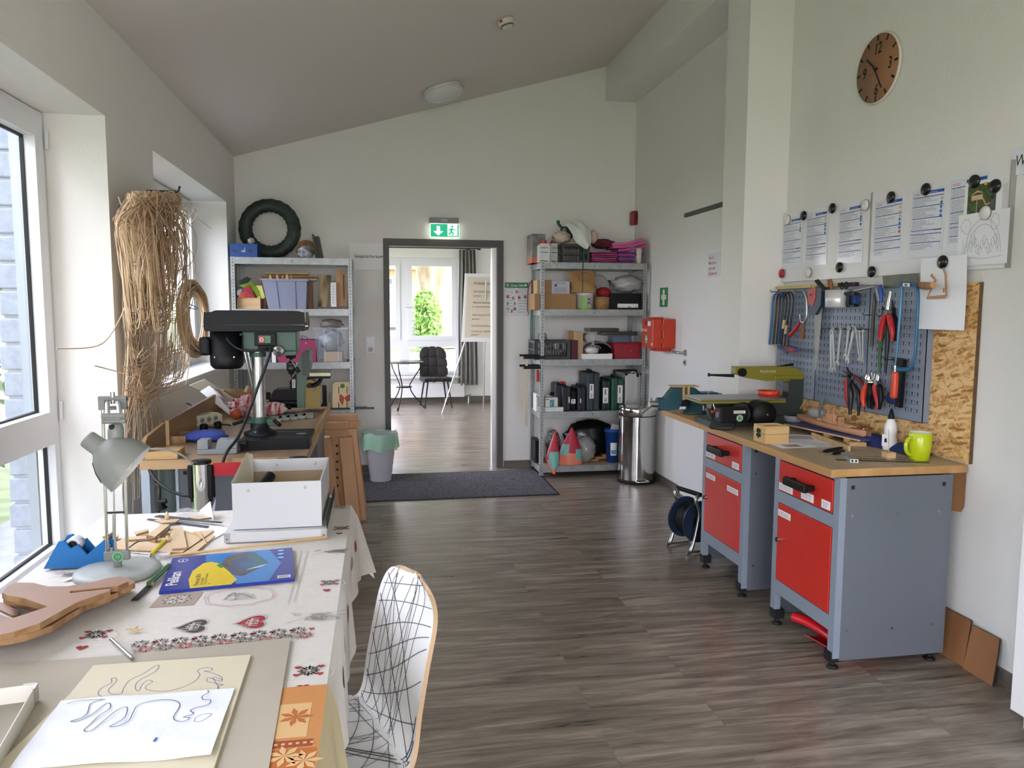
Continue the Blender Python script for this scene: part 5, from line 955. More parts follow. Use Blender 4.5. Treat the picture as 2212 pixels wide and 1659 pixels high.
for k, (pts, lb, z0) in enumerate((([(10,265),(70,255),(220,330),(210,360),(160,365),(20,300)],'loose small offcut sticking out left of the stacked wooden cut-outs',.7632),([(70,300),(250,370),(330,340),(330,380),(150,400),(60,350)],'second loose offcut beneath the left side of the cut-outs',.7632))):
    if k: m = MB(); qd(m,[A2(x-90,y+40,.775) for x,y in pts][::-1],.7632,.7668,MW,MWE)
    else: m = MB(); qd(m,[A2(x-60,y-25,.78) for x,y in pts][::-1],.7672 if False else .7632,.7668,MW,MWE)
    one('wood_offcut',lb,'wood',m)
# steel rod, crumb, chisel
a_, b_ = A2(930,578,.769), A2(1105,745,.772); m = MB(); m.tube([V((a_.x,a_.y,.7668)),V((b_.x,b_.y,.772))],.0042,STEEL,12); one('metal_rod','short dark shiny metal rod lying by the printed heart','rod',m)
p = A2(1120,520); m = MB(); 
for k in range(5): a = k*1.3; m.tube([(p.x,p.y,.7665),(p.x+.022*math.cos(a),p.y+.012*math.sin(a),.7675+.003*(k%2))],[.003,.001],LW_,5)
one('wood_splinter','small pale wood splinters on the cloth','splinter',m)
a_, b_, c_ = A1(1345,1375,.77), A1(1190,1520,.77), A1(1070,1635,.77); t = T('chisel','green handled chisel with dark blade lying by the lamp base','chisel',V((b_.x,b_.y,.7635)))
m = WB(t); m.tube([V((a_.x,a_.y,.772)),V((b_.x,b_.y,.772))],[.007,.0085],mat('green_lacquer','2f6b45',.35),8); m.build('handle',t); q = a_*.05+b_*.95; m = WB(t); m.tube([V((b_.x,b_.y,.771)),V((q.x,q.y,.771))],.009,LW_,8); m.build('ferrule',t)
m = WB(t); d = (c_-b_).normalized(); e = V((-d.y,d.x,0))*.0085; m.add([tuple(V((p.x,p.y,z))+s*e) for z in (.765,.767) for p in (b_,c_) for s in (-1,1)],[(0,1,3,2),(4,6,7,5),(0,2,6,4),(1,5,7,3),(0,4,5,1),(2,3,7,6)],BLK); m.build('blade',t)
# ---------------------------------------------------------------- lamp
LG = mat('lamp_grey','7f817c',.45); p0 = A1(940,1430); bx, by = p0.x, p0.y+.0
t = T('desk_lamp','grey metal desk lamp with twin rods and cone shade on the table','lamp',V((bx,by,.7625)))
m = MB(); m.lathe([(0,0),(.108,0),(.112,.004),(.110,.012),(.09,.017),(0,.019)],mat('lamp_base_grey','a9adab',.5,noise=.08,scale=30),n=56); m.build('base',t)
m = WB(t); m.cyl((bx,by,.78),(bx,by,.80),.011,LG); z0 = Py(240,1220,by).z-.0; m.box(bx-.033,bx+.033,by-.008,by+.008,.802,.826,LG); m.build('clamp_block',t,.002)
m = MB(FR((bx+.004,by-.0085,.812))); m.lathe([(0,.0),(.016,.0)],mat('green_sticker'),n=24); m.lathe([(.012,.0004),(.0145,.0004)],mat('green_line','8fc29a',.5),n=24); m.text('10',-.006,-.004,.008,mat('green_line'),z=.0006); o_ = m.build('sticker'); o_.parent = t; o_.matrix_parent_inverse = LM(t)
zt = Py(240,872,by).z; xt = Py(244,872,by).x; xo = xt-bx
def lampx(z): return bx+xo*(z-.81)/(zt-.81)
for s in (-1,1): m = WB(t); m.tube([(bx+s*.026,by,.80),(lampx(zt)+s*.026,by,zt+.012)],.0042,CHR,10); m.build('arm_rod',t)
m = WB(t); m.tube([(bx-.006,by,.83),(lampx(1.0)-.004,by,1.0)],.0022,STEEL,6); m.tube([(bx-.006,by,.86),(lampx(.93)-.005,by,.93)],.0042,STEEL,8); m.tube([(bx,by,.8),(bx-.004,by,.86)],.003,STEEL,6); m.build('spring',t)
zm = Py(250,1107,by).z; m = WB(t); m.tube([(lampx(zm)-.026,by,zm),(lampx(zm)+.026,by,zm)],.003,DSTEEL,6); m.build('cross_bar',t)
m = WB(t); 
for dz in (0,.026): m.cyl((xt-.036,by,zt-.012+dz),(xt+.036,by,zt-.012+dz),.0055 if dz == 0 else .007,LG)
m.box(xt-.036,xt-.02,by-.006,by+.006,zt-.015,zt+.016,LG); m.box(xt+.02,xt+.036,by-.006,by+.006,zt-.015,zt+.016,LG); m.cyl((xt,by,zt),(xt,by,zt+.032),.006,STEEL); m.build('elbow_joint',t)
yh = by-.17; hj = Py(246,905,yh)
for s in (-1,1): m = WB(t); m.tube([(xt+s*.014,by,zt+.004),(hj.x+s*.014,yh,hj.z+.008)],.006,mat('pale_grey_tube','b4b6b3',.4,metal=.3),10); m.build('arm_rod',t)
m = WB(t); m.cyl((hj.x-.028,yh,hj.z+.008),(hj.x+.028,yh,hj.z+.008),.007,LG); m.cyl((hj.x-.028,yh,hj.z-.006),(hj.x+.028,yh,hj.z-.006),.006,LG); m.lathe([(0,-.018),(.016,-.016),(.019,0),(.019,.03),(.021,.045),(0,.05)],LG,Matrix.Translation((hj.x+.003,yh,hj.z-.03))@Matrix.Rotation(math.pi,4,'X'),n=20); m.cyl((hj.x,yh-.022,hj.z-.018),(hj.x,yh-.012,hj.z-.018),.006,BLK); m.build('head_joint',t)
ca, co = Py(187,947,yh-.02), Py(283,1013,yh-.02); d = (co-ca); L_ = d.length; MX = Matrix.Translation(ca)@d.to_track_quat('Z','Y').to_matrix().to_4x4()
r0 = .071
prof = [(0,-.002),(.020,-.001),(.0225,.004),(.0235,.036),(.027,.041),(.040,.052),(.056,.075),(.066,.10),(r0,.132)]
prof = [(r,z*L_/.132) for r,z in prof]
m = WB(t); m.lathe(prof,LG,LM(t).inverted()@LM(t)@MX,n=48); m.lathe([(r-.0015,z) for r,z in prof[3:]][::-1],mat('lamp_inside_white','d8d8d4',.5),MX,n=48); m.build('shade',t)
m = WB(t); m.lathe([(0,.05),(.014,.05),(.018,.075),(.024,.10),(.02,.122),(0,.13)],mat('bulb_glass','e8e6df',.2),MX,n=24); m.build('bulb',t)
m = WB(t)
for k in (-1,0,1):
    q = [MX@V(((r+.0004)*math.cos(a),(r+.0004)*math.sin(a),z)) for a in [-2.05+.10*k] for r,z in prof[5:8]]; m.tube(q,.0011,INKB,5)
m.build('vent_slot',t)
m = WB(t); m.tube(sm([co+V((.045,0,.05)),co+V((.08,.02,.045)),co+V((.11,.06,.02)),co+V((.125,.1,-.01))],5),.003,mat('grey_cord','8d8d8a',.5),6); m.build('loose_cord',t)
# ---------------------------------------------------------------- tape dispenser and paper strip
TB = mat('dispenser_blue','1a6cae',.35); yd = 2.33
def D(x,y): p = Py(x/3.686,850+y/3.686,yd-.035); return (p.x,p.z)
t = T('tape_dispenser','blue tape dispenser with a white roll, by the window behind the lamp','tape dispenser',V((D(560,1395)[0],yd,.7625)))
sil = [D(345,1397),D(465,1180),D(505,1172),D(560,1235),D(620,1205),D(690,1285),D(770,1215),D(843,1152),D(850,1330),D(700,1397)]
sil = [(x,max(z,.7635)) for x,z in sil]
for s in (0,1): m = WB(t); y = yd-.035+s*.062; m.M = LM(t)@MF((0,y+.008,0),(1,0,0),(0,0,1)); m.prism(sil,0,.008,TB); m.build('side_wall',t)
m = WB(t); m.M = LM(t)@MF((0,yd+.027,0),(1,0,0),(0,0,1)); m.prism([D(360,1397),D(480,1250),D(690,1330),D(800,1250),D(840,1330),D(700,1397)],0,.054,BLK); m.build('inner_body',t)
c = D(560,1225); m = WB(t); m.lathe([(.013,-.018),(.021,-.018),(.021,.018),(.013,.018),(.013,-.018)],mat('tape_white','d9d9e0',.35),Matrix.Translation((c[0],yd,c[1]))@Matrix.Rotation(math.pi/2,4,'X'),n=32); m.lathe([(.0,-.02),(.0125,-.02),(.0125,.02),(0,.02)],BLK,Matrix.Translation((c[0],yd,c[1]))@Matrix.Rotation(math.pi/2,4,'X'),n=24); m.build('tape_roll',t)
c2 = D(840,1158); m = WB(t); m.box(c2[0]-.004,c2[0]+.006,yd-.026,yd+.026,c2[1]-.006,c2[1]+.001,DSTEEL); m.build('cutter',t)
m = WB(t); m.tube([(c[0],yd,c[1]+.028),(c2[0],yd,c2[1]+.001)],.0125,CLEARD,4,flat=.03,up=(0,1,.001)) if False else m.box(c[0],c2[0],yd-.014,yd+.014,c2[1]+.0005,c2[1]+.001,CLEARD); m.build('tape_end',t)
m = MB(); s0, s1 = [A1(845,1200,.81),A1(800,1300,.785),A1(745,1370,.769),A1(660,1440,.7645),A1(560,1483,.7645)], None
q = sm(s0,4); vs = []; w_ = V((.022,.008,0))
for p in q: vs += [p-w_+V((0,-.0,0)),p+w_]
m.add(vs,[(2*i,2*i+1,2*i+3,2*i+2) for i in range(len(q)-1)],PAP); m.add([v-V((0,0,.0004)) for v in vs],[(2*i+2,2*i+3,2*i+1,2*i) for i in range(len(q)-1)],PAP)
a_, b_ = A1(790,1320,.783), A1(828,1215,.807); dx = (b_-a_).normalized(); m.M = MF(a_+V((.018,.0,.0035)),dx,V((-.9,.3,.25))); m.text('2025',0,0,.026,mat('lilac_outline_print','8a8fb5',.7),sx=.85)
one('paper_strip','curled paper strip printed 2025 hanging off the tape dispenser','paper',m)
# ---------------------------------------------------------------- copy paper pack
PK = mat('pack_deep_blue','1d2f8f',.25); PKL = mat('pack_light_blue','2d7fc6',.25); PKY = mat('pack_yellow','e3c72c',.3); PKW_ = mat('pack_white','e8eaf0',.3)
zk = .771; BL, BR_, TR, TL = A1(1265,1575,zk), A3(552,700,zk), A3(552,532,zk), A1(1380,1305,zk)
ex = (BR_-BL); Lp = ex.length; ex.normalize(); ey = (TL-BL); ey = (ey-ex*ey.dot(ex)); Wp = ey.length; MP = MF(V((BL.x,BL.y,.7625)),ex,ey)
m = MB(); m.box(0,Lp,0,Wp,0,.008,PK); z = .0084
def pz_(u,v): return (u*Lp,v*Wp,z)
def poly(pts,mt,dz=0): m.add([(u*Lp,v*Wp,z+dz) for u,v in pts],[tuple(range(len(pts)))],mt)
poly([(.34,0.5),(.30,.62),(.28,.8),(.27,1),(.8,1),(.9,.5),(.8,.0),(.56,0),(.50,.25)],PKL); poly([(.27,.72),(.20,.5),(.19,.25),(.22,0),(.52,0),(.56,.12),(.47,.45),(.40,.66),(.33,.74)][::-1],PKY,.0001)
poly([(.45,.86),(.41,.62),(.52,.28),(.60,.2),(.80,.55),(.68,.94),(.55,.97)][::-1],mat('pack_photo','6f6455',.4,col2='3f4e66',scale=60),.0002)
poly([(.62,.36),(.56,.55),(.68,.92),(.80,.55)][::-1],mat('pack_photo_teal','3f6f7c',.4),.0003); poly([(.80,.52),(.66,.42),(.62,.38),(.74,.44)],PKW_,.0004)
for i in range(5):
    for j in range(2): poly([(.50+.035*i,.62-.2*j),(.525+.035*i,.6-.2*j),(.525+.035*i,.72-.2*j),(.50+.035*i,.74-.2*j)],mat('pack_tile_blue','3f5b94',.4),.00035)
T9 = Matrix.Translation((.115*Lp,.12*Wp,z+.0004))@Matrix.Rotation(math.pi/2,4,'Z')
m.text('Pelikan',0,0,.030,PKW_,T9,sx=.95,bold=.02); m.lathe([(.011,0),(.0135,0)],PKW_,Matrix.Translation((.095*Lp,.86*Wp,z+.0004)),n=24); m.add([(.088*Lp,.84*Wp,z+.0005),(.10*Lp,.83*Wp,z+.0005),(.10*Lp,.89*Wp,z+.0005)],[(0,1,2)],PKW_)
for s, u, h_ in (('Plenticopy 200 H',.275,.013),('Durchschreibpapier',.305,.007),('Carbon paper for handwriting',.33,.007),('A4',.36,.006)): m.text(s,0,0,h_,INKB,Matrix.Translation((u*Lp,.06*Wp,z+.0004))@Matrix.Rotation(math.pi/2,4,'Z'),sx=.75)
for k in range(3): m.lathe([(0,0),(.0095,0)],mat('pack_badge','7db4e0',.3),Matrix.Translation((.90*Lp,(.92-.12*k)*Wp,z+.0004)),n=18)
poly([(.87,.04),(.97,.04),(.97,.12),(.87,.12)],PKW_,.0005)
for k in range(10): poly([(.88+.008*k,.055),(.884+.008*k,.055),(.884+.008*k,.105),(.88+.008*k,.105)],INKB,.0006)
poly([(.395,.66),(.44,.55),(.42,.5),(.38,.6)],mat('pack_green','3f8f3a',.4),.0005)
one('copy_paper_pack','blue and yellow carbon paper pack with a white logo, on the tablecloth','pack',m,MP)
# ---------------------------------------------------------------- archive box on its lid
BXM = mat('archive_box_white','c4c5c6',.55); BXI = mat('cardboard_inside','a38f72',.85); x0, x1, y0, y1, zb, zt_ = -.466,-.19,2.505,2.90,.797,.947
t = T('lid_tray','flat white box lid with metal corners under the open archive box','box lid',V((-.33,2.7,.7625)))
m = WB(t); X0,X1,Y0,Y1 = x0-.022,x1+.016,y0-.028,y1+.03
for bx_ in ((X0,X1,Y0,Y0+.002),(X0,X1,Y1-.002,Y1),(X0,X0+.002,Y0+.002,Y1-.002),(X1-.002,X1,Y0+.002,Y1-.002)): m.box(*bx_,.763,.792,BXM)
m.box(X0,X1,Y0,Y1,.792,.7945,BXM); m.build('tray',t)
for x_ in (X0-.001,X1-.017): m = WB(t); m.box(x_,x_+.018,Y0-.0012,Y0,.764,.793,STEEL); m.cyl((x_+.009,Y0-.002,.775),(x_+.009,Y0-.001,.775),.0025,DSTEEL,n=8); m.build('corner_fitting',t)
m = WB(t); m.box(X1,X1+.002,Y0+.02,Y1,.79,.83,BLK); m.build('side_edge',t,label='dark raised edge')
t = T('archive_box','open white archive box with riveted walls, standing on its lid at the table end','box',V((-.33,2.7,zb)))
m = WB(t); w = .003
m.box(x0,x1,y0,y0+w,zb,zt_,BXM); m.box(x0+w,x1-w,y0+w,y0+2*w,zb+.003,zt_-.001,BXI); m.box(x1-w,x1,y0+w,y1,zb,zt_,BXM); m.box(x1-2*w,x1-w,y0+2*w,y1-w,zb+.003,zt_-.002,BXI); m.box(x0,x0+w,y0+w,y1,zb,zt_-.002,BXM); m.box(x0+w,x1-w,y1-w,y1,zb,zt_,BXM); m.box(x0+w,x1-w,y1-2*w,y1-w,zb+.003,zt_-.045,BXI); m.box(x0+w,x1-w,y0+w,y1-w,zb,zb+.003,BXI); m.build('body',t)
m = WB(t); m.add([(x0-.002,y0+.002,zt_+.002),(x0-.001,y1-.10,zt_+.045),(x0+.012,y1-.06,zt_+.03),(x0+.012,y1-.06,zt_-.07),(x0+.004,y0+.01,zt_-.01)],[(0,1,2,3,4)],PAPY); m.add([(x0,y0+.002,zt_+.002),(x0+.001,y1-.10,zt_+.045),(x0+.014,y1-.06,zt_+.03),(x0+.014,y1-.06,zt_-.07),(x0+.006,y0+.01,zt_-.01)],[(4,3,2,1,0)],PAPY); m.build('inner_flap',t)
for x, y, z in ((x0+.05,y0-.001,zt_-.024),(x1-.05,y0-.001,zt_-.02),(x0+.09,y1-.0045,zt_-.02),(x1-.05,y1-.0045,zt_-.02)): m = WB(t); m.lathe([(0,.0),(.0045,.0),(.003,.003),(0,.0035)],CHR,FR((x,y,z)),n=14); m.build('rivet',t)
m = MB(); m.tube([(x0+.05,y0+.12,zb+.075),(x0+.09,y0+.22,zb+.125)],[.014,.018],BLK,10); m.tube([(x0+.05,y0+.12,zb+.075),(x0+.03,y0+.05,zb+.015)],.012,BLK,8); one('stapler','black hand tool standing inside the archive box','tool',m)
# ---------------------------------------------------------------- strips, boards and bits behind the lamp
PW1 = mat('birch_ply','d8bd98',.65,noise=.08,scale=6,stretch=(.3,1,1)); PWE = wood('ply_edge','b08e63','8a6a45','x',40)
def slab(name, label, cat, pts, z0, z1, mt=PW1, f=A1, grp=None): m = MB(); qd(m,[f(x,y,z1) for x,y in pts][::-1],z0,z1,mt,PWE if mt is PW1 else mt); return one(name,label,cat,m,None,grp)
slab('tracing_sheet','white sheet with faint lines under the plywood pieces by the box','paper',[(1000,1170),(1210,1000),(1700,1050),(1843,1075),(1700,1160),(1300,1290),(880,1250)],.7632,.7637,PAP)
slab('plywood_offcut','flat birch plywood offcut, largest of the pieces behind the lamp','board',[(880,1200),(1000,1150),(1700,1085),(1690,1100),(1450,1265),(940,1240)],.7642,.7692)
slab('plywood_offcut','darker plywood offcut poking out under the largest one towards the box','board',[(1300,1300),(1460,1270),(1690,1120),(1710,1135),(1560,1260)],.7642,.7680,PW1)
slab('plywood_strip','short upright looking birch strip lying across the largest plywood offcut','board',[(1350,1065),(1455,1060),(1490,1225),(1370,1235)],.7702,.7762)
slab('plywood_strip','narrow birch strip left of the pale square block','board',[(1020,1140),(1250,1125),(1250,1150),(1020,1165)],.7702,.7752)
slab('plywood_strip','tiny u shaped birch scrap nearest the lamp rods','board',[(1075,1100),(1180,1075),(1185,1092),(1110,1112),(1085,1122)],.7702,.7782)
slab('wooden_block','long pale square timber block on the plywood offcuts','wood',[(1165,1125),(1290,1040),(1350,1045),(1235,1140)],.7702,.790)
slab('propeller_blank','light wooden propeller shaped piece on the strips','wood',[(1225,1010),(1320,995),(1430,1000),(1400,1020),(1290,1030)],.7742,.7792)
p = A1(1330,1000,.78); m = MB(); m.lathe([(0,0),(.008,0),(.006,.018),(.003,.026),(0,.027)],PW1,n=12); one('wooden_peg','small upright wooden peg on the propeller shaped piece','peg',m,(p.x,p.y,.7796))
m = MB(); p = A1(1255,1165,.775); m.cyl((p.x-.015,p.y,.7755),(p.x+.04,p.y,.7755),.005,PW1); m.cyl((p.x+.006,p.y-.006,.7755),(p.x+.006,p.y-.006,.788),.004,PW1); m.cyl((p.x+.03,p.y-.006,.7755),(p.x+.03,p.y-.006,.788),.004,PW1); one('toy_axle','little wooden axle piece with two pegs before the square block','toy part',m)
for k,(a_,b_) in enumerate((((1180,995),(1655,1055)),((1260,975),(1765,1030)),((1240,990),(1700,1035)))):
    p, q = A1(*a_,.77), A1(*b_,.77); z = .7655+.004*k; m = MB(); d = (q-p).normalized(); e = V((-d.y,d.x,0))*.006; m.add([tuple(V((r.x,r.y,zz_))+s*e) for zz_ in (z,z+.003) for r in (p,q) for s in (-1,1)],[(0,1,3,2),(4,6,7,5),(0,2,6,4),(1,5,7,3),(0,4,5,1),(2,3,7,6)],mat('graphite_strip','4c4f52',.5)); one('graphite_strip',['dark grey flat strip nearest the plywood pieces','topmost of the dark grey flat strips, longest to the right','middle dark grey flat strip'][k] if k != 1 else 'farthest dark grey flat strip, reaching nearest the box','strip',m)
m = MB(); c = [A1(1350,985,.765),A1(1700,1000,.765),A1(1720,960,.765),A1(1440,930,.765)]
m.grid(lambda u,v:tuple(V(((c[0]*(1-u)+c[1]*u)*(1-v)+(c[3]*(1-u)+c[2]*u)*v)[:2]+(0,))+V((0,0,.772+.05*max(0,u-.85)*6*v**2+.006*math.sin(7*u)**2))),14,10,CLEARD,th=.0006); one('plastic_bag','clear plastic bag with wooden parts beside the archive box','bag',m)
slab('bag_contents','pale wooden strips inside the clear bag','wood',[(1500,985),(1640,960),(1700,985),(1560,1000)],.7640,.7665)
m = MB(); p, q, r = A1(1670,870+75,.765), A1(1700,1000,.765), A1(1590,930,.765); s_ = A1(1675,925,.80); m.add([(q.x,q.y,.7645),(r.x,r.y,.7645),(s_.x,s_.y+.0,.83),(q.x,q.y,.7640),(r.x,r.y,.7640),(s_.x+.001,s_.y,.83)],[(0,1,2),(5,4,3)],PAP); one('paper_corner','white paper corner standing up left of the archive box','paper',m)
a_, b_, c_ = A1(1320,1175,.77), A1(1200,1285,.77), A1(1150,1330,.766); t = T('paint_brush','yellow handled brush with clear bristles beside the lamp','brush',V((b_.x,b_.y,.7632)))
m = WB(t); m.tube([V((a_.x,a_.y,.7755)),V((b_.x,b_.y,.7695))],[.0045,.006],mat('yellow_lacquer','d9c62a',.3),10); m.build('handle',t); m = WB(t); m.tube([V((b_.x,b_.y,.7695)),V((c_.x+.012,c_.y-.004,.7665))],[.005,.0035],STEEL,8); m.build('ferrule',t)
p = A1(1235,1300,.77); m = MB(); m.lathe([(0,0),(.018,0),(.022,.014),(.0205,.014),(.017,.0015),(0,.0015)],CLEAR,n=22); one('plastic_cup','tiny clear plastic dish beside the yellow brush','dish',m,(p.x+.02,p.y+.005,.7632))
a_, b_ = A1(1380,1300+20,.768), A3(718,492,.768); a_ = A1(1270,1300,.768); m = MB(); m.tube([V((a_.x,a_.y,.7675)),V((b_.x,b_.y,.7675))],.0042,LW_,4); one('wooden_lath','long thin lath lying between the carbon paper pack and the box','lath',m)
m = MB(); m.tube(sm([A1(1030,1225,.79),A1(1100,1180,.785),A1(1200,1165,.80),A1(1310,1120,.80),A1(1365,1040,.80)],6),.0022,mat('grey_cable','4a4a4c',.5),6); one('lamp_cable','thin dark cable curling from the lamp over the plywood','cable',m)
m = MB(); m.lathe([(0,0),(.02,0),(.024,.012),(.022,.012),(.018,.002),(0,.002)],LW_,n=20); p = A1(880,1160,.765); one('wooden_dish','tiny wooden dish behind the tape dispenser','dish',m,(p.x,p.y,.7625))
for k in range(3): p, q = A1(1480+60*k,1095+10*k,.772), A1(1545+50*k,1118+40*k,.772); m = MB(); m.cyl((p.x,p.y,.7715),(q.x,q.y,.7715),.0018,LW_,n=6); one('match_stick',['pale little stick nearest the birch strip','pale little stick in the middle of the three','pale little stick nearest the box'][k],'stick',m)
# ---------------------------------------------------------------- chair
CHW = mat('white_shell_laminate','e2e2e0',.3); CHL = mat('black_printed_line','2a2a2e',.4); CHE = mat('ply_rim','b89a78',.6)
oc = V((.018,1.90,0)); fx = V((-.95,-.31,0)).normalized(); wy = V((-.31,.95,0)).normalized(); MCh = MF(oc,fx,V((0,0,1)).cross(fx)); # x forward, y to the right of the sitter's back... 
t = T('shell_chair','white moulded plywood chair with black crossing lines, at the right side of the table','chair',MCh)
PR = sm([(.41,0,.42),(.36,0,.435),(.2,0,.42),(.08,0,.405),(.025,0,.415),(-.005,0,.455),(-.022,0,.56),(-.05,0,.7),(-.072,0,.78),(-.082,0,.825)],5)
def cl_(s):
    k = s*(len(PR)-1); i = min(int(k),len(PR)-2); return PR[i]*(1-(k-i))+PR[i+1]*(k-i)
def hw_(s):
    if s < .08: return .205*math.sqrt(max(0,1-((.08-s)/.08)**2))*.35+.205*.65
    if s < .42: return .205
    if s < .75: return .205-.012*(s-.42)/.33
    return max(.02,.193*(1-((s-.75)/.25)**2.6)**.5 if s < .999 else .03)
def sh_(u,v):
    p = cl_(v); w = hw_(v)*(2*u-1); c_ = .018*(2*u-1)**2*(1 if v < .4 else .6); n_ = V((.0,0,1)) if v < .38 else (V((1,0,0)) if v > .52 else V(((v-.38)/.14,0,1-(v-.38)/.14)))
    return tuple(V((p.x,w,p.z))+n_*c_)
m = MB(); m.grid(sh_,22,60,CHW,th=-.011)
nf = [i for i,f in enumerate(m.f)]
me_rim = 22*60*2
CHEi = len(m.mats); m.mats.append(CHE)
for i in range(me_rim,len(m.f)): m.mi[i] = CHEi
m.build('seat_shell',t)
m = MB(); rd = random.Random(12)
def online(a,b,c=0,w=.0009):
    pts = []
    for k in range(25):
        q = k/24; u = a[0]+(b[0]-a[0])*q+c*math.sin(math.pi*q); v = a[1]+(b[1]-a[1])*q
        if .02 < u < .98 and .01 < v < .985: p = V(sh_(u,v)); n_ = V((1,0,.2)).normalized() if v > .45 else V((0,0,1)); pts.append(p+n_*.0122)
    if len(pts) > 2: m.tube(pts,w,CHL,4)
for k in range(11): online((rd.random(),.0+.15*rd.random()),(rd.random(),1.0-.1*rd.random()),0,.0006)
for k in range(9): online((0,.35+.06*k),(1,.45+.06*k+.1*rd.random()),0,.0009)
for k in range(6): online((0,.9-.09*k),(1,.6-.09*k),.0,.0009)
for k in range(4): online((rd.random()*.4,.1),(1,.5+.1*k),.25,.0013)
m.build('line_print',t)
for x, y in ((.33,.16),(.33,-.16),(.02,.16),(.02,-.16)): m = MB(); m.cyl((x*.8+.03,y*.55,.395),(x*1.08-.01,y*1.1,0),.010,CHR,n=12); m.build('leg',t)
m = MB(); m.tube([(.29,.09,.397),(.05,.09,.392),(.05,-.09,.392),(.29,-.09,.397)],.009,CHR,8,closed=True); m.build('under_frame',t)
# ================================================================ left workbench
LB = .86; bx0, bx1, by0, by1 = -1.0, -.318, 3.40, 5.14
t = T('hobby_bench','worn wooden workbench under the far left window, carrying the drill press','workbench',V((-.66,4.2,0)))
m = WB(t); m.box(bx0,bx1,by0,by1,.82,.859,wood('bench_front_beech','c3a176','a3815a','x',9)); m.box(bx0+.001,bx1-.001,by0+.001,by1-.001,.859,.86,wood('stained_bench_top','a48c70','836c52','y',5)); m.build('worktop',t)
m = WB(t); m.box(bx1-.012,bx1,by0+.3,by1,.8605,.885,BWD); m.build('edge_lip',t)
UPW = wood('upstand_plywood','a5835a','80623f','y',8)
m = WB(t); m.M = LM(t)@MF((bx0+.009,0,0),(0,1,0),(0,0,1)); m.prism([(3.41,.8605),(3.72,.8605),(3.72,.975),(3.44,.955),(3.415,.94)],0,.016,UPW); m.build('upstand_board',t)
m = WB(t); m.M = LM(t)@MF((bx0+.009,0,0),(0,1,0),(0,0,1)); m.prism([(3.78,.8605),(5.12,.8605),(5.12,.985),(3.78,.975)],0,.016,UPW); m.build('upstand_board',t)
m = WB(t); m.box(bx0+.027,-.72,5.105,5.12,.8605,.985,UPW); m.build('upstand_board',t)
m = WB(t); x0_ = Py(386,1040,3.52).x; m.box(x0_,bx1-.06,3.52,4.1,.05,.82,mat('bench_steel_dark','5b5f67',.45)); m.box(x0_-.012,x0_,3.515,4.1,.03,.82,mat('pale_blue_steel','a7b2bd',.4)); m.box(x0_+.02,x0_+.036,3.519,3.5205,.77,.786,INKB); m.build('cabinet_body',t)
m = WB(t); m.box(-.46,bx1-.04,4.5,5.05,.05,.82,mat('bench_steel_dark','5b5f67')); m.build('rear_cabinet',t)
a_, b_ = Py(365,1020,3.6), Py(352,1090,3.6); m = WB(t); m.cyl((a_.x,3.62,.82),(a_.x-.01,3.62,.02),.05,mat('green_grey_tube','4b5651',.5)); m.build('leg',t,label='dark green grey tube leg')
m = WB(t); m.box(a_.x-.09,a_.x-.055,3.5,3.56,.02,.82,mat('pale_blue_steel')); m.build('leg',t,label='pale grey leg')
# drill press
def J(x,y,Y=3.77): return Py(290+x/3.457,620+y/3.457,Y)
def jr(m, x0,x1,y0,y1, ya,yb, mt): a, b = J(x0,y0), J(x1,y1); m.box(min(a.x,b.x),max(a.x,b.x),ya,yb,min(a.z,b.z),max(a.z,b.z),mt)
DGN = mat('drill_green','2c4f3f',.4); cxl = J(935,900).x
t = T('drill_press','green bench drill press with black belt cover and motor on the left workbench','drill press',V((cxl,3.77,LB)))
m = WB(t); q0, q1 = J(785,1150,3.6), J(1310,1150,3.6)
m.M = LM(t); m.prism([(q0.x,3.57),(q1.x,3.57),(q1.x,3.90),(q0.x+.06,3.90),(q0.x,3.84)],.861,.905,BLK); m.build('base',t,.008)
m = WB(t); m.box(q1.x-.19,q1.x-.03,3.64,3.66,.905,.907,DSTEEL); m.box(q1.x-.19,q1.x-.03,3.80,3.82,.905,.907,DSTEEL); m.lathe([(0,0),(.025,0)],STEEL,Matrix.Translation((q1.x-.05,3.74,.9062))); m.build('slot_plate',t)
m = WB(t); m.lathe([(.075,.905),(.075,.918),(.045,.93),(.042,.96)],BLK,Matrix.Translation((cxl,3.77,0))); 
for k in range(3): a = k*2.1+.3; m.cyl((cxl+.06*math.cos(a),3.77+.06*math.sin(a),.918),(cxl+.06*math.cos(a),3.77+.06*math.sin(a),.926),.008,STEEL,n=6)
m.build('column_flange',t)
zc0, zc1 = J(930,1065).z, J(930,968).z
m = WB(t); m.cyl((cxl,3.77,.93),(cxl,3.77,J(930,480).z),.0285,STEEL,n=32); m.build('column',t)
m = WB(t); m.cyl((cxl,3.77,zc0),(cxl,3.77,zc1),.04,DGN,n=28); m.box(cxl+.02,cxl+.075,3.75,3.79,zc0+.02,zc1-.01,DGN); m.box(cxl-.075,cxl-.02,3.755,3.785,zc0+.03,zc1-.02,DGN); m.build('table_bracket',t,.004)
m = WB(t); m.tube([(cxl-.06,3.74,zc0+.05),(cxl-.115,3.72,zc0+.035)],.008,BLK,8); m.build('clamp_lever',t); m = WB(t); m.tube([(cxl+.07,3.74,zc0+.045),(cxl+.10,3.70,zc0+.03)],.009,BLK,8); m.build('clamp_lever',t)
m = WB(t); z1_, z2_ = J(930,520).z, J(930,488).z; m.cyl((cxl,3.77,z1_),(cxl,3.77,z2_),.038,DGN,n=28); h0, h1 = J(815,488), J(1215,328)
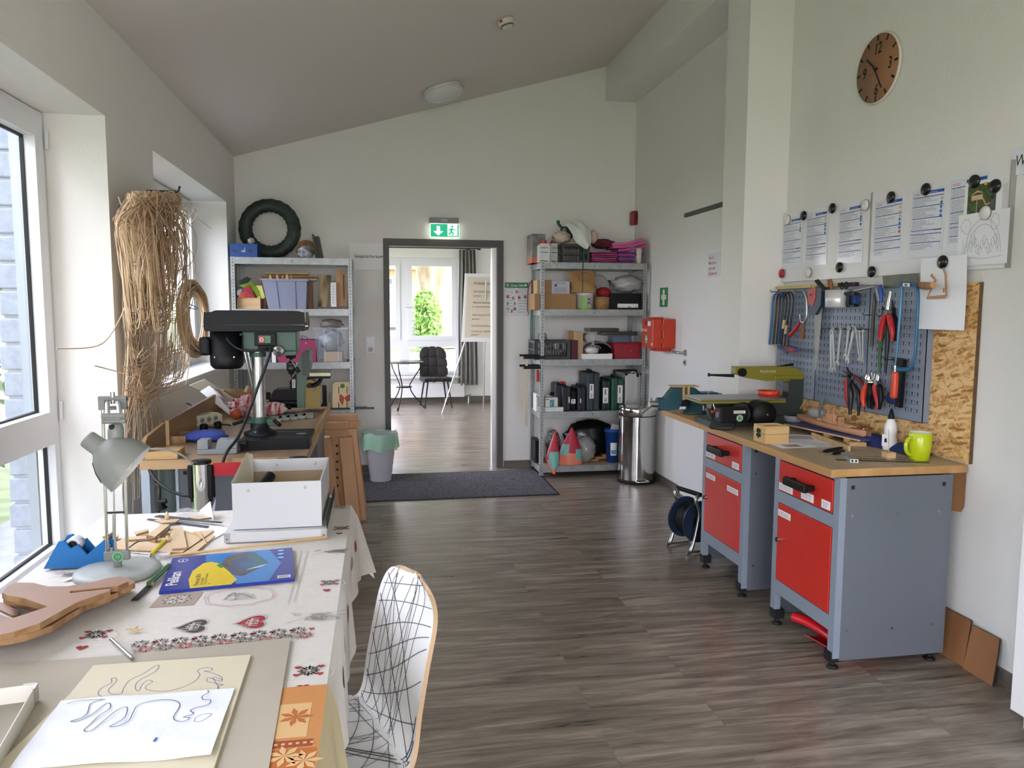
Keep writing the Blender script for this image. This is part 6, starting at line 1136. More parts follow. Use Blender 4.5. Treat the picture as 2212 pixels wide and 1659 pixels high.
m.box(J(815,0).x,J(1215,0).x,3.70,3.85,J(900,478).z,J(900,326).z,DGN); m.prism([(J(1075,0).x,J(900,470).z),(J(1100,0).x,J(900,505).z),(J(1200,0).x,J(900,505).z),(J(1214,0).x,J(900,470).z)],0,.14,DGN,MF((0,3.845,0),(1,0,0),(0,0,1))); m.build('head',t,.006)
m = WB(t); xx0, xx1, zz0, zz1 = J(548,0).x, J(1282,0).x, J(900,325).z, J(900,197).z; zr = J(900,275).z
m.M = LM(t)@MF((0,3.90,0),(1,0,0),(0,0,1)); m.prism([(xx0+.006,zz0),(xx1-.004,zz0),(xx1+.003,zr-.005),(xx0-.002,zr-.005)],0,.25,BLK); m.prism([(xx0,zr),(xx1+.004,zr),(xx1-.003,zz1+.006),(xx0+.004,zz1+.006)],0,.25,BLK); m.prism([(xx0+.03,zz1+.006),(xx1-.03,zz1+.006),(xx1-.05,zz1+.012),(xx0+.05,zz1+.014)],.02,.23,BLK); m.prism([(xx0,zr-.0045),(xx1,zr-.0045),(xx1,zr-.0005),(xx0,zr-.0005)],.002,.248,BLKG); m.build('belt_cover',t,.005)
m = WB(t); m.cyl((xx1+.003,3.66,zr+.01),(xx1+.003,3.66,zr+.06),.004,GREYP,n=8); m.cyl((xx1,3.66,zr-.008),(xx1+.015,3.66,zr-.008),.006,CHR,n=10); m.build('cover_screw',t)
mc = J(688,400).x; mr = J(800,0).x-mc
m = WB(t); m.lathe([(0,0),(mr*.8,0),(mr*.98,.015),(mr,.03),(mr,.065),(mr*.97,.068),(mr*.97,.195),(mr*.6,.2),(mr*.3,.212)],BLK,Matrix.Translation((mc,3.77,J(688,607).z)),n=40)
for dx in (-.03,.03): m.cyl((mc+dx*1.4,3.77-math.sqrt(max(0,mr**2-(dx*1.4)**2))-.001,J(688,518).z),(mc+dx*1.4,3.75,J(688,518).z),.004,CHR,n=10)
m.build('motor',t)
m = WB(t); jr(m,497,582,372,508,3.72,3.80,BLK); m.build('capacitor_box',t,.012)
m = WB(t); m.box(J(722,0).x,J(800,0).x,3.74,3.80,J(900,360).z,J(900,344).z,DSTEEL); m.build('motor_mount',t)
m = WB(t); jr(m,918,1080,338,432,3.675,3.70,BLK); jr(m,945,1060,432,470,3.68,3.70,BLK); m.build('switch_housing',t,.003)
m = WB(t); jr(m,952,1043,358,412,3.670,3.675,mat('switch_bezel','6e675a',.5)); m.build('switch_frame',t)
m = WB(t); jr(m,956,996,365,408,3.664,3.670,mat('switch_red','b2483a',.45)); p = J(976,386); m.lathe([(.006,0),(.0085,0)],LBL,FR((p.x,3.6635,p.z)),n=18); m.build('stop_button',t)
m = WB(t); jr(m,1000,1040,365,408,3.664,3.670,mat('switch_green','3f7a58',.45)); m.build('start_button',t)
p = J(1095,470); m = WB(t); m.lathe([(0,0),(.026,0),(.026,.006),(.022,.010),(.006,.011),(.006,.016),(0,.017)],STEEL,FR((p.x,3.70,p.z))@Matrix.Translation((0,0,.02)),n=32); m.cyl((p.x,3.70,p.z),(p.x,3.67,p.z),.012,STEEL); m.build('feed_hub',t)
xs = J(1157,0).x; m = WB(t); 
m.lathe([(0,J(0,690).z),(.002,J(0,690).z),(.004,J(0,668).z),(.012,J(0,660).z),(.016,J(0,640).z),(.022,J(0,628).z),(.022,J(0,600).z),(.019,J(0,598).z),(.022,J(0,595).z),(.022,J(0,575).z),(.015,J(0,565).z),(.008,J(0,560).z),(.008,J(0,542).z),(.022,J(0,540).z),(.026,J(0,505).z)],DSTEEL,Matrix.Translation((xs,3.77,0)),n=28); m.build('chuck',t)
m = WB(t); a, b = J(1175,545,3.7), J(1215,610,3.66); m.tube([a,b],.004,STEEL,8); m.tube([J(1205,600,3.66),J(1218,620,3.66),J(1232,638,3.66)],.010,BLK,10); m.build('feed_handle',t)
m = WB(t); m.tube(sm([J(690,380,3.68),J(720,420,3.67),J(780,462,3.66),J(860,478,3.65),J(960,470,3.65),J(1000,458,3.67)],5),.006,RUB,8); m.build('motor_cable',t)
m = WB(t); m.tube(sm([J(1018,460,3.66),J(1015,500,3.64),J(975,610,3.62),J(925,740,3.6),J(880,870,3.58),J(830,1000,3.52),J(770,1130,3.46),J(700,1220,3.40),J(665,1300,3.37),J(650,1400,3.36)],6),.0065,RUB,8); m.build('power_cable',t)
m = WB(t); m.tube([J(815,355,3.68),J(812,460,3.68),J(812,500,3.70)],.003,DSTEEL,6); m.build('tension_wire',t)
# machine vise, rag, wood, tray, power strip
def B5(x,y,z=LB+.001): return Pz(290+x/3.457,620+y/3.457,z)
GV = mat('vise_grey','808487',.45); a_ = B5(470,1255); b_ = B5(760,1255); t = T('machine_vise','grey drill press vise at the front edge of the left workbench','vise',V((a_.x,a_.y,LB+.001)))
L_ = b_.x-a_.x; m = MB(); m.box(0,L_,0,.09,0,.022,GV); m.box(0,.045,.005,.085,.022,.062,GV); m.box(L_-.045,L_,.005,.085,.022,.062,GV); m.build('body',t,.003)
m = MB(); m.prism([(.075,.0225),(.155,.0225),(.13,.062),(.085,.062)],0,.07,GV,MF((0,.08,0),(1,0,0),(0,0,1))); m.build('sliding_jaw',t,.002)
m = MB(); m.cyl((.13,.045,.04),(L_+.02,.045,.04),.008,DSTEEL); m.cyl((L_+.02,.045,.04),(L_+.035,.045,.04),.014,BLK); m.tube([(L_+.028,.02,.03),(L_+.028,.07,.05)],.004,BLK,6); m.build('spindle',t)
a_ = B5(520,1165); m = MB(); m.ell((0,0,.028),(.10,.05,.03),mat('blue_rag','3f4f9e',.9,bump=.5,bscale=40),24,12,jit=.10); one('blue_rag','rolled blue rag behind the grey machine vise','rag',m,(a_.x+.0,a_.y+.04,LB+.001))
a_, b_ = B5(80,1292), B5(318,1290); OFC = wood('offcut_pine','c09a66','96703f','x',12); m = MB(); m.box(a_.x,b_.x,a_.y,a_.y+.13,LB+.001,LB+.034,OFC); one('wood_offcut','thick pine offcut at the front left corner of the left workbench','wood',m,None,None,.002)
a_, b_ = B5(175,1190), B5(355,1190); t = T('wooden_tray','small open wooden tray behind the pine offcut','tray',V((a_.x,a_.y+.06,LB+.001))); w_ = b_.x-a_.x; TW = wood('tray_wood','b08c5f','8a683f','x',14)
m = MB(); m.box(0,w_,0,.16,0,.004,TW); m.box(0,w_,0,.008,.004,.035,TW); m.box(0,w_,.152,.16,.004,.035,TW); m.box(0,.008,.008,.152,.004,.035,TW); m.box(w_-.008,w_,.008,.152,.004,.035,TW); m.build('body',t)
a_, b_ = B5(318,1065), B5(480,1020); SCK = mat('socket_cream','c9c5b0',.4); t = T('power_strip','cream power strip with a blue round plug, on the upstand side of the left bench','power strip',RZ((a_.x,a_.y,LB+.001),math.radians(58)))
m = MB(); m.prism([(0,0),(.30,0),(.30,.045),(.27,.06),(.03,.06),(0,.045)],-.03,.03,SCK,MF((0,0,0),(1,0,0),(0,0,1))); m.build('body',t,.003)
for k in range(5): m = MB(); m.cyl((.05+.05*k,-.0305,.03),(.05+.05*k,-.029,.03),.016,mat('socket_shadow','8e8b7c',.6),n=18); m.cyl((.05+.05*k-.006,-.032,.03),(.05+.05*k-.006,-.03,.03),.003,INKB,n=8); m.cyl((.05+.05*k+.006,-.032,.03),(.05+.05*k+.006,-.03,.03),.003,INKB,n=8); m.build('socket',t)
m = MB(); m.cyl((.06,0,.06),(.06,0,.085),.024,mat('blue_plug','1f5fa8',.4)); m.build('round_plug',t,label='blue round plug')
m = WB(t); m.tube(sm([a_+V((.0,.0,.03)),a_+V((-.03,-.08,.03)),a_+V((-.08,-.16,.025)),B5(170,1125)+V((0,0,.02)),B5(165,1145)+V((0,0,.02))],5),.006,mat('cream_cable','c4bca3',.5),8); m.build('cable',t)
for (pts,lb) in (([(375,870),(420,880),(450,950),(520,1010),(540,1030)],'black cable with a moulded plug arching behind the power strip'),([(170,1130),(260,1100),(400,1095),(500,1110),(550,1105)],'black cable lying from the upstand towards the rag'),([(175,1125),(300,1110),(450,1130),(570,1130)],'thin black cable just in front of the thicker one')):
    m = MB(); m.tube(sm([B5(x,y,LB+.008+(.05 if (x,y) in ((420,880),(450,950)) else 0)) for x,y in pts],6),.0045,RUB,8); one('bench_cable',lb,'cable',m)
for (x,y,lb) in ((570,985,'large black angled plug behind the power strip'),(520,1065,'black plug lying on the bench in front of the power strip'),(625,1045,'round black plug with its pins pointing right')):
    p = B5(x,y+10); t = T('mains_plug',lb,'plug',V((p.x,p.y,LB+.001))); m = MB(); m.lathe([(0,0),(.018,0),(.020,.006),(.020,.03),(.012,.038),(0,.04)],BLK,n=20); m.build('body',t); m = MB(); m.tube([(.015,0,.02),(.05,0,.018),(.065,.005,.012)],.005,RUB,8); m.build('cord_end',t)
# tiles, rods, knob
for k in range(5):
    a_ = B5(1012+61*k,1008-7*k); m = MB(RZ((a_.x,a_.y,LB+.001),.06)); m.box(0,.062,0,.13,0,.016,mat('ceramic_grey','8d9086',.5)); one('metal_block',['leftmost','second from the left','middle','second from the right','rightmost'][k]+' of the five grey blocks in a row beside the drill column','block',m,None,None,.001)
a_, b_ = B5(1010,952), B5(1210,950); m = MB(); m.box(a_.x,b_.x,a_.y+.0,a_.y+.02,LB+.001,LB+.012,DSTEEL); one('steel_bar','dark steel bar lying behind the grey blocks','bar',m)
p = B5(1155,950); m = MB(); m.cyl((0,0,0),(0,0,.03),.004,STEEL); m.ell((0,0,.038),.014,BLK,16,10); one('ball_knob','black ball knob standing behind the steel bar','knob',m,(p.x,p.y+.035,LB+.001))
# sander
def Q(x,y,Y=4.93): return Py(420+x/6.913,660+y/6.913,Y)
zb_ = LB+.0; 
def qp(m, pts, y0, y1, mt, side=None): q = [(Q(x,y).x,max(Q(x,y).z,LB+.0055)) for x,y in pts]; m.prism(q,0,y1-y0,mt,MF((0,y1,0),(1,0,0),(0,0,1)),side)
t = T('disc_sander','green and yellow disc sander with black body at the far end of the left workbench','sander',V((Q(1600,1500).x,4.93,LB+.005)))
m = WB(t); qp(m,[(1555,1508),(1550,1390),(1545,900),(1600,740),(1650,660),(1740,650),(1740,900),(1690,1100),(1670,1250),(1665,1508)],4.85,5.05,mat('sander_green','44634f',.35)); m.build('disc_housing',t,.006)
m = WB(t); qp(m,[(1640,690),(1700,645),(1735,680),(1765,960),(1735,1020),(1640,1010)],4.80,4.86,mat('sander_dark_green','1f3029',.35)); m.build('disc_guard',t,.004)
m = WB(t); qp(m,[(1670,1508),(1670,1100),(1760,1090),(1890,1200),(1895,1480),(1880,1508)],4.86,5.04,mat('sander_yellow','8c7420',.4)); m.build('base_cover',t,.005)
m = WB(t); qp(m,[(1170,1400),(1170,1310),(1215,1240),(1440,1235),(1440,1120),(1520,1010),(1560,1000),(1555,1390)],4.86,5.0,BLK); m.build('motor_body',t,.006)
m = WB(t); c0, c1 = Q(1150,1440), Q(1555,1450); m.cyl((c0.x,4.92,c0.z),(c1.x,4.92,c1.z),.032,BLK,n=24); m.build('dust_tube',t)
m = WB(t); qp(m,[(1478,1090),(1525,1085),(1525,1210),(1482,1215)],4.857,4.8595,LBL)
for k in range(7): qp(m,[(1492,1098+15*k),(1515,1097+15*k),(1515,1104+15*k),(1492,1105+15*k)],4.855,4.8568,INKB)
m.build('barcode_label',t)
m = WB(t); a, b = Q(1745,1000), Q(2055,975); m.box(a.x,b.x,4.78,5.0,Q(1745,1030).z,Q(1745,975).z,mat('sander_table_alu','9a9a80',.35,metal=.6)); m.box(a.x,b.x-.005,4.80,4.98,Q(1745,1068).z,Q(1745,1032).z,BLK); m.build('work_table',t,.002)
m = WB(t); m.tube(sm([Q(1890,1070,4.83),Q(1880,1110,4.83),Q(1840,1160,4.83),Q(1780,1190,4.83),Q(1700,1190,4.83)],5),.016,BLK,8,flat=.5); p = Q(1715,1195,4.82); m.cyl((p.x,4.83,p.z),(p.x,4.80,p.z),.014,BLK); m.tube([Q(1785,1225,4.8),Q(1805,1290,4.79)],.004,STEEL,6); m.build('tilt_quadrant',t)
# towel, carrot
TOW = mat('towel_red_white','e0d6d4',.95,col2='a8303f',scale=26,stretch=(2.4,.25,.5),bump=.7,bscale=30); p = Pz(563,888,LB+.0); py_ = 4.75; a_ = Py(505,850,py_); b_ = Py(548,888,py_)
m = MB(); m.ell((0,0,.055),(.115,.09,.06),TOW,40,22,jit=.16); m.ell((.13,.03,.035),(.08,.07,.042),TOW,24,12,jit=.1); m.ell((.0,-.01,.09),(.06,.05,.04),TOW,20,10,jit=.2); one('tea_towel','crumpled red and white tea towel behind the drill column','towel',m,(Py(540,870,py_).x,py_,LB+.0005))
m = MB(); p = Q(620,1490,4.64); m.ell((p.x,4.62,LB+.033),(.032,.03,.032),mat('orange_ball','b8572a',.5),20,12); one('orange_ball','orange ball half under the tea towel','ball',m)
m = MB(); m.tube([Q(760,1290,4.75),Q(800,1205,4.75)],.009,LW_,6); one('wooden_peg','small wooden peg sticking up from the tea towel','peg',m)
# leaning boards with drawings in the back corner
def lean(name,label,pts,Y0,Y1,mt,extra=None):
    m = MB(); a,b,c,d = [Py(290+x/3.457,620+y/3.457,Y) for (x,y),Y in zip(pts,(Y0,Y0,Y1,Y1))]
    n_ = (b-a).cross(d-a).normalized(); 
    if n_.y > 0: n_ = -n_
    q = [a,b,c,d]; o_ = [p-n_*.006 for p in q]; m.add(q+o_,[(0,1,2,3),(7,6,5,4),(0,4,5,1),(1,5,6,2),(2,6,7,3),(3,7,4,0)],mt)
    if extra:
        ex_ = (b-a).normalized(); ey_ = (d-a); m.M = MF(a+n_*.0015,ex_,ey_); extra(m,(b-a).length,(d-a).length)
    return one(name,label,'board',m)
def sk(m,w,h):
    rd = random.Random(4)
    for k in range(9): m.line([(w*rd.uniform(.2,.8),h*rd.uniform(.15,.8)) for _ in range(5)],.002,mat('brown_pencil','7a5a50',.8),.0)
lean('picture_board','pale board leaning in the back corner of the left workbench, behind the drawing',[(410,735),(525,688),(745,830),(720,880)],4.98,5.04,PAPY)
lean('sketch_board','white board with a pencil sketch leaning in front of the pale one',[(725,965),(775,915),(560,735),(490,780)],4.72,4.9,PAP,sk)
# ---------------------------------------------------------------- barrier posts
t0_ = None
for k, (u, lb) in enumerate(((434,'chrome belt barrier post between table and left workbench, red belt coming out'),(644,'second belt barrier post, only its black top showing behind the archive box'))):
    p = Py(u,985,3.1); t = T('barrier_post',lb,'barrier post',V((p.x,3.1,0)))
    m = MB(); m.cyl((0,0,.02),(0,0,.90),.036,CHR,n=36); m.build('pole',t); m = MB(); m.lathe([(0,0),(.15,0),(.15,.012),(.10,.025),(.036,.035)],CHR,n=40); m.build('base',t)
    m = MB(); m.lathe([(.0375,.902),(.0385,.908),(.036,.912),(0,.912)],BLK,n=36); m.build('cap',t)
    for a in (-.35,math.pi+.2) if k == 0 else (-.35,): m = MB(RZ((0,0,0),a)); m.box(.034,.05,-.014,.014,.765,.895,BLK); m.box(.034,.042,-.01,.01,.75,.765,BLK); m.cyl((.043,0,.765),(.051,0,.765),.004,STEEL,n=10); m.build('belt_slot',t,.004)
    if k == 0:
        a_, b_ = Py(456,1000,3.07), Py(540,1000,3.07); x2 = Py(644,985,3.1).x; m = WB(t); m.box(p.x+.045,x2-.04,3.088,3.0895,Py(456,1028,3.09).z,Py(456,1000,3.09).z,mat('red_belt','a3101f',.7)); m.build('belt',t,label='red belt'); m = WB(t); m.box(x2-.08,x2-.04,3.08,3.10,Py(456,1030,3.09).z,Py(456,995,3.09).z,BLK); m.build('belt_end',t)
m = MB(); z_ = Py(300,1090,3.3); m.tube(sm([Py(322,1015,3.4),Py(335,1045,3.36),Py(345,1055,3.33),Py(343,1110,3.33),Py(342,1160,3.33)],5),.0055,RUB,8); one('hanging_cable','black cable hanging under the left end of the left workbench','cable',m)
m = MB(); m.tube(sm([Py(323,1016,3.39),Py(340,1040,3.33),Py(365,1058,3.28),Py(395,1070,3.25),Py(415,1068,3.22)],5),.0065,RUB,8); one('hanging_cable','thicker black cable swinging from the workbench to the barrier post','cable',m)
m = MB(); m.tube([Py(352,1100,3.3),Py(346,1085,3.3),Py(360,1082,3.3)],[.02,.016,.01],BLK,8); one('lever_grip','black lever grip under the left workbench behind the table edge','lever',m)
# ---------------------------------------------------------------- trestles at the far right end of the bench
TRW = wood('trestle_wood','c4966a','a37850','z',6)
def K(x,y,Y): return Py(640+x/6.38, 860+y/6.38, Y)
def trestle(Y, lb, xb0, xb1, yb0, yb1, dx, wing):
    t = T('trestle',lb,'trestle',V((K(600,0,Y).x,Y,0)),'folding trestles by the left workbench')
    m = WB(t); a, b = K(xb0,yb0,Y), K(xb1,yb1,Y); m.box(a.x,b.x,Y-.03,Y+.03,b.z-.02,a.z,LW_ if False else TRW); m.box(a.x,b.x-.006,Y-.025,Y+.025,b.z-.075,b.z-.02,TRW); m.build('top_beam',t,.003)
    zt_ = b.z-.075
    for (x0_,x1_) in ((330+dx,440+dx),(615+dx,690+dx)):
        for s in (-1,1):
            p, q = K(x0_+65,470,Y), K(x1_+125,1560,Y); m = WB(t); w_ = .042
            vs = [(p.x-w_,Y+s*.028,zt_),(p.x+w_,Y+s*.028,zt_),(q.x+w_,Y+s*.16,0),(q.x-w_,Y+s*.16,0)]; vs += [(x,y+s*.018,z) for x,y,z in vs]
            m.add(vs,[(0,1,2,3),(7,6,5,4),(0,4,5,1),(1,5,6,2),(2,6,7,3),(3,7,4,0)],TRW); m.build('leg',t)
    m = WB(t); p = K(560+dx,600,Y); m.box(p.x-.045,p.x+.045,Y-.012,Y+.012,.25,zt_,TRW); 
    for k in range(6): m.cyl((p.x,Y-.0125,zt_-.06-.055*k),(p.x,Y-.0118,zt_-.06-.055*k),.009,mat('hole_dark','4a2f1b',.9),n=14)
    m.build('height_bar',t)
    if wing: p = K(405,530,Y-.05); m = WB(t); m.cyl((p.x,Y-.06,p.z),(p.x,Y-.04,p.z),.010,STEEL); m.box(p.x-.025,p.x+.025,Y-.065,Y-.06,p.z-.004,p.z+.008,STEEL); m.build('wing_nut',t)
trestle(5.27,'nearer folding wooden trestle with a wing nut, at the end of the left workbench',300,722,335,378,0,True)
trestle(5.62,'farther folding wooden trestle behind the nearer one',330,852,230,268,70,False)
a_, b_ = K(400,300,5.85), K(880,400,5.85); m = MB(); m.box(a_.x,b_.x,5.80,5.88,b_.z,K(880,285,5.85).z,TRW); t = T('wooden_beam_stand','third wooden beam on two legs behind the trestles','trestle',V((a_.x,5.84,0))); m.M = Matrix(); q = WB(t); q.box(a_.x,b_.x,5.80,5.88,b_.z,K(880,285,5.85).z,TRW); q.build('top_beam',t,.003)
for x_ in (a_.x+.05,b_.x-.12): q = WB(t); q.box(x_,x_+.07,5.82,5.86,0,b_.z,TRW); q.build('leg',t)
# ---------------------------------------------------------------- rattan and cane hanging at the wall between the windows
CN = [mat('cane_light','e2cba8',.6),mat('cane_mid','cdb08a',.6),mat('cane_pink','d2b397',.6),mat('cane_dark','a98a68',.65)]
def G(x,y,X=-1.1): return Px(230+x/2.303, 380+y/2.304, X)
rd = random.Random(21)
t = T('cane_bundle','large bundle of fine looped cane hanging high between the windows','cane',V(G(200,90,-1.2)))
for part, nn, sd in (('loop_strands',200,1),):
    for c in range(4):
        m = WB(t)
        for k in range(nn//4):
            x0_ = rd.uniform(88,300); x1_ = x0_+rd.uniform(-20,60); lo = rd.uniform(420,800) if rd.random() < .75 else rd.uniform(250,450); Xd = -1.19+rd.uniform(0,.22); w = rd.uniform(30,110)
            tip = (rd.uniform(110,330),rd.uniform(75,125)); pts = [(tip[0]-12,tip[1]+25),tip,(x0_-30+rd.uniform(-20,10),tip[1]+90+rd.uniform(0,60)),(x0_-15,lo*.6),(x0_+w*.15,lo-40),(x0_+w*.6,lo),(x1_+w*.8+rd.uniform(0,20),lo-60),(x1_+w*.8+rd.uniform(-10,30),lo*.55),(tip[0]+45,tip[1]+30),(tip[0]+15,tip[1])]
            m.tube(sm([G(x,y,Xd+.02*math.sin(i)) for i,(x,y) in enumerate(pts)],4),.0026,CN[c],3)
        m.build('cane_strands',t)['kind'] = 'stuff'
t = T('cane_bundle','bundle of long flat reed strips hanging down to the floor below the looped cane','cane',V(G(150,400,-1.2)))
for c in range(3):
    m = WB(t)
    for k in range(24):
        x0_ = rd.uniform(80,240); x1_ = rd.uniform(70,300); Xd = -1.2+rd.uniform(0,.1); e_ = rd.uniform(1250,1680)
        pts = [G(x0_,rd.uniform(250,550),Xd),G(x0_+rd.uniform(-15,15),750,Xd),G((x0_+x1_)/2+rd.uniform(-20,20),1000,Xd+.01),G(x1_,1250,Xd+.01),G(x1_+rd.uniform(-15,15),e_,Xd)]
        pts = [V((p.x,p.y,max(.02,p.z))) for p in pts]; m.tube(sm(pts,4),.0075,CN[c],4,flat=.12,up=(1,.3,0))
    m.build('reed_strips',t)['kind'] = 'stuff'
t = T('cane_bundle','fan of thin cane ends spraying sideways below the looped bundle','cane',V(G(200,950,-1.15)))
for c in range(3):
    m = WB(t)
    for k in range(34):
        y0_ = rd.uniform(900,1080); xr = rd.uniform(240,420); Xd = -1.16+rd.uniform(0,.12)
        m.tube(sm([G(xr,rd.uniform(640,900),Xd),G(xr-15,y0_-60,Xd),G(xr-90,y0_+rd.uniform(-10,25),Xd),G(rd.uniform(80,200),y0_+rd.uniform(-60,140),Xd)],4),.0018,CN[c],3)
    m.build('cane_strands',t)['kind'] = 'stuff'
t = T('cane_coil','thick tan cane coil tied with blue string, hanging at the window edge','cane',V(G(430,520,-1.12)))
for c in (0,1,3):
    m = WB(t)
    for k in range(22):
        o_ = rd.uniform(-22,22); s = rd.uniform(.72,1.15); Xd = -1.13+rd.uniform(-.04,.04)
        pts = [(430+o_,540),(385+o_,590),(383+o_,720),(410+o_,840),(455+o_,880),(485+o_*.6,840),(500+o_*.5,700),(480+o_,600),(450+o_,550)]
        cx_, cy_ = 440, 700; m.tube(sm([G(cx_+(x-cx_)*s,cy_+(y-cy_)*s*.98,Xd) for x,y in pts],4,True),.005,CN[c],4,closed=True)
    m.build('cane_strands',t)['kind'] = 'stuff'
for (x,y) in ((405,645),(460,870)): m = WB(t); c_ = G(x,y,-1.13); m.tube([c_+V((.05*math.cos(q*.7),.03*math.cos(q*.7),.012*math.sin(q*.7)-.02*math.cos(q*.7))) for q in range(9)],.0025,mat('blue_string','27408f',.6),5,closed=True); m.build('tie_string',t)
for pts, lb in (([(95,115),(60,180),(48,300),(80,520),(160,640)],'single cane bowing left of the bundle at the wall'),([(60,105),(85,200),(95,400),(110,700),(100,1000),(70,1300)],'long wavy cane hanging at the left of the bundle'),([(300,110),(420,190),(520,262)],'stray cane pointing up right of the bundle over the window'),([(110,470),(95,640),(20,790),(-60,850),(-250,860)],'long curved cane reaching out left over the window reveal'),([(240,1090),(120,1000),(0,960),(-60,945)],'stray cane pointing left towards the near window')):
    m = MB(); m.tube(sm([G(x,y,-1.12) for x,y in pts],6),.0026,CN[0],5); one('cane_strand',lb,'cane',m)
m = MB(); p = G(220,85,-1.2); m.tube([(XL,p.y,p.z+.01),(-1.06,p.y,p.z+.01),(-1.05,p.y,p.z+.04)],.007,DSTEEL,8); one('wall_hook','steel wall hook the looped cane hangs from','hook',m)
m = MB(); p = G(70,175,-1.18); m.ell((p.x,p.y,p.z),(.01,.012,.03),mat('blue_string'),10,8); one('blue_tie','dark blue string tie at the wall left of the cane bundle','string',m)
# ================================================================ steel shelves on the far wall
CAR = mat('brown_cardboard','a07c54',.8,noise=.06,scale=6); CARL = mat('light_cardboard','b59873',.8)
def shelf(label, x0, x1, yf, zs, depth=.42, skip=()):
    t = T('steel_shelf',label,'shelf',V(((x0+x1)/2,yf+depth/2,0)),'galvanised shelves on the far wall'); yb = yf+depth
    for x, s in ((x0,1),(x1,-1)):
        for y, q in ((yf,1),(yb,-1)):
            m = WB(t); m.box(min(x,x+s*.034),max(x,x+s*.034),min(y,y+q*.002),max(y,y+q*.002),.003,zs[0]+.002,GALV); m.box(min(x,x+s*.002),max(x,x+s*.002),min(y,y+q*.034),max(y,y+q*.034),.003,zs[0]+.002,GALV)
            if q == 1:
                z = .05
                while z < zs[0]-.01: m.box(x+s*.020-.003,x+s*.020+.003,yf-.0006,yf,z,z+.012,ZINCH); z += .028
            z = .05
            while z < zs[0]-.01: yy = y+q*.02; m.box(x-s*.0006,x,yy-.003,yy+.003,z,z+.012,ZINCH) if s > 0 else m.box(x,x+.0006,yy-.003,yy+.003,z,z+.012,ZINCH); z += .028
            m.build('post',t)
            m = WB(t); m.box(min(x,x+s*.036),max(x,x+s*.036),min(y,y+q*.036),max(y,y+q*.036),0,.012,RUB); m.build('foot_cap',t)
    for z in zs:
        m = WB(t); m.box(x0+.03,x1-.03,yf-.0015,yf+.012,z-.055,z,GALV); m.box(x0+.03,x1-.03,yb-.012,yb+.001,z-.055,z,GALV); m.box(x0-.001,x0+.012,yf+.03,yb-.03,z-.055,z,GALV); m.box(x1-.012,x1+.001,yf+.03,yb-.03,z-.055,z,GALV)
        m.box((x0+x1)/2-.003,(x0+x1)/2+.003,yf-.0025,yf-.0015,z-.035,z-.02,ZINCH)
        m.build('beam_frame',t)
        m = WB(t); m.box(x0+.012,x1-.012,yf+.012,yb-.012,z-.012,z-.004,mat('shelf_chipboard','b39f84',.8)); m.build('shelf_board',t)
YR_ = 6.62
def R1(x,y,Y=6.7): return Py(1110+x/5.183, 460+y/5.183, Y)
def R2(x,y,Y=6.7): return Py(1110+x/5.53, 760+y/5.53, Y)
ZR = [R1(700,555,YR_).z, R1(700,1080,YR_).z, R1(700,1640,YR_).z, R2(700,715,YR_).z, R2(700,1360,YR_).z]
shelf('right galvanised shelf beside the steel pedal bin, packed on five levels',R1(303,700,YR_).x,R1(1492,700,YR_).x,YR_,ZR)
ZS = [z-.0035 for z in ZR]
def sbox(name,label,cat,f,x0,x1,yt,lv,mt,Y=6.68,d=.2,grp=None,bev=.002,Z=None,build=True,seg=2):
    a, b = f(x0,yt,Y), f(x1,yt,Y); z0 = (Z or ZS)[lv]; m = MB(); m.box(a.x,b.x,Y,Y+d,z0,a.z,mt); 
    if not build: return m, a, b, z0
    return one(name,label,cat,m,None,grp,bev)
def blob(name,label,cat,f,x0,x1,y0,y1,mt,Y=6.75,d=.1,jit=.12,Z=None,lv=None,grp=None,n=22):
    a, b = f(x0,y0,Y), f(x1,y1,Y); z1 = a.z; z0 = b.z if lv is None else (Z or ZS)[lv]; m = MB(); m.ell(((a.x+b.x)/2,Y,(z0+z1)/2),((b.x-a.x)/2/(1+jit),d,(z1-z0)/2),mt,n,12,jit=jit); return one(name,label,cat,m,None,grp)
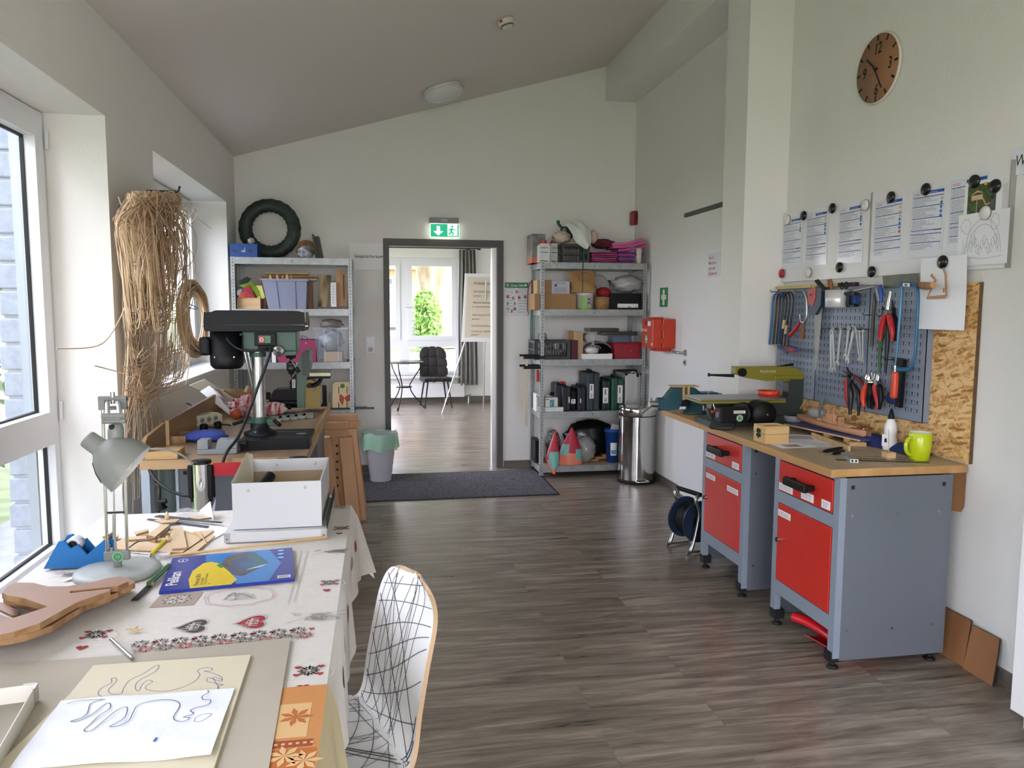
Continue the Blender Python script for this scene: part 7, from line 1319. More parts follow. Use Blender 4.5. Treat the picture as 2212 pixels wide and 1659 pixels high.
# top level
a, b = R1(205,232,6.72), R1(355,232,6.72); m = MB(); m.box(a.x,b.x,6.72,6.95,ZS[0],a.z,mat('grey_print_carton','8e8a88',.6,noise=.5,scale=14)); m.box(a.x-.001,b.x+.001,6.719,6.951,ZS[0],ZS[0]+.05,mat('orange_print','c06a4a',.6)); one('carton','tall printed carton with an orange foot behind the white bottles','box',m)
WBT = mat('white_bottle','dcdcd8',.4); p = R1(340,545,6.68)
for k, (x0_, x1_, yt, Y) in enumerate(((272,408,340,6.67),(407,495,340,6.77))):
    a, b = R1(x0_,yt,Y), R1(x1_,yt,Y); w = b.x-a.x; hh = a.z-ZS[0]; t = T('liquid_bottle',['white bottle with red cap, front one at the left of the top shelf','white bottle with red cap, partly behind the front one'][k],'bottle',V(((a.x+b.x)/2,Y+.035,ZS[0])),'white bottles with red caps')
    m = MB(); m.box(-w/2,w/2,-.035,.035,0,hh*.9,WBT); m.prism([(-w/2,hh*.9),(w/2,hh*.9),(w*.25,hh),(-w*.25,hh)],0,.07,WBT,MF((0,.035,0),(1,0,0),(0,0,1))); m.build('body',t,.006); m = MB(); m.cyl((0,0,hh),(0,0,hh+.028),w*.26,mat('red_cap','b02b2b',.4),n=24); m.build('cap',t)
    m = MB(FR((0,-.0362,0))); m.quad(-w*.32,w*.34,hh*.52,hh*.57,.0,mat('band_blue','5b8fb0',.6)); m.text('KADOL',-w*.3,hh*.74,.014,INKB,sx=1.1,bold=.02)
    for j in range(5): m.quad(-w*.32,w*(.1+.2*(j%2)),hh*(.66-.02*j) if j < 2 else hh*(.42-.05*j+.1),hh*(.666-.02*j) if j < 2 else hh*(.426-.05*j+.1),0,INK)
    m.line([(-w*.3,hh*.1),(-w*.1,hh*.13),(w*.05,hh*.09),(w*.3,hh*.1)],.006,INKB); m.build('label',t)
def basket(name,label,f,x0,x1,yt,lv,Y,d,mt,rows=2,cols=8):
    a, b = f(x0,yt,Y), f(x1,yt,Y); z0 = ZS[lv]; z1 = a.z; t = T(name,label,'basket',V(((a.x+b.x)/2,Y+d/2,z0))); w, hh = b.x-a.x, z1-z0; m = MB(); e = .004
    m.box(-w/2,w/2,-d/2,d/2,0,.004,mt)
    for (fr, W_) in ((MF((-w/2,-d/2,0),(1,0,0),(0,0,1)),w),(MF((-w/2,d/2-e,0),(1,0,0),(0,0,1)),w),(MF((-w/2+e,-d/2,0),(0,1,0),(0,0,1)),d),(MF((w/2,-d/2,0),(0,1,0),(0,0,1)),d)):
        k = fr@Matrix.Translation((0,0,-e)); g = W_*.1; 
        for r_ in [(0,W_,0.004,hh*.16),(0,W_,hh*.86,hh),(0,g,hh*.16,hh*.86),(W_-g,W_,hh*.16,hh*.86)]+[(g,W_-g,hh*.48,hh*.54)]: m.box(r_[0],r_[1],r_[2],r_[3],0,e,mt,k)
        nb = max(3,int(cols*W_/w))
        for j in range(1,nb): x = g+(W_-2*g)*j/nb; m.box(x-.004,x+.004,hh*.16,hh*.86,0.0005,e-.0005,mt,k)
    m.build('body',t); return t
BK = mat('dark_grey_plastic','38383a',.5)
basket('plastic_basket','dark grey slotted basket with cloths on the top of the right shelf',R1,532,852,342,0,6.66,.26,BK)
blob('folded_cloth','beige cloth bag lying over the left of the top basket','cloth',R1,425,640,200,345,mat('beige_cloth','cdb9a8',.9,bump=.6,bscale=25),6.76,.09,.14)
blob('green_cloth','dark green bag with a strap bunched behind the white cloth','cloth',R1,500,660,150,330,mat('green_cloth','1f5a48',.85,bump=.6,bscale=25),6.86,.07,.12)
m = MB(); m.tube(sm([R1(490,90,6.86),R1(505,130,6.86),R1(560,190,6.86)],4),.012,mat('green_cloth'),8); m.tube([R1(482,92,6.86),R1(505,84,6.86),R1(508,115,6.86)],.006,mat('green_cloth'),6); one('bag_strap','dark green strap end sticking up at the left of the green bag','strap',m)
blob('red_cloth','small red patterned cloth between the beige bag and white cloth','cloth',R1,545,590,165,230,mat('red_pattern_cloth','8e2734',.9,col2='c9a8a0',scale=40),6.80,.03,.1)
WC = mat('white_cloth','d6d8d2',.85,bump=.8,bscale=18); m = MB()
ptsA = [R1(565,140,6.74),R1(600,150,6.70),R1(650,230,6.66),R1(690,330,6.635),R1(790,410,6.63)]; ptsB = [R1(750,85,6.78),R1(800,130,6.72),R1(850,200,6.66),R1(865,290,6.64),R1(860,350,6.63)]
ra, rb = sm(ptsA,5), sm(ptsB,5)
m.grid(lambda u,v:tuple(ra[min(20,int(v*20))]*(1-u)+rb[min(20,int(v*20))]*u+V((0,-.035*math.sin(math.pi*u)-.012*math.sin(9*u+4*v),.01*math.sin(11*u-5*v)))),24,20,WC,th=.004); one('white_cloth','white cloth draped over the front of the top basket','cloth',m)
blob('beige_cloth','wrinkled beige cloth tip at the right of the white cloth','cloth',R1,840,935,190,345,mat('beige_cloth'),6.74,.06,.15)
blob('patterned_cloth','crumpled dark red patterned cloth between basket and pink stack','cloth',R1,860,1130,290,405,mat('dark_pattern_cloth','7a2430',.9,col2='2c2a33',scale=30,bump=.7,bscale=30),6.80,.12,.16,n=34)
cols_ = ['554b78','9c3558','b0435f','6a3f78','a83a58','713a70']
for k,c in enumerate(cols_):
    z0 = ZS[0]+.0005+.0178*k; a, b = R1(865+6*(k%2),500,6.68), R1(1160-8*(k%3),500,6.68); m = MB(); m.grid(lambda u,v,z0=z0:(a.x+(b.x-a.x)*u, 6.66+.22*v-.01*math.sin(3*u+k), z0+.0145+.002*math.sin(6*u+k)),10,6,mat('towel_'+c,c,.95),th=.0135); one('folded_towel',['lowest crimson','second','third raspberry','fourth violet','fifth','top blue violet'][k].replace('lowest crimson','lowest violet blue')+' folded cloth of the shorter stack on the top shelf' ,'towel',m,None,'short stack of folded cloths')
cols2 = ['93345a','3a3e7a','a04a78','5a3a7c','b24a80','4a3f86','b84f85','c05a8c','c46a98']
zz_ = ZS[0]+.0005
for k,c in enumerate(cols2):
    th_ = .018 if k < 6 else .026; a, b = R1(1165-(70 if k > 6 else 0)+6*(k%2),500,6.68), R1(1350 if k < 5 else (1440 if k < 6 else 1475-20*(k-6)),500,6.68); til = 0 if k < 6 else .025
    m = MB(); m.grid(lambda u,v,z0=zz_:(a.x+(b.x-a.x)*u, 6.67+.24*v-.012*math.sin(3*u+k), z0+th_-.002+til*u*u*2+.0015*math.sin(7*u+k)),10,6,mat('towel2_'+c,c,.95),th=th_-.003); one('folded_towel',['lowest dark pink','second navy','third pink violet','fourth violet','fifth pink','sixth blue violet','third from the top, deep pink','second from the top, bright pink','topmost light pink'][k]+' cloth of the taller stack by the wall corner','towel',m,None,'tall stack of folded cloths'); zz_ += th_
m = MB(); p = R1(1400,548,6.655); m.lathe([(0,0),(.019,0),(.026,R1(1400,395,6.655).z-ZS[0]),(.0245,R1(1400,395,6.655).z-ZS[0]),(.018,.002),(0,.002)],mat('paper_cup','dad2cc',.5,col2='c9b7b2',scale=30),n=28); one('paper_cup','white paper cup at the right end of the top shelf','cup',m,(p.x,6.66,ZS[0]))
m = MB(); GS = mat('green_string','1f5a4a',.8); m.tube(sm([R1(775,405,6.625),R1(778,560,6.608),R1(772,700,6.608),R1(770,890,6.608)],4),.0045,GS,6); one('green_string','green string hanging from the white cloth over the paper bag','string',m)
# second level
sbox('cardboard_box','long brown cardboard box on the second level behind the left post','box',R1,235,697,902,1,CAR,6.66,.3)
zt2 = R1(0,902,6.66).z+.001
for (x0_,x1_,yt,Y,lb,mt) in ((262,330,752,6.70,'open light carton leftmost on the long cardboard box',CARL),(335,420,750,6.68,'open brown carton behind the left shelf post',CAR),(424,625,765,6.67,'grey printed box with a blue square, standing on the cardboard box',mat('grey_box_print','aaa9b0',.6))):
    a, b = R1(x0_,yt,Y), R1(x1_,yt,Y); m = MB(); m.box(a.x,b.x,Y,Y+.18,zt2,a.z,mt)
    if 'blue' in lb:
        m.M = FR((a.x,Y-.0005,zt2)); w, hh = b.x-a.x, a.z-zt2; m.quad(.0,w,0,hh,0,mat('pale_sheet','b8b6be',.6)); m.quad(w*.16,w*.29,hh*.58,hh*.78,.0003,BLU)
        for j in range(7): m.quad(w*.16,w*.85,hh*(.1+.06*j),hh*(.125+.06*j),.0003,mat('lilac_lines','8089a8',.7)); 
        m.quad(w*.3,w*.8,hh*.84,hh*.88,.0003,INK)
    one('carton',lb,'box',m)
a, b = R1(705,895,6.68), R1(915,895,6.68); rr = (b.x-a.x)/2; hb_ = a.z-ZS[1]; t = T('paint_bucket','white and green paint bucket under the brown paper bag','bucket',V(((a.x+b.x)/2,6.66+rr,ZS[1])))
m = MB(); m.lathe([(0,0),(rr*.9,0),(rr*.96,hb_*.88),(rr,hb_*.88),(rr,hb_),(0,hb_)],WBT,n=40); m.build('body',t)
m = MB(); m.lathe([(rr*.905,.005),(rr*.955,hb_*.8)],mat('lime_print','7ab52c',.5),n=16,a0=math.radians(235),a1=math.radians(262)); m.lathe([(rr*.907,.005),(rr*.912,.018)],mat('lime_print'),n=28,a0=math.radians(195),a1=math.radians(345)); m.lathe([(rr*.925,hb_*.3),(rr*.955,hb_*.7)],mat('black_white_print','3a3a3c',.5,col2='e0e0e0',scale=60),n=12,a0=math.radians(275),a1=math.radians(310)); m.build('label',t)
BAGM = mat('kraft_bag','a58155',.85,bump=.9,bscale=22); m = MB(); zb_ = a.z+.002; x0_, x1_ = R1(640,890,6.68).x, R1(925,890,6.68).x; zt_ = R1(700,645,6.68).z
def kb(u,v): a_ = 2*math.pi*u; w = (x1_-x0_)/2*(1-.04*math.sin(4*v)); x = (x0_+x1_)/2+w*max(-1,min(1,1.25*math.cos(a_))); y = 6.745+.085*(1-.75*v)*max(-1,min(1,1.25*math.sin(a_))); return (x+.006*math.sin(9*v+5*a_), y+.005*math.sin(7*v+3*a_), zb_+(zt_-zb_)*v+.006*math.sin(3*a_)*v)
m.grid(kb,44,14,BAGM); m.grid(lambda u,v:(x0_+.005+(x1_-x0_-.01)*u,6.675+.14*v,zb_+.001),2,2,BAGM)
m.M = FR(((x0_+x1_)/2,6.652,zb_)); hh = zt_-zb_; m.line([((x1_-x0_)*.26*math.cos(k*.3),hh*.70+hh*.2*math.sin(k*.3)) for k in range(21)],.003,mat('brown_print','6f4f30',.8),.0,True); one('paper_bag','brown paper bag with a printed oval, on the paint bucket','bag',m)
WK = mat('wicker','a17f50',.8,noise=.3,scale=60,bump=1,bscale=70); m = MB(); a, b = R1(905,940,6.72), R1(1085,940,6.72); rr = (b.x-a.x)/2; m.lathe([(0,0),(rr*.9,0),(rr,a.z-ZS[1]),(rr*.95,a.z-ZS[1]),(rr*.85,.004),(0,.004)],WK,n=30); one('wicker_basket','round wicker basket between the bucket and the black box','basket',m,((a.x+b.x)/2,6.66+rr,ZS[1]))
blob('red_fabric','red fabric bunched on the wicker basket','cloth',R1,915,1092,830,950,mat('red_fabric','98202a',.9,bump=.5,bscale=25),6.75,.08,.12)
m = MB(); c = R1(985,800,6.84)
for k in range(3): m.lathe([(0,0),(.07,0),(.095,.012),(.093,.015),(.07,.004),(0,.004)],mat('white_plate','c9c9c8',.4),Matrix.Translation((c.x,c.y+.012*k,c.z))@Matrix.Rotation(math.radians(60),4,'X')@Matrix.Rotation(.5,4,'Y'),n=36)
one('plate_stack','white plates leaning behind the red fabric','plates',m)
m, a, b, z0 = sbox('','','',R1,1080,1432,897,1,BLK,6.67,.28,build=False); m.M = FR((R1(1178,0,6.669).x,6.6695,R1(0,1055,6.669).z)); w = R1(1412,0,6.669).x-R1(1178,0,6.669).x; m.box(0,w,0,R1(0,1010,6.669).z-R1(0,1055,6.669).z,0,.0008,LBL); m.quad(w*.5,w*.66,.003,.009,.001,INKB); m.quad(w*.86,w*.93,.003,.008,.001,INKB); one('black_box','black box with a white label strip on the second level','box',m,None,None)
blob('plastic_sack','translucent grey plastic sack lying on the black box','bag',R1,1090,1435,695,897,clearp('milky_film','b9bab8',.85),6.80,.11,.10,n=30)
m, a, b, z0 = sbox('','','',R1,1008,1085,752,1,mat('navy_print','2a2c50',.5),6.94,.03,build=False); one('book','dark blue book standing behind the plates','book',m)
# third level
basket('plastic_basket','dark grey slotted basket with cables on the third level',R1,232,640,1430,2,6.66,.28,BK,cols=11)
m = MB(); p = R1(520,1410,6.78); m.lathe([(.025,-.03),(.05,-.03),(.05,.03),(.025,.03),(.025,-.03)],mat('grey_tape','b5b2ad',.5),Matrix.Translation((p.x,6.78,ZS[2]+.11))@Matrix.Rotation(math.pi/2,4,'X'),n=30); one('tape_roll','grey tape roll standing in the third level basket','tape',m)
for k in range(3): m = MB(); m.tube(sm([R1(265+20*k,1440,6.72),R1(285+25*k,1350,6.72),R1(330+15*k,1360,6.72),R1(370+8*k,1480,6.72)],5),.003,RUB,6); one('cable_loop',['dark cable loop leftmost in the third level basket','middle dark cable loop in the third level basket','dark cable loop nearest the tape roll'][k],'cable',m)
sbox('maroon_box','slim maroon box right of the dark cable basket','box',R1,645,720,1425,2,mat('maroon_card','4e1720',.6),6.67,.2)
m, a, b, z0 = sbox('','','',R1,700,775,1335,2,CARL,6.68,.16,build=False); m.box(R1(625,0,6.78).x,a.x,6.78,6.84,z0,R1(0,1320,6.78).z,CAR); one('paper_sleeve','open brown paper sleeve standing between maroon box and white roll','paper bag',m)
m = MB(); c = R1(865,1395,6.70); m.lathe([(.0,-.1),(.042,-.1),(.044,.0),(.04,.0),(.036,-.01),(.015,-.012),(0,-.012)],mat('grey_white_roll','b6b4b2',.6),Matrix.Translation((c.x,6.70,c.z))@Matrix.Rotation(math.pi/2,4,'X')@Matrix.Rotation(.2,4,'Y'),n=32); one('film_roll','white roll lying with its end to the front on the third level','roll',m)
m = MB(); 
for k in range(5): m.tube(sm([R1(880+10*k,1420,6.69),R1(900-8*k,1450+5*k,6.66),R1(870+20*k,1490,6.65),R1(885+22*k,1520,6.65)],4),.003,mat('white_tape_print','c4c4cc',.5),5,flat=.4)
one('ribbon_tangle','white ribbon ends dangling from the roll','ribbon',m)
blob('crumpled_bag','crumpled white bag in the white tray','bag',R1,780,955,1495,1580,WC,6.72,.06,.15)
a, b = R1(765,1578,6.64), R1(1105,1578,6.64); t_ = MB(); w = b.x-a.x; hh = a.z-ZS[2]; t_.M = Matrix.Translation((a.x,6.64,ZS[2])); t_.prism([(w*.03,0),(w*.97,0),(w,hh),(0,hh)],0,.003,WHITE,MF((0,.003,0),(1,0,0),(0,0,1))); t_.prism([(w*.03,0),(w*.97,0),(w,hh),(0,hh)],0,.003,WHITE,MF((0,.2,0),(1,0,0),(0,0,1))); t_.box(w*.03,w*.97,.003,.2,0,.003,WHITE); t_.box(0,.006,.003,.197,.003,hh,WHITE); t_.box(w-.006,w,.003,.197,.003,hh,WHITE); one('white_tray','flat white plastic tray at the front of the third level','tray',t_)
m = MB(); c = R1(955,1640,6.76); r_ = R1(1140,1600,6.76).x-c.x; m.lathe([(0,0),(r_*.86,0),(r_*.9,.01),(r_*.9,.11),(0,.11)],BLK,Matrix.Translation((c.x,6.87,ZS[2]))@Matrix.Rotation(math.pi/2,4,'X'),n=24,a0=0,a1=math.pi); m.lathe([(r_*.9,.0),(r_,.0),(r_,.12),(r_*.9,.12)],mat('taupe_rim','77706c',.6),Matrix.Translation((c.x,6.875,ZS[2]))@Matrix.Rotation(math.pi/2,4,'X'),n=24,a0=0,a1=math.pi); one('round_case','black half round case with taupe rim behind the white tray','case',m)
for (x0_,x1_,y0_,y1_,lb,mt,Y) in ((850,1180,1292,1330,'dark clear tray spread over the round case','d',6.72),(1000,1385,1330,1372,'second dark tray stacked lower and to the right','d',6.70)):
    a, b = R1(x0_,y0_,Y), R1(x1_,y1_,Y); m = MB(); m.box(a.x,b.x,Y,Y+.2,b.z,a.z,mat('smoky_tray','3e3d3d',.25)); one('smoky_tray',lb,'tray',m,None,None,.006)
m, a, b, z0 = sbox('','','',R1,1110,1290,1385,2,mat('clear_blue_tub','5f6f86',.3),6.74,.15,build=False); one('clear_tub','clear tub with a blue rim above the red box','tub',m,None,None)
m = MB(); a, b = R1(1120,1450,6.655), R1(1428,1450,6.655); w = b.x-a.x; hh = a.z-ZS[2]; RT_ = mat('crimson_plastic','8e1726',.35); m.prism([(w*.05,0),(w*.97,0),(w,hh-.01),(0,hh-.01)],0,.22,RT_,MF((a.x,6.88,ZS[2]),(1,0,0),(0,0,1))); m.box(a.x-.004,b.x,6.652,6.885,ZS[2]+hh-.009,ZS[2]+hh,RT_); m.cyl((a.x+w*.62,6.6585,ZS[2]+hh*.5),(a.x+w*.62,6.6565,ZS[2]+hh*.5),.003,LBL); one('red_box','crimson plastic box at the right end of the third level','box',m,None,None,.004)
a, b = R1(1340,1200,6.98), R1(1425,1400,6.98); m = MB(); m.box(a.x,b.x,6.98,6.985,ZS[2],a.z,clearp('frosted_panel','c6c9cb',.6)); one('frosted_panel','frosted panel leaning upright behind the trays at the right post','panel',m)
# fourth level
for (x0_,x1_,yt,Y,d,lb) in ((268,325,505,6.70,.14,'white box with teal print left of the front post'),(380,525,548,6.70,.13,'white box with a teal label right of the front post')):
    m, a, b, z0 = sbox('','','',R2,x0_,x1_,yt,3,WBT,Y,d,build=False); w = b.x-a.x; hh = a.z-z0; m.M = FR((a.x,Y-.0006,z0)); m.quad(w*.35,w*.7,hh*.3,hh*.85,0,mat('teal_print','3f8f96',.5)); m.line([(w*.4,hh*.4),(w*.5,hh*.55),(w*.45,hh*.65),(w*.6,hh*.75)],.003,LBL,.0004); m.quad(w*.02,w*.28,hh*.85,hh*.9,0,INKB); one('white_box',lb,'box',m)
a, b = R2(375,665,6.64), R2(595,665,6.64); m = MB(); m.box(a.x,b.x,6.64,6.69,ZS[3],a.z,WBT); one('white_dish','low white plastic tray at the front of the fourth level','tray',m,None,None,.006)
m = MB(); p = R2(455,490,6.76); m.lathe([(0,-.01),(.02,-.01),(.02,.01),(0,.01)],BLK,Matrix.Translation((p.x,6.76,R2(0,548,6.7).z+.022))@Matrix.Rotation(math.pi/2,4,'X'),n=20); one('black_roll','small black roll standing on the white box','roll',m)
m = MB(); p = R2(430,540,6.74); m.lathe([(0,0),(.03,0),(.032,.010),(0,.014)],STEEL,n=24); one('tin_disc','shiny round lid lying on the white box','lid',m,(p.x,6.73,R2(0,548,6.7).z+.0005))
def case(label,x0_,x1_,yt,Y,d,mt,lab=None,h_=True,lv=3,rot=0,inset=0):
    a, b = R2(x0_,yt,Y), R2(x1_,yt,Y); z0 = ZS[lv]; w = b.x-a.x; hh = a.z-z0; t = T('tool_case',label,'case',V((a.x+w/2,Y+d/2,z0)))
    m = WB(t); m.box(a.x,b.x,Y,Y+d,z0,a.z-.012,mt); m.build('shell',t,.012)
    m = WB(t); m.box(a.x+w*.46,a.x+w*.54,Y-.002,Y+d*.9,z0+.01,a.z-.011,BLK); m.build('seam',t)
    if h_: m = WB(t); m.tube([(a.x+w/2,Y+d*.25,a.z-.014),(a.x+w/2,Y+d*.3,a.z+.003),(a.x+w/2,Y+d*.7,a.z+.003),(a.x+w/2,Y+d*.75,a.z-.014)],.009,mt,8); m.build('handle',t)
    if lab:
        p, q = R2(lab[0],lab[1],Y-.001), R2(lab[2],lab[3],Y-.001); m = WB(t); m.box(p.x,q.x,Y-.0022,Y-.0015,q.z,p.z,LBL)
        for k in range(4): m.box(p.x+(q.x-p.x)*.25,q.x-(q.x-p.x)*.25,Y-.0026,Y-.0021,q.z+(p.z-q.z)*(.08+.07*k),q.z+(p.z-q.z)*(.11+.07*k),INKB)
        m.box(p.x+(q.x-p.x)*.3,p.x+(q.x-p.x)*.6,Y-.0026,Y-.0021,q.z+(p.z-q.z)*.55,q.z+(p.z-q.z)*.9,INK); m.build('label',t)
    return t
NVC = mat('navy_case','171c28',.45); GGC = mat('slate_green_case','28353a',.45); DGC = mat('dark_green_case','13302a',.45); GRC = mat('green_case','1c4a38',.45)
case('navy tool case with a red latch, leftmost of the cases',580,682,400,6.68,.26,NVC,(652,540,668,610)); case('dark case between the two navy ones with a barcode label',686,745,450,6.70,.24,BLK,(685,565,735,620)); case('navy tool case just left of the large slate green one',762,862,405,6.68,.26,NVC,(790,560,805,610))
case('large slate green tool case with a white upright label',875,1030,235,6.67,.3,GGC,(905,385,952,556)); case('dark green tool case with a torn white label',1060,1160,330,6.69,.26,DGC,(1065,430,1125,612)); case('bright green tool case with a beige label',1172,1315,300,6.67,.28,GRC,(1240,400,1295,610))
m = MB(); a, b = R2(485,372,6.80), R2(590,372,6.80); m.box(a.x,b.x,6.76,6.96,ZS[3],a.z,NVC); one('tool_case','bulky navy case with rounded shoulder behind the leftmost one','case',m,None,None,.02)
m = MB(); p, q = R2(555,350,6.72), R2(612,385,6.72); m.tube([(p.x,6.72,a.z+.012),(q.x,6.72,a.z+.006)],.012,mat('red_grip'),10); one('red_tool_grip','red grip lying on top of the leftmost cases','tool',m)
t = T('aluminium_case','upright aluminium case with black corners at the right of the fourth level','case',V((R2(1430,600,6.66).x,6.78,ZS[3]))); a, b = R2(1335,262,6.66), R2(1530,262,6.66); m = WB(t); ALC = mat('aluminium_sheet','b5b6b4',.35,metal=.3)
m.box(a.x,b.x,6.66,6.94,ZS[3],a.z,ALC); m.build('shell',t,.004); w = b.x-a.x
for x_ in (a.x+w*.08,a.x+w*.58,a.x+w*.66,a.x+w*.90): m = WB(t); m.box(x_,x_+w*.05,6.657,6.66,ZS[3],a.z-.004,mat('aluminium_edge','cfd0cc',.25,metal=.8)); m.build('edge_profile',t)
for x_ in (a.x-.002,b.x-.018): m = WB(t); m.box(x_,x_+.02,6.655,6.675,a.z-.016,a.z+.003,BLK); m.build('corner',t)
m = WB(t); m.tube([(a.x+w*.35,6.67,a.z),(a.x+w*.38,6.67,a.z+.015),(a.x+w*.62,6.67,a.z+.015),(a.x+w*.65,6.67,a.z)],.005,STEEL,8); m.box(a.x+w*.66,a.x+w*.8,6.652,6.658,a.z-.03,a.z+.004,BLK); m.build('handle',t)
a, b = R2(1205,215,6.97), R2(1505,215,6.97); m = MB(); m.box(a.x,b.x,6.955,7.03,ZS[3],a.z,mat('charcoal_case','2a2c30',.4)); one('tool_case','flat charcoal case standing at the back behind the aluminium one','case',m,None,None,.01)
# bottom level
def sack(label,x0_,x1_,yt,ybm,Y,lean=0,over=False,side='teal'):
    tip = R2((x0_*.45+x1_*.55) if not over else 500,yt,Y); a, b = R2(x0_,ybm-150,Y), R2(x1_,ybm-150,Y); zb = ZS[4] if not over else R2(450,ybm,6.60).z; cx_ = (a.x+b.x)/2; w = (b.x-a.x)/2; t = T('bulk_bag',label,'bag',V((cx_,Y,zb)))
    zt = tip.z; zm = zb+(zt-zb)*.33; md = lambda c,n: mat(n,c,.45,bump=.5,bscale=12)
    RDM, SAL, TEA = md('b3203c','bag_crimson'), md('e08268','bag_salmon'), md('6fb0a6','bag_teal')
    def fn(u,v,o=0):
        q = 2*math.pi*u; pf = (math.sin(min(1,v*2.2+.12)*math.pi/2) if over else (1 if v < .3 else 1))*(1-max(0,(v-.35)/.65)**1.1*.93); dpt = .06*(1-max(0,v-.25)/.75*.95)
        return (cx_+(tip.x-cx_)*max(0,(v-.35)/.65)+(w*pf+o)*math.cos(q)*(1+.03*math.sin(9*v+q)), Y+(dpt+o)*math.sin(q)+(-.03*(1-v) if over else 0), zb+(zt-zb)*v)
    m = WB(t); m.grid(lambda u,v: fn(u,v*.32),28,8,SAL); m.grid(lambda u,v: fn(u,.32+v*.68),28,16,RDM); m.grid(lambda u,v:(cx_+(u-.5)*w*1.2,Y+(v-.5)*.06,zb+.002),2,2,SAL); m.build('body',t)
    m = WB(t); 
    for (u0,u1,v0,v1) in (((.62,.88,.12,.50),) if over else ((.55,.70,.28,.56),(.80,.93,.14,.42))): m.grid(lambda u,v: fn(u0+(u1-u0)*u,v0+(v1-v0)*v,.002),8,8,TEA)
    m.build('label',t,label='teal label panel')
sack('red and salmon bag hanging over the front of the bottom level',378,542,925,1445,6.625,over=True)
sack('red and salmon bag with a pointed top, second from the left post',545,815,905,1345,6.72)
blob('tinsel_ball','dark glittery bundle behind the red bags','decoration',R2,375,560,930,1200,mat('dark_tinsel','2c2f2c',.5,col2='8f9488',scale=60,bump=1,bscale=90),6.90,.08,.15,lv=4)
blob('black_sack','large glossy black sack filling the back of the bottom level','bag',R2,575,1240,812,1100,mat('black_film','0d0f10',.25,bump=.6,bscale=12),6.93,.10,.07,lv=4,n=40)
blob('plastic_sack','clear milky sack in front of the black one','bag',R2,735,985,1015,1240,clearp('milky_clear','9c9a96',.8),6.77,.07,.12,lv=4)
for k,(x0_,x1_,y0_) in enumerate(((880,1000,1190),(960,1085,1170),(1040,1140,1165))): a, b = R2(x0_,y0_,6.84), R2(x1_,y0_,6.84); m = MB(); m.box(a.x,b.x,6.80-.01*k,6.86-.01*k,ZS[4]+.0005+.022*k,ZS[4]+.021+.022*k,wood('scrap_orange_wood','b5814a','8d6033','x',12)); one('wood_scrap',['lowest wood scrap beside the clear sack','middle wood scrap beside the clear sack','topmost wood scrap next to the blue bucket'][k],'wood',m)
a, b = R2(1100,950,6.72), R2(1300,950,6.72); m = MB(); rr = (b.x-a.x)/2; hh = R2(0,950,6.72).z-ZS[4]; t = T('blue_bucket','blue bucket with a white label behind the steel pedal bin','bucket',V((a.x+rr,6.68+rr,ZS[4]))); m.lathe([(0,0),(rr*.72,0),(rr*.93,hh*.9),(rr,hh*.9),(rr,hh),(rr*.95,hh),(rr*.7,.005),(0,.005)],mat('royal_blue_plastic','1c4a94',.4),n=36); m.build('body',t)
m = MB(); m.lathe([(rr*.785,hh*.22),(rr*.87,hh*.6)],LBL,n=10,a0=math.radians(235),a1=math.radians(285)); m.lathe([(rr*.80,hh*.26),(rr*.83,hh*.38)],mat('band_blue'),n=8,a0=math.radians(240),a1=math.radians(280)); m.build('label',t)
m = MB(RZ((a.x+rr+.0,6.72+rr*.6,ZS[4]+hh*.4),.3)); m.box(-.07,.05,-.01,.0,0,.22,LBL,Matrix.Rotation(.25,4,'Y')); one('card_sheet','white printed card standing in the blue bucket','paper',m)
sbox('black_case','black case at the back left of the bottom level behind the post','case',R2,255,322,1060,4,BLK,6.80,.2)
# bar clamps, bungee cords on the left side of the shelf
XS0 = R1(303,700,YR_).x
for k,(bx_,yt,yb_,hx,Y) in enumerate(((103,62,690,78,6.66),(152,90,885,128,6.60))):
    t = T('bar_clamp',['shorter bar clamp hanging farther back at the left side of the right shelf','longer bar clamp hanging in front at the left side of the right shelf'][k],'clamp',R2(bx_,yt,Y),'bar clamps on the shelf side'); m = WB(t); p, q = R2(bx_,yt,Y), R2(bx_+(6 if k == 0 else 18),yb_,Y); w = .011; m.box(p.x-w,p.x+w,Y,Y+.007,q.z,p.z+.01,mat('bar_steel','b8b09c',.35,metal=.6)); m.build('bar',t)
    for j,(y0_,y1_) in enumerate(((28,60),(148,185)) if k == 0 else ((50,92),(165,212))): m = WB(t); a, b = R2(hx-10,y0_,Y), R2(hx,y1_,Y); m.box(a.x,XS0-.002 if j else XS0+.03,Y-.010,Y+.017,b.z+.005,a.z-.002,BLK) if Y < 6.61 else m.box(a.x,XS0-.002,Y-.010,Y+.017,b.z+.005,a.z-.002,BLK); m.build('jaw',t)
    if k == 0: a, b = R2(278,215,6.66), R2(280,355,6.66); m = WB(t); m.tube([(XS0-.018,6.61 if False else 6.65,a.z),(XS0-.018,6.65,a.z*.5+b.z*.5),(XS0-.018,6.65,b.z)],[.011,.014,.012],HR,12); m.build('handle',t)
YC = 6.98
for (pts,mt,lb) in (([(200,755),(165,830),(152,960),(155,1100)],mat('red_cord','8e2f34',.7),'red elastic cord hanging from the shelf side next to the first aid poster'),([(205,760),(200,850),(205,1000),(195,1110)],mat('red_cord'),'darker red elastic cord hanging straight beside the curved one'),([(200,1100),(188,1230),(192,1480),(208,1330),(205,1100)],mat('teal_cord','2f8075',.7),'teal elastic cord loop hanging low beside the shelf')):
    m = MB(); m.tube(sm([R1(x,y,YC) for x,y in pts],6),.0045,mt,6); p = R1(*pts[-1],YC); m.tube([p,p+V((.012,0,-.02)),p+V((0,0,-.035))],.003,RUB,6); one('bungee_cord',lb,'cord',m)
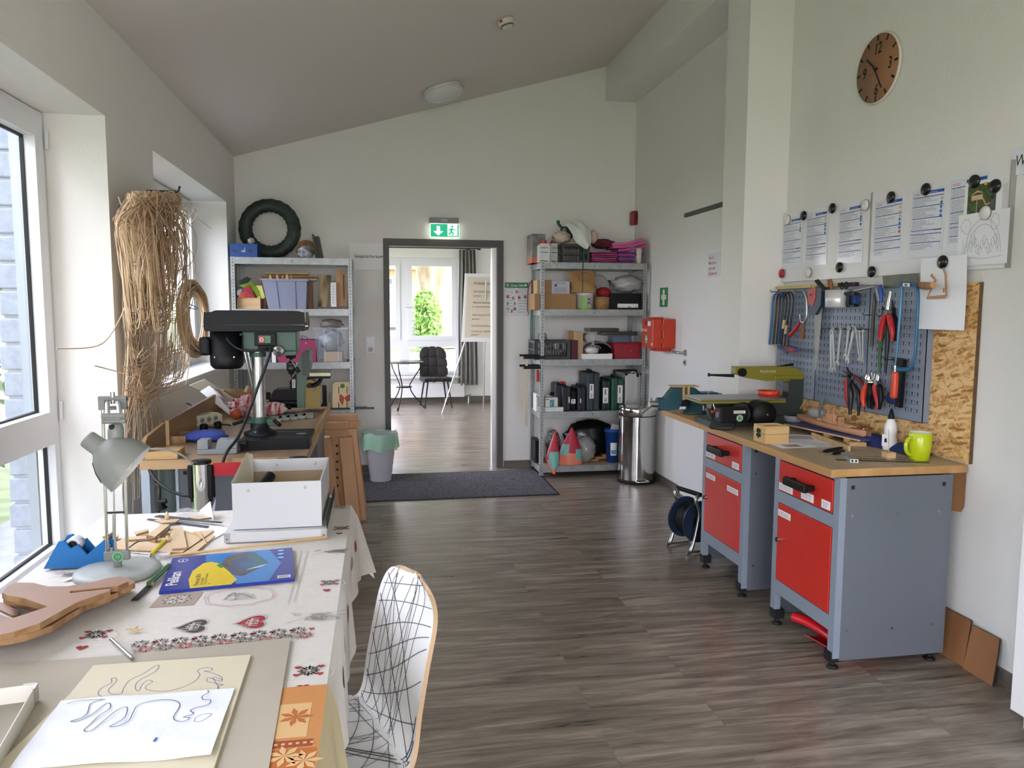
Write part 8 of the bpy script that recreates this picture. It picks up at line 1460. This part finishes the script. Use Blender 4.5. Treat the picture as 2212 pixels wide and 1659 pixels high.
m = MB(); p = R1(192,1490,YC); m.tube(sm([p,p+V((.02,0,-.02)),p+V((.015,0,-.065)),p+V((-.015,0,-.065)),p+V((-.01,0,-.03)),p],4),.003,STEEL,6); one('snap_hook','thin steel hook at the lower end of the teal cord','hook',m)
# ---------------------------------------------------------------- left shelf
def L1(x,y,Y=6.75): return Py(480+x/3.386, 410+y/3.386, Y)
YL = 6.63
ZL = [L1(500,497,YL).z, L1(500,872,YL).z, L1(700,1262,YL).z, L1(750,1612,YL).z, .10]
shelf('left galvanised shelf behind the drill press, with the dark wreath on top',L1(62,700,YL).x,L1(952,700,YL).x,YL,ZL,.45)
ZK = [z-.0035 for z in ZL]
a, b = L1(55,392,6.68), L1(255,392,6.68); t = T('goose_box','blue wooden box with goose cut-outs, left end of the top of the left shelf','box',V(((a.x+b.x)/2,6.8,ZK[0]))); BB = mat('blue_paint_box','1b4587',.5); m = WB(t); m.box(a.x,b.x,6.68,6.90,ZK[0],a.z,BB); m.build('body',t,.002)
for k,(cx_,fl_) in enumerate(((93,1),(155,-1),(208,1))):
    p = L1(cx_,445,6.679); m = MB(LM(t)@FR((p.x,6.6792,p.z))); s = .9*fl_; q = [(-.014*s,-.012),(.012*s,-.012),(.022*s,-.004),(.010*s,.004),(-.004*s,.004),(-.008*s,.022),(-.014*s,.026),(-.018*s,.022),(-.012*s,.018),(-.016*s,.002),(-.022*s,-.004)]; m.add([(x,y,0) for x,y in q],[tuple(range(len(q)))],mat('goose_dark','2c3340',.6) if k != 1 else mat('goose_pale','93a0ac',.6)); m.line([(0,-.012),(.003,-.022),(.008,-.022)],.002,mat('goose_dark')); m.build('goose_cutout',t)
m = MB(); p = L1(212,360,6.76); m.ell((p.x,6.76,L1(0,390,6.68).z+.028),(.028,.028,.026),clearp('film_bag','d3c4c6',.6),20,12,jit=.2); one('plastic_pouch','little clear pouch lying on the blue goose box','bag',m)
c = L1(345,280,6.95); Ro = (L1(575,280,6.95).x-L1(115,280,6.95).x)/2; Ri = (L1(478,280,6.95).x-L1(222,280,6.95).x)/2; rm = (Ro+Ri)/2; rt_ = (Ro-Ri)/2
m = MB(); WM_ = mat('dark_green_wreath','1d2a24',.55,col2='2f3f38',scale=14,bump=.5,bscale=20)
m.grid(lambda u,v:((rm+rt_*(1+.04*math.sin(44*math.pi*u))*math.cos(2*math.pi*v))*math.cos(2*math.pi*u),rt_*.8*math.sin(2*math.pi*v),(rm+rt_*(1+.04*math.sin(44*math.pi*u))*math.cos(2*math.pi*v))*math.sin(2*math.pi*u)),132,16,WM_)
one('wreath','large dark green wrapped wreath standing against the far wall','wreath',m,Matrix.Translation((c.x,6.985,ZK[0]+Ro*1.035+.001))@Matrix.Rotation(math.radians(-6),4,'X'))
m = MB(); p = L1(605,430,6.80); m.lathe([(0,.0),(.035,.0),(.085,.03),(.082,.034),(.03,.005),(0,.005)],mat('straw_bowl','8d6c45',.8,noise=.5,scale=25),Matrix.Rotation(math.radians(68),4,'X'),n=30); one('straw_bowl','brown straw bowl tilted behind the newspaper ball','bowl',m,(p.x,6.90,ZK[0]+.085))
m = MB(); p = L1(610,450,6.72); m.ell((0,0,.055),(.066,.055,.056),mat('newspaper','b9bcc2',.8,col2='4e5156',scale=22,bump=.6,bscale=30),24,14,jit=.07); one('newspaper_ball','crumpled newspaper ball on the top of the left shelf','paper',m,(p.x,6.72,ZK[0]))
for k,(pts) in enumerate(([(655,325),(668,325),(700,498),(683,498)],[(670,345),(705,340),(735,498),(700,498)])): m = MB(); Y = 6.74+.02*k; q = [L1(x,y,Y) for x,y in pts]; m.prism([(p.x,max(p.z,ZK[0]+.0)) for p in q],0,.16 if k else .14,mat('dark_taupe_board','4b4640',.6),MF((0,Y+(.0 if k else -.02)+.14,0),(1,0,0),(0,0,1))); one('dark_board',['narrow pale edged board leaning left of its twin','dark taupe board leaning right on the top of the left shelf'][k],'board',m)
# level two
a, b = L1(107,790,6.68), L1(278,790,6.68); t = T('wooden_crate','small pale wooden crate with coloured shapes on the left shelf','crate',V(((a.x+b.x)/2,6.76,ZK[1]))); CRT = wood('crate_wood','cfae85','b08e62','x',12); m = WB(t); m.box(a.x,b.x,6.68,6.69,ZK[1],a.z,CRT); m.box(a.x,b.x,6.84,6.85,ZK[1],a.z,CRT); m.box(a.x,a.x+.01,6.69,6.84,ZK[1],a.z,CRT); m.box(b.x-.01,b.x,6.69,6.84,ZK[1],a.z,CRT); m.box(a.x+.01,b.x-.01,6.69,6.84,ZK[1],ZK[1]+.008,CRT); m.box(b.x-.02,b.x,6.678,6.698,a.z,a.z+.012,CRT); m.build('body',t)
for k,(pts,c_,lb) in enumerate((([(110,700),(200,650),(240,700),(280,760),(300,800),(260,790),(230,740),(180,720)],'93b322','lime green felt shape arching over the crate'),([(150,725),(200,700),(240,785),(215,790)],'c23a66','pink shape standing in the crate'),([(125,770),(170,735),(225,770),(240,788),(120,790)],'cf4f42','orange red rounded shape at the front of the crate'),([(120,665),(180,635),(215,650),(190,680),(120,700)],'16302a','dark green shape at the back of the crate'),([(245,700),(290,700),(315,790),(290,800),(275,745)],'c9c36a','pale yellow green shape leaning right of the crate'),([(112,770),(110,740),(135,722),(150,735),(125,775)],'b9b0a8','pale grey shape at the left of the crate'))):
    Y = 6.80-.018*k; m = MB(); m.prism([(L1(x,y,Y).x,L1(x,y,Y).z) for x,y in pts],0,.008,mat('felt_'+c_,c_,.7),MF((0,Y,0),(1,0,0),(0,0,1))); one('coloured_shape',lb,'toy',m,None,None,.003)
def bin_(name,label,f,x0_,x1_,xb0,xb1,yt,z0,Y,d,mt,rib=True):
    a, b = f(x0_,yt,Y), f(x1_,yt,Y); c_, e_ = f(xb0,yt,Y), f(xb1,yt,Y); t = T(name,label,'bin',V(((a.x+b.x)/2,Y+d/2,z0))); m = WB(t); zt = a.z; dy = .02
    vs = [(c_.x,Y+dy,z0),(e_.x,Y+dy,z0),(e_.x,Y+d-dy,z0),(c_.x,Y+d-dy,z0),(a.x+.012,Y,zt-.012),(b.x-.012,Y,zt-.012),(b.x-.012,Y+d,zt-.012),(a.x+.012,Y+d,zt-.012)]
    m.add(vs,[(3,2,1,0),(0,1,5,4),(1,2,6,5),(2,3,7,6),(3,0,4,7)],mt); m.build('body',t)
    m = WB(t)
    for bx_ in ((a.x,b.x,Y-.008,Y+.006),(a.x,b.x,Y+d-.006,Y+d+.008),(a.x,a.x+.014,Y+.006,Y+d-.006),(b.x-.014,b.x,Y+.006,Y+d-.006)): m.box(*bx_,zt-.014,zt,mt)
    m.build('rim',t)
    if rib:
        for s in (.3,.7): m = WB(t); xa = a.x+(b.x-a.x)*s; xc = c_.x+(e_.x-c_.x)*(s*1.1-.05); m.add([(xa-.006,Y-.006,zt-.013),(xa+.006,Y-.006,zt-.013),(xc+.006,Y+dy-.006,z0+.001),(xc-.006,Y+dy-.006,z0+.001),(xa,Y+.002,zt-.013),(xc,Y+dy+.002,z0+.001)],[(3,2,1,0),(4,0,3,5),(1,4,5,2)],mt); m.build('rib',t)
    return t
bin_('storage_bin','blue grey plastic bin with wooden triangles on the left shelf',L1,280,630,330,605,652,ZK[1],6.67,.3,mat('bluegrey_bin','8389a0',.35))
for k,(x,y) in enumerate(((350,645),(400,642),(440,650),(472,642),(505,652))): Y = 6.72+.03*(k%3); p = L1(x,y-30,Y); m = MB(); m.prism([(p.x-.022,p.z-.07),(p.x+.028,p.z-.07),(p.x,p.z)],0,.006,LW_,MF((0,Y,0),(1,0,0),(0,0,1))); one('wooden_triangle',['leftmost wooden triangle in the grey bin','second wooden triangle from the left in the grey bin','middle wooden triangle in the grey bin','second wooden triangle from the right in the grey bin','rightmost wooden triangle in the grey bin'][k],'wood',m)
for k,(x0_,x1_,y0_,y1_,Y) in enumerate(((315,630,600,620,6.95),(285,698,625,642,6.94),(262,690,645,662,6.93))): a, b = L1(x0_,y0_,Y), L1(x1_,y1_,Y); m = MB(); m.box(a.x,b.x,Y,Y+.09,b.z,a.z,LW_ if k != 1 else TRW); one('timber_board',['top pale board of the timber stack above the grey bin','middle board of the timber stack above the grey bin','lowest board of the timber stack above the grey bin'][k],'board',m)
a, b = L1(262,662,6.93), L1(690,662,6.93)
for x_, s_ in ((a.x+.02,'left'),(b.x-.08,'right')): m = MB(); m.box(x_,x_+.04,6.98,7.04,ZK[1],a.z-.0005,TRW); one('timber_prop','wood piece standing under the '+s_+' end of the timber stack behind the grey bin','wood',m)
def plate(name,label,cat,f,pts,Y,d,mt,z0,extra=None):
    m = MB(); m.prism([(f(x,y,Y).x,max(z0,f(x,y,Y).z)) for x,y in pts],0,d,mt,MF((0,Y+d,0),(1,0,0),(0,0,1))); 
    if extra: extra(m,Y)
    return one(name,label,cat,m)
plate('bark_slab','slab of wood with dark bark leaning on the left shelf','wood',L1,[(722,618),(800,625),(762,856),(698,856)],6.74,.02,mat('bark_face','b09a74',.8,col2='3d3020',scale=9,stretch=(1.6,1,.5),bump=1,bscale=40),ZK[1])
def nbx(m,Y):
    for k in range(7): q = L1(812,705+20*k,Y); m.box(q.x-.007,q.x+.007,Y-.0008,Y,q.z-.003,q.z+.002,INK)
plate('white_carton','narrow white carton with grey print right of the bark slab','box',L1,[(792,678),(832,678),(836,856),(795,856)],6.72,.05,WBT,ZK[1],nbx)
def hol(m,Y):
    q = L1(887,640,Y); m.lathe([(0,0),(.018,0)],mat('grey_disc','8a8378',.6),FR((q.x,Y-.0008,q.z)),n=20); a_, b_ = L1(886,620,Y), L1(892,800,Y); m.box(a_.x-.003,b_.x+.003,Y-.002,Y-.001,b_.z,a_.z,mat('dark_stick','5a3a22',.7))
plate('peg_board','orange wooden board with a long dark slot beside the right post','board',L1,[(832,588),(907,586),(912,850),(838,850)],6.74,.012,wood('board_orange','b48a63','93693f','z',8),ZK[1],hol)
for k in range(16):
    p = L1(695+13.5*k,860,6.66); m = MB(); m.lathe([(.003,0),(.008,0),(.008,.006),(.003,.006),(.003,0)],CHR if k%3 else mat('copper_nut','9a6a48',.4,metal=.7),n=6); one('steel_nut','small steel nut in the row along the shelf edge','nut',m,RZ((p.x,6.645+.018*(k%3),ZK[1]+.0005),k),'nuts along the shelf edge')
# level three
m, a, b, z0 = sbox('','','',L1,405,685,1100,2,mat('magenta_box','8e2a52',.5),6.69,.3,Z=ZK,build=False); m.lathe([(0,0),(.004,0)],LBL,FR((L1(612,1122,6.6895).x,6.6892,L1(612,1122,6.69).z)),n=12); one('magenta_box','magenta box behind the drill chuck on the third level','box',m,None,None,.003)
sbox('white_slab','small white slab standing left of the magenta box','panel',L1,362,392,1188,2,WBT,6.68,.1,Z=ZK); m, a, b, z0 = sbox('','','',L1,205,355,1190,2,mat('grey_blue_bin','7e8494',.4,noise=.3,scale=20),6.72,.2,Z=ZK,build=False); one('grey_tub','grey tub behind the drill column on the third level','tub',m)
bin_('clear_bin','clear plastic bin with wood pieces on the third level of the left shelf',L1,662,922,690,905,1008,ZK[2],6.66,.32,clearp('clear_bin_plastic','ccd6e2',.2))
a, b = L1(745,1185,6.72), L1(880,1185,6.72); m = MB(); m.box(a.x,b.x,6.70,6.85,ZK[2]+.003,a.z,CARL); one('wood_piece','pale wood piece inside the clear bin','wood',m,None,None,.003)
blob('film_bag','crumpled film bag inside the clear bin','bag',L1,700,900,1020,1180,mat('grey_film','85858a',.3,col2='b5b5bd',scale=25,bump=.6,bscale=30),6.80,.09,.12)
blob('film_bag','bundle of clear film bulging out of the top of the clear bin','bag',L1,700,895,945,1018,clearp('film_clear2','9a938f',.75),6.80,.09,.15)
m = MB(); m.tube(sm([L1(600,1100,6.75),L1(575,1070,6.75),L1(610,1075,6.75),L1(635,1100,6.75)],4),.003,mat('blue_string'),5); one('blue_wire','thin blue wire curling on top of the magenta box','wire',m)
# level four
def bow(m,Y):
    for s in (-1,1):
        q = [L1(895,1520,Y),L1(895+s*20,1500,Y),L1(895+s*(42 if s > 0 else 38),1495,Y),L1(895+s*38,1540,Y),L1(895+s*15,1580 if s < 0 else 1555,Y)]; m.add([(p.x,Y-.0015,p.z) for p in q],[(0,1,2,3,4)],mat('bow_red','a5432e',.6))
    q = L1(880,1435,Y); m.lathe([(0,0),(.020,0)],mat('painted_green','4f6b2c',.6),FR((q.x,Y-.001,q.z)),n=16)
    for x0_,y0_ in ((852,1440),(852,1555),(912,1555),(912,1440)): a_, b_ = L1(x0_,y0_,Y), L1(x0_,y0_+50,Y); m.box(a_.x-.003,a_.x+.003,Y-.0012,Y,b_.z,a_.z,INKB)
plate('painted_board','cream wooden board painted with a red bow, on the fourth level','board',L1,[(808,1425),(825,1408),(925,1405),(940,1425),(938,1608),(806,1608)],6.72,.015,mat('cream_board','cbb88e',.6),ZK[3],bow)
plate('black_board','black board standing left of the painted one','board',L1,[(700,1432),(762,1430),(768,1608),(700,1608)],6.74,.015,BLK,ZK[3]); plate('grey_board','narrow grey board between the black and the painted one','board',L1,[(778,1485),(803,1485),(803,1608),(778,1608)],6.76,.012,mat('taupe_panel','8a8072',.7),ZK[3])
for k,(x1_,y0_,y1_) in enumerate(((1112,1598,1612),(1060,1612,1624))): a, b = L1(735,y0_,6.655), L1(x1_,y1_,6.655); m = MB(); m.box(a.x,b.x,6.665+.06*k,6.70+.06*k,ZK[3],ZK[3]+.014,DSTEEL); one('flat_bar',['longer dark metal bar sticking out right of the left shelf','shorter dark metal bar beneath and beside the longer one'][k],'bar',m)
m, a, b, z0 = sbox('','','',L1,240,330,1500,3,BLK,6.75,.2,Z=ZK,build=False); one('black_crate','black crate behind the drill column on the fourth level','crate',m)
for k,x_ in enumerate((165,190,212)): a, b = L1(x_,1180,6.6), L1(x_+45,1500,6.6); m = MB(); m.cyl((a.x,6.60,a.z),(b.x+.02,6.55,LB+.002),.009,STEEL,n=12); one('metal_tube',['leftmost slanting metal tube behind the drill column','middle slanting metal tube behind the drill column','rightmost slanting metal tube behind the drill column'][k],'tube',m)
# ---------------------------------------------------------------- signs and fittings on the far wall and door wall
YW = 7.118
def wallp(u,v): return Py(u,v,YW)
a, b = wallp(926,450), wallp(991,498); t = T('exit_sign','lit green emergency exit sign above the doorway','sign',V(((a.x+b.x)/2,7.1,b.z))); c_, d_ = wallp(928,451), wallp(989,461)
m = WB(t); m.box(a.x+.005,b.x-.005,7.06,7.119,wallp(0,462).z,wallp(0,449).z,GREYP); m.box((a.x+b.x)/2-.03,(a.x+b.x)/2+.03,7.058,7.06,wallp(0,459).z,wallp(0,452).z,mat('grey_light_plate','b0b0ae',.5)); m.build('housing',t)
EG = mat('sign_green','0e9a72',.4,emit=.45); EWH = mat('sign_lit_white','eef4e4',.4,emit=.6); zA, zB = wallp(0,463).z, wallp(0,496).z
m = WB(t); m.box(a.x+.008,b.x-.002,7.062,7.078,zB,zA,EWH); w = b.x-a.x-.012; hh = zA-zB; m.M = LM(t)@FR((a.x+.009,7.0615,zB)); m.quad(.003,w*.6,.006,hh-.004,.0,EG)
m.add([(w*.22,hh*.82,.0003),(w*.34,hh*.82,.0003),(w*.34,hh*.45,.0003),(w*.45,hh*.45,.0003),(w*.28,hh*.14,.0003),(w*.11,hh*.45,.0003),(w*.22,hh*.45,.0003)],[(0,6,2,1),(3,2,4),(2,6,4),(5,4,6)],EWH)
m.quad(w*.94,w*.99,.006,hh-.004,.0,EG); m.quad(w*.6,w*.99,.0065,.016,.0,EG); m.lathe([(0,0),(hh*.085,0)],EG,Matrix.Translation((w*.76,hh*.8,.0003)),n=14)
for pts,ww in (([(w*.75,hh*.68),(w*.72,hh*.42)],.02),([(w*.72,hh*.42),(w*.80,hh*.32),(w*.78,hh*.15)],.013),([(w*.72,hh*.42),(w*.68,hh*.28),(w*.63,hh*.22)],.013),([(w*.75,hh*.64),(w*.66,hh*.58),(w*.64,hh*.48)],.010),([(w*.75,hh*.66),(w*.82,hh*.56),(w*.88,hh*.58)],.010)): m.line(pts,ww,EG,.0003)
m.build('lit_panel',t)
a, b, c_ = L1(930,390,YW), L1(1195,400,YW), L1(1195,585,YW); m = MB(); w = b.x-a.x; hh = a.z-c_.z; m.grid(lambda u,v:(w*u,-hh*v,.001+.004*math.sin(3*u)*math.sin(2*v)),12,6,mat('laminated_pouch','f0f0ee',.4),th=.0008); m.text('Gesprächsraum',w*.12,-hh*.55,.030,INKB,sx=.98,shear=.15,z=.0065,bold=.005); one('room_sign','laminated handwritten sign left of the doorway','sign',m,FR((a.x,YW-.012 if False else YW,a.z)))
a, b = L1(1048,1072,YW), L1(1120,1200,YW); t = T('light_switch','white light switch with a socket below, left of the doorway','switch',V(((a.x+b.x)/2,7.12,b.z))); w = b.x-a.x; mz = (a.z+b.z)/2; m = WB(t); m.box(a.x,b.x,7.110,7.1195,b.z,a.z,FRAMEW); m.build('frame',t,.002); m = WB(t); m.box(a.x+.012,b.x-.012,7.105,7.110,mz+.008,a.z-.012,WHITE); m.build('rocker',t,.001)
m = WB(t); m.lathe([(.024,0),(.022,.004),(.019,.001),(0,.0005)],mat('socket_grey','c4c4c2',.5),LM(t).inverted()@FR((0,0,0)) if False else FR(((a.x+b.x)/2,7.110,(b.z+mz)/2)),n=24); 
for s in (-1,1): m.cyl(((a.x+b.x)/2+s*.0095,7.1085,(b.z+mz)/2),((a.x+b.x)/2+s*.0095,7.110,(b.z+mz)/2),.003,INKB,n=8)
m.build('socket',t)
# first aid poster
a, b = wallp(1090.5,610), wallp(1141,683); w = b.x-a.x; hh = a.z-b.z; m = MB(); m.box(0,w,-hh,0,0,.002,mat('poster_white','d7dadd',.4)); z = .0026; PG = mat('poster_green','2f7d5c',.5); m.quad(0,w,-hh*.16,0,z,PG); m.text('Erste Hilfe',w*.26,-hh*.12,.022,LBL,z=z+.0003,bold=.01,sx=.95); m.quad(w*.06,w*.18,-hh*.09,-hh*.07,z+.0003,LBL); m.quad(w*.105,w*.135,-hh*.125,-hh*.035,z+.0003,LBL); m.lathe([(0,0),(.012,0)],LBL,Matrix.Translation((w*.88,-hh*.08,z+.0003)),n=14)
rd = random.Random(6)
for j in range(9):
    for i in range(2): x_ = w*(.08+.48*i); m.quad(x_,x_+w*rd.uniform(.2,.38),-hh*(.2+.085*j),-hh*(.19+.085*j),z,INK)
for x_,y_,c_ in ((.5,.27,'a98a80'),(.12,.42,'b55f55'),(.35,.46,'b08078'),(.6,.44,'c25a50'),(.86,.42,'6f6a6a'),(.12,.78,'bf9a90'),(.42,.78,'a85a50')): m.quad(w*(x_-.05),w*(x_+.06),-hh*(y_+.05),-hh*(y_-.04),z+.0003,mat('pict_'+c_,c_,.6))
for x_,y_ in ((.12,.62),(.42,.62),(.3,.85)): m.quad(w*(x_-.03),w*(x_+.03),-hh*(y_+.05),-hh*(y_-.04),z+.0003,PG)
one('first_aid_poster','first aid instruction poster with green header right of the doorway','poster',m,FR((a.x,7.1175,a.z)))
# red alarm box, green cross, first aid case, door notice
a, b = Py(1362,455,7.04), Py(1388,486,7.04); m = MB(); m.box(b.x-.10,b.x-.005,7.03,7.119,b.z,a.z,mat('alarm_red','8e141c',.35)); m.box(b.x-.085,b.x-.02,7.026,7.031,b.z+.02,a.z-.02,mat('alarm_red_dark','6c0f16',.3)); t = T('alarm_box','red alarm sounder high in the far right corner','alarm',V((b.x-.05,7.1,b.z))); m.M = LM(t); q = WB(t); q.box(b.x-.105,b.x-.005,7.03,7.119,b.z,a.z,mat('alarm_red')); q.build('housing',t,.012); q = WB(t); q.box(b.x-.09,b.x-.02,7.024,7.0295,b.z+.02,a.z-.025,mat('alarm_red_dark','6c0f16',.3)); q.build('grille',t,.003)
XD = 2.418
a, b = Px(1426,622,XD), Px(1442,663,XD); m = MB(); w, hh = a.y-b.y, a.z-b.z; m.box(0,w,0,hh,0,.0015,mat('cross_green','3f8a55',.5)); m.quad(w*.18,w*.82,hh*.38,hh*.62,.002,LBL); m.quad(w*.38,w*.62,hh*.1,hh*.9,.0022,LBL); one('cross_sign','green sign with a white cross above the red first aid case','sign',m,RT((XD,a.y,b.z)))
a, b = Px(1438,688,XD), Px(1455,760,XD); yf0 = 6.12; yf1 = 5.80 
RO = mat('first_aid_red','c2391f',.4); pL, pR = Py(1390,692,yf1-.0), Py(1421,692,yf1)
ya_ = 6.02; xa = Py(1391,690,ya_).x; xb = 2.42; zt_, zb_ = Py(1420,689,ya_+.05).z, Py(1420,752,ya_+.05).z; t = T('first_aid_case','orange red first aid case mounted on the white wall','first aid case',V((2.4,6.0,zb_)))
m = WB(t); m.box(xb-.115,xb-.002,ya_,ya_+.27,zb_,zt_,RO); m.build('half_shell',t,.008); m = WB(t); m.box(xb-.20,xb-.117,ya_+.004,ya_+.266,zb_,zt_,RO); m.build('half_shell',t,.008)
m = WB(t)
for z_ in (.25,.72): m = WB(t); m.box(xb-.135,xb-.10,ya_-.006,ya_+.0,zb_+(zt_-zb_)*z_-.02,zb_+(zt_-zb_)*z_+.02,RO); m.build('latch',t,.002)
m = WB(t); m.box(xb-.13,xb-.002,ya_+.08,ya_+.26,zb_-.03,zb_-.001,RO); m.build('wall_bracket',t,.003); m = WB(t); m.box(xb-.16,xb-.06,ya_+.12,ya_+.24,zt_,zt_+.014,RO); m.build('handle',t,.003)
m = WB(t); m.M = LM(t)@RT((xb-.2005,ya_+.31,zb_)); w, hh = .352, zt_-zb_; m.text('ERSTE HILFE',.03,hh*.56,.022,LBL,bold=.02,z=.0006,sx=.9); m.quad(.13,.20,hh*.14,hh*.46,.0005,mat('cross_green')); m.quad(.138,.192,hh*.27,hh*.33,.0008,LBL); m.quad(.155,.175,hh*.18,hh*.42,.0008,LBL); m.quad(.19,.26,hh*.76,hh*.92,.0005,LBL); m.quad(.12,.18,hh*.78,hh*.94,.0005,mat('dark_red_recess','7d2012',.5)); m.quad(.28,.31,hh*.1,hh*.18,.0005,LBL); m.build('label',t)
a, b = Px(1530,548,2.403), Px(1548,597,2.403); m = MB(); w = .21; hh = a.z-b.z; m.box(0,w,-hh,0,0,.0015,LAM); DR = mat('notice_red','c2485a',.6)
for k,s in enumerate(('Nur für','Mitarbeiter','oder nach','Rücksprache')): m.text(s,.016,-hh*(.26+.22*k),.024,DR,z=.002,sx=.85,bold=.01)
one('door_notice','white notice with red lettering on the white door, cut off by the pier','notice',m,RT((2.4045,a.y,a.z)))
# ---------------------------------------------------------------- on the floor: mat, bin with bag, pedal bin
c0, c1, c2, c3 = Pz(780,1084,0), Pz(1198,1069,0), Pz(1165,1017,0), Pz(845,1026,0); DMM = mat('charcoal_doormat','6e6b73',.98,col2='38363d',scale=75,bump=1.2,bscale=260)
m = MB(); m.box(-.16,1.42,5.975,6.93,.0005,.008,DMM); m.box(-.175,1.435,5.96,5.975,.0005,.006,RUB); m.box(-.175,-.16,5.975,6.93,.0005,.006,RUB); m.box(1.42,1.435,5.975,6.93,.0005,.006,RUB); m.box(-.175,1.435,6.93,6.945,.0005,.006,RUB); one('door_mat','charcoal speckled doormat in front of the doorway','mat',m)
p = Pz(822,1036,.01); y_ = 6.70; x_ = Py(822,1000,y_).x; rt_ = (Py(857,960,y_).x-Py(785,960,y_).x)/2; rb_ = (Py(845,1030,y_).x-Py(800,1030,y_).x)/2; hh = Py(0,958,y_).z; t = T('waste_basket','white waste basket with a pale green bag left of the doorway','waste bin',V((x_,y_,.009)))
m = MB(); m.lathe([(0,0),(rb_,0),(rb_*1.02,.005)]+[q for k in range(1,6) for q in ((rb_+(rt_-rb_)*k/6-.001,hh*k/6),(rb_+(rt_-rb_)*k/6+.002,hh*k/6+.004))]+[(rt_*.97,hh),(rt_*.93,hh),(rb_*.95,.01),(0,.01)],mat('white_bin','c9c9d2',.4),n=44); m.build('body',t)
GB = mat('green_bin_liner','a9d6bb',.45,alpha=.75,bump=.4,bscale=15); m = MB(); m.grid(lambda u,v:((rt_*(1.03-.0*v)+(.012*math.sin(9*2*math.pi*u)+.006*math.sin(17*2*math.pi*u))*(1-v)+.004)*math.cos(2*math.pi*u)*(1 if v < .9 else 1-(v-.9)*.5),(rt_*1.03+.010*math.sin(7*2*math.pi*u)*(1-v)+.004)*math.sin(2*math.pi*u),hh*(.68+.03*math.sin(5*2*math.pi*u))+hh*.34*v),60,12,GB)
m.grid(lambda u,v:((rt_*1.0*(1-v)+rb_*.9*v)*math.cos(2*math.pi*u),(rt_*1.0*(1-v)+rb_*.9*v)*math.sin(2*math.pi*u),hh*1.02-hh*.8*v),40,8,GB); m.build('bin_liner',t,label='pale green bin liner')
p = Pz(1375,1043,.0); yc = 6.36; xc = Py(1375,960,yc).x; r_ = (Py(1413,960,yc).x-Py(1337,960,yc).x)/2; zt_ = Py(1375,878,yc).z; t = T('pedal_bin','tall polished steel pedal bin beside the right shelf','pedal bin',V((xc,yc,0)))
MCH = mat('mirror_steel','c9c7c4',.12,metal=1); m = MB(); m.lathe([(r_*.97,.03),(r_*.97,zt_-.075)],MCH,n=64); m.build('body',t); m = MB(); m.lathe([(0,0),(r_*1.02,0),(r_*1.02,.018),(r_*.98,.03),(0,.03)],RUB,n=64); m.build('base',t)
m = MB(); m.lathe([(r_*.96,zt_-.074),(r_,zt_-.068),(r_,zt_-.01),(r_*.97,zt_),(r_*.9,zt_+.002),(0,zt_+.006)],MCH,n=64); m.build('lid',t); m = MB(); m.lathe([(r_*.965,zt_-.078),(r_*1.005,zt_-.077),(r_*1.005,zt_-.072),(r_*.965,zt_-.071)],RUB,n=64); m.build('seal_ring',t)
m = MB(); m.tube(sm([(-.05,-r_*.9,.03),(-.055,-r_*1.12,.028),(0,-r_*1.2,.028),(.055,-r_*1.12,.028),(.05,-r_*.9,.03)],4),.007,CHR,8); m.build('pedal',t)
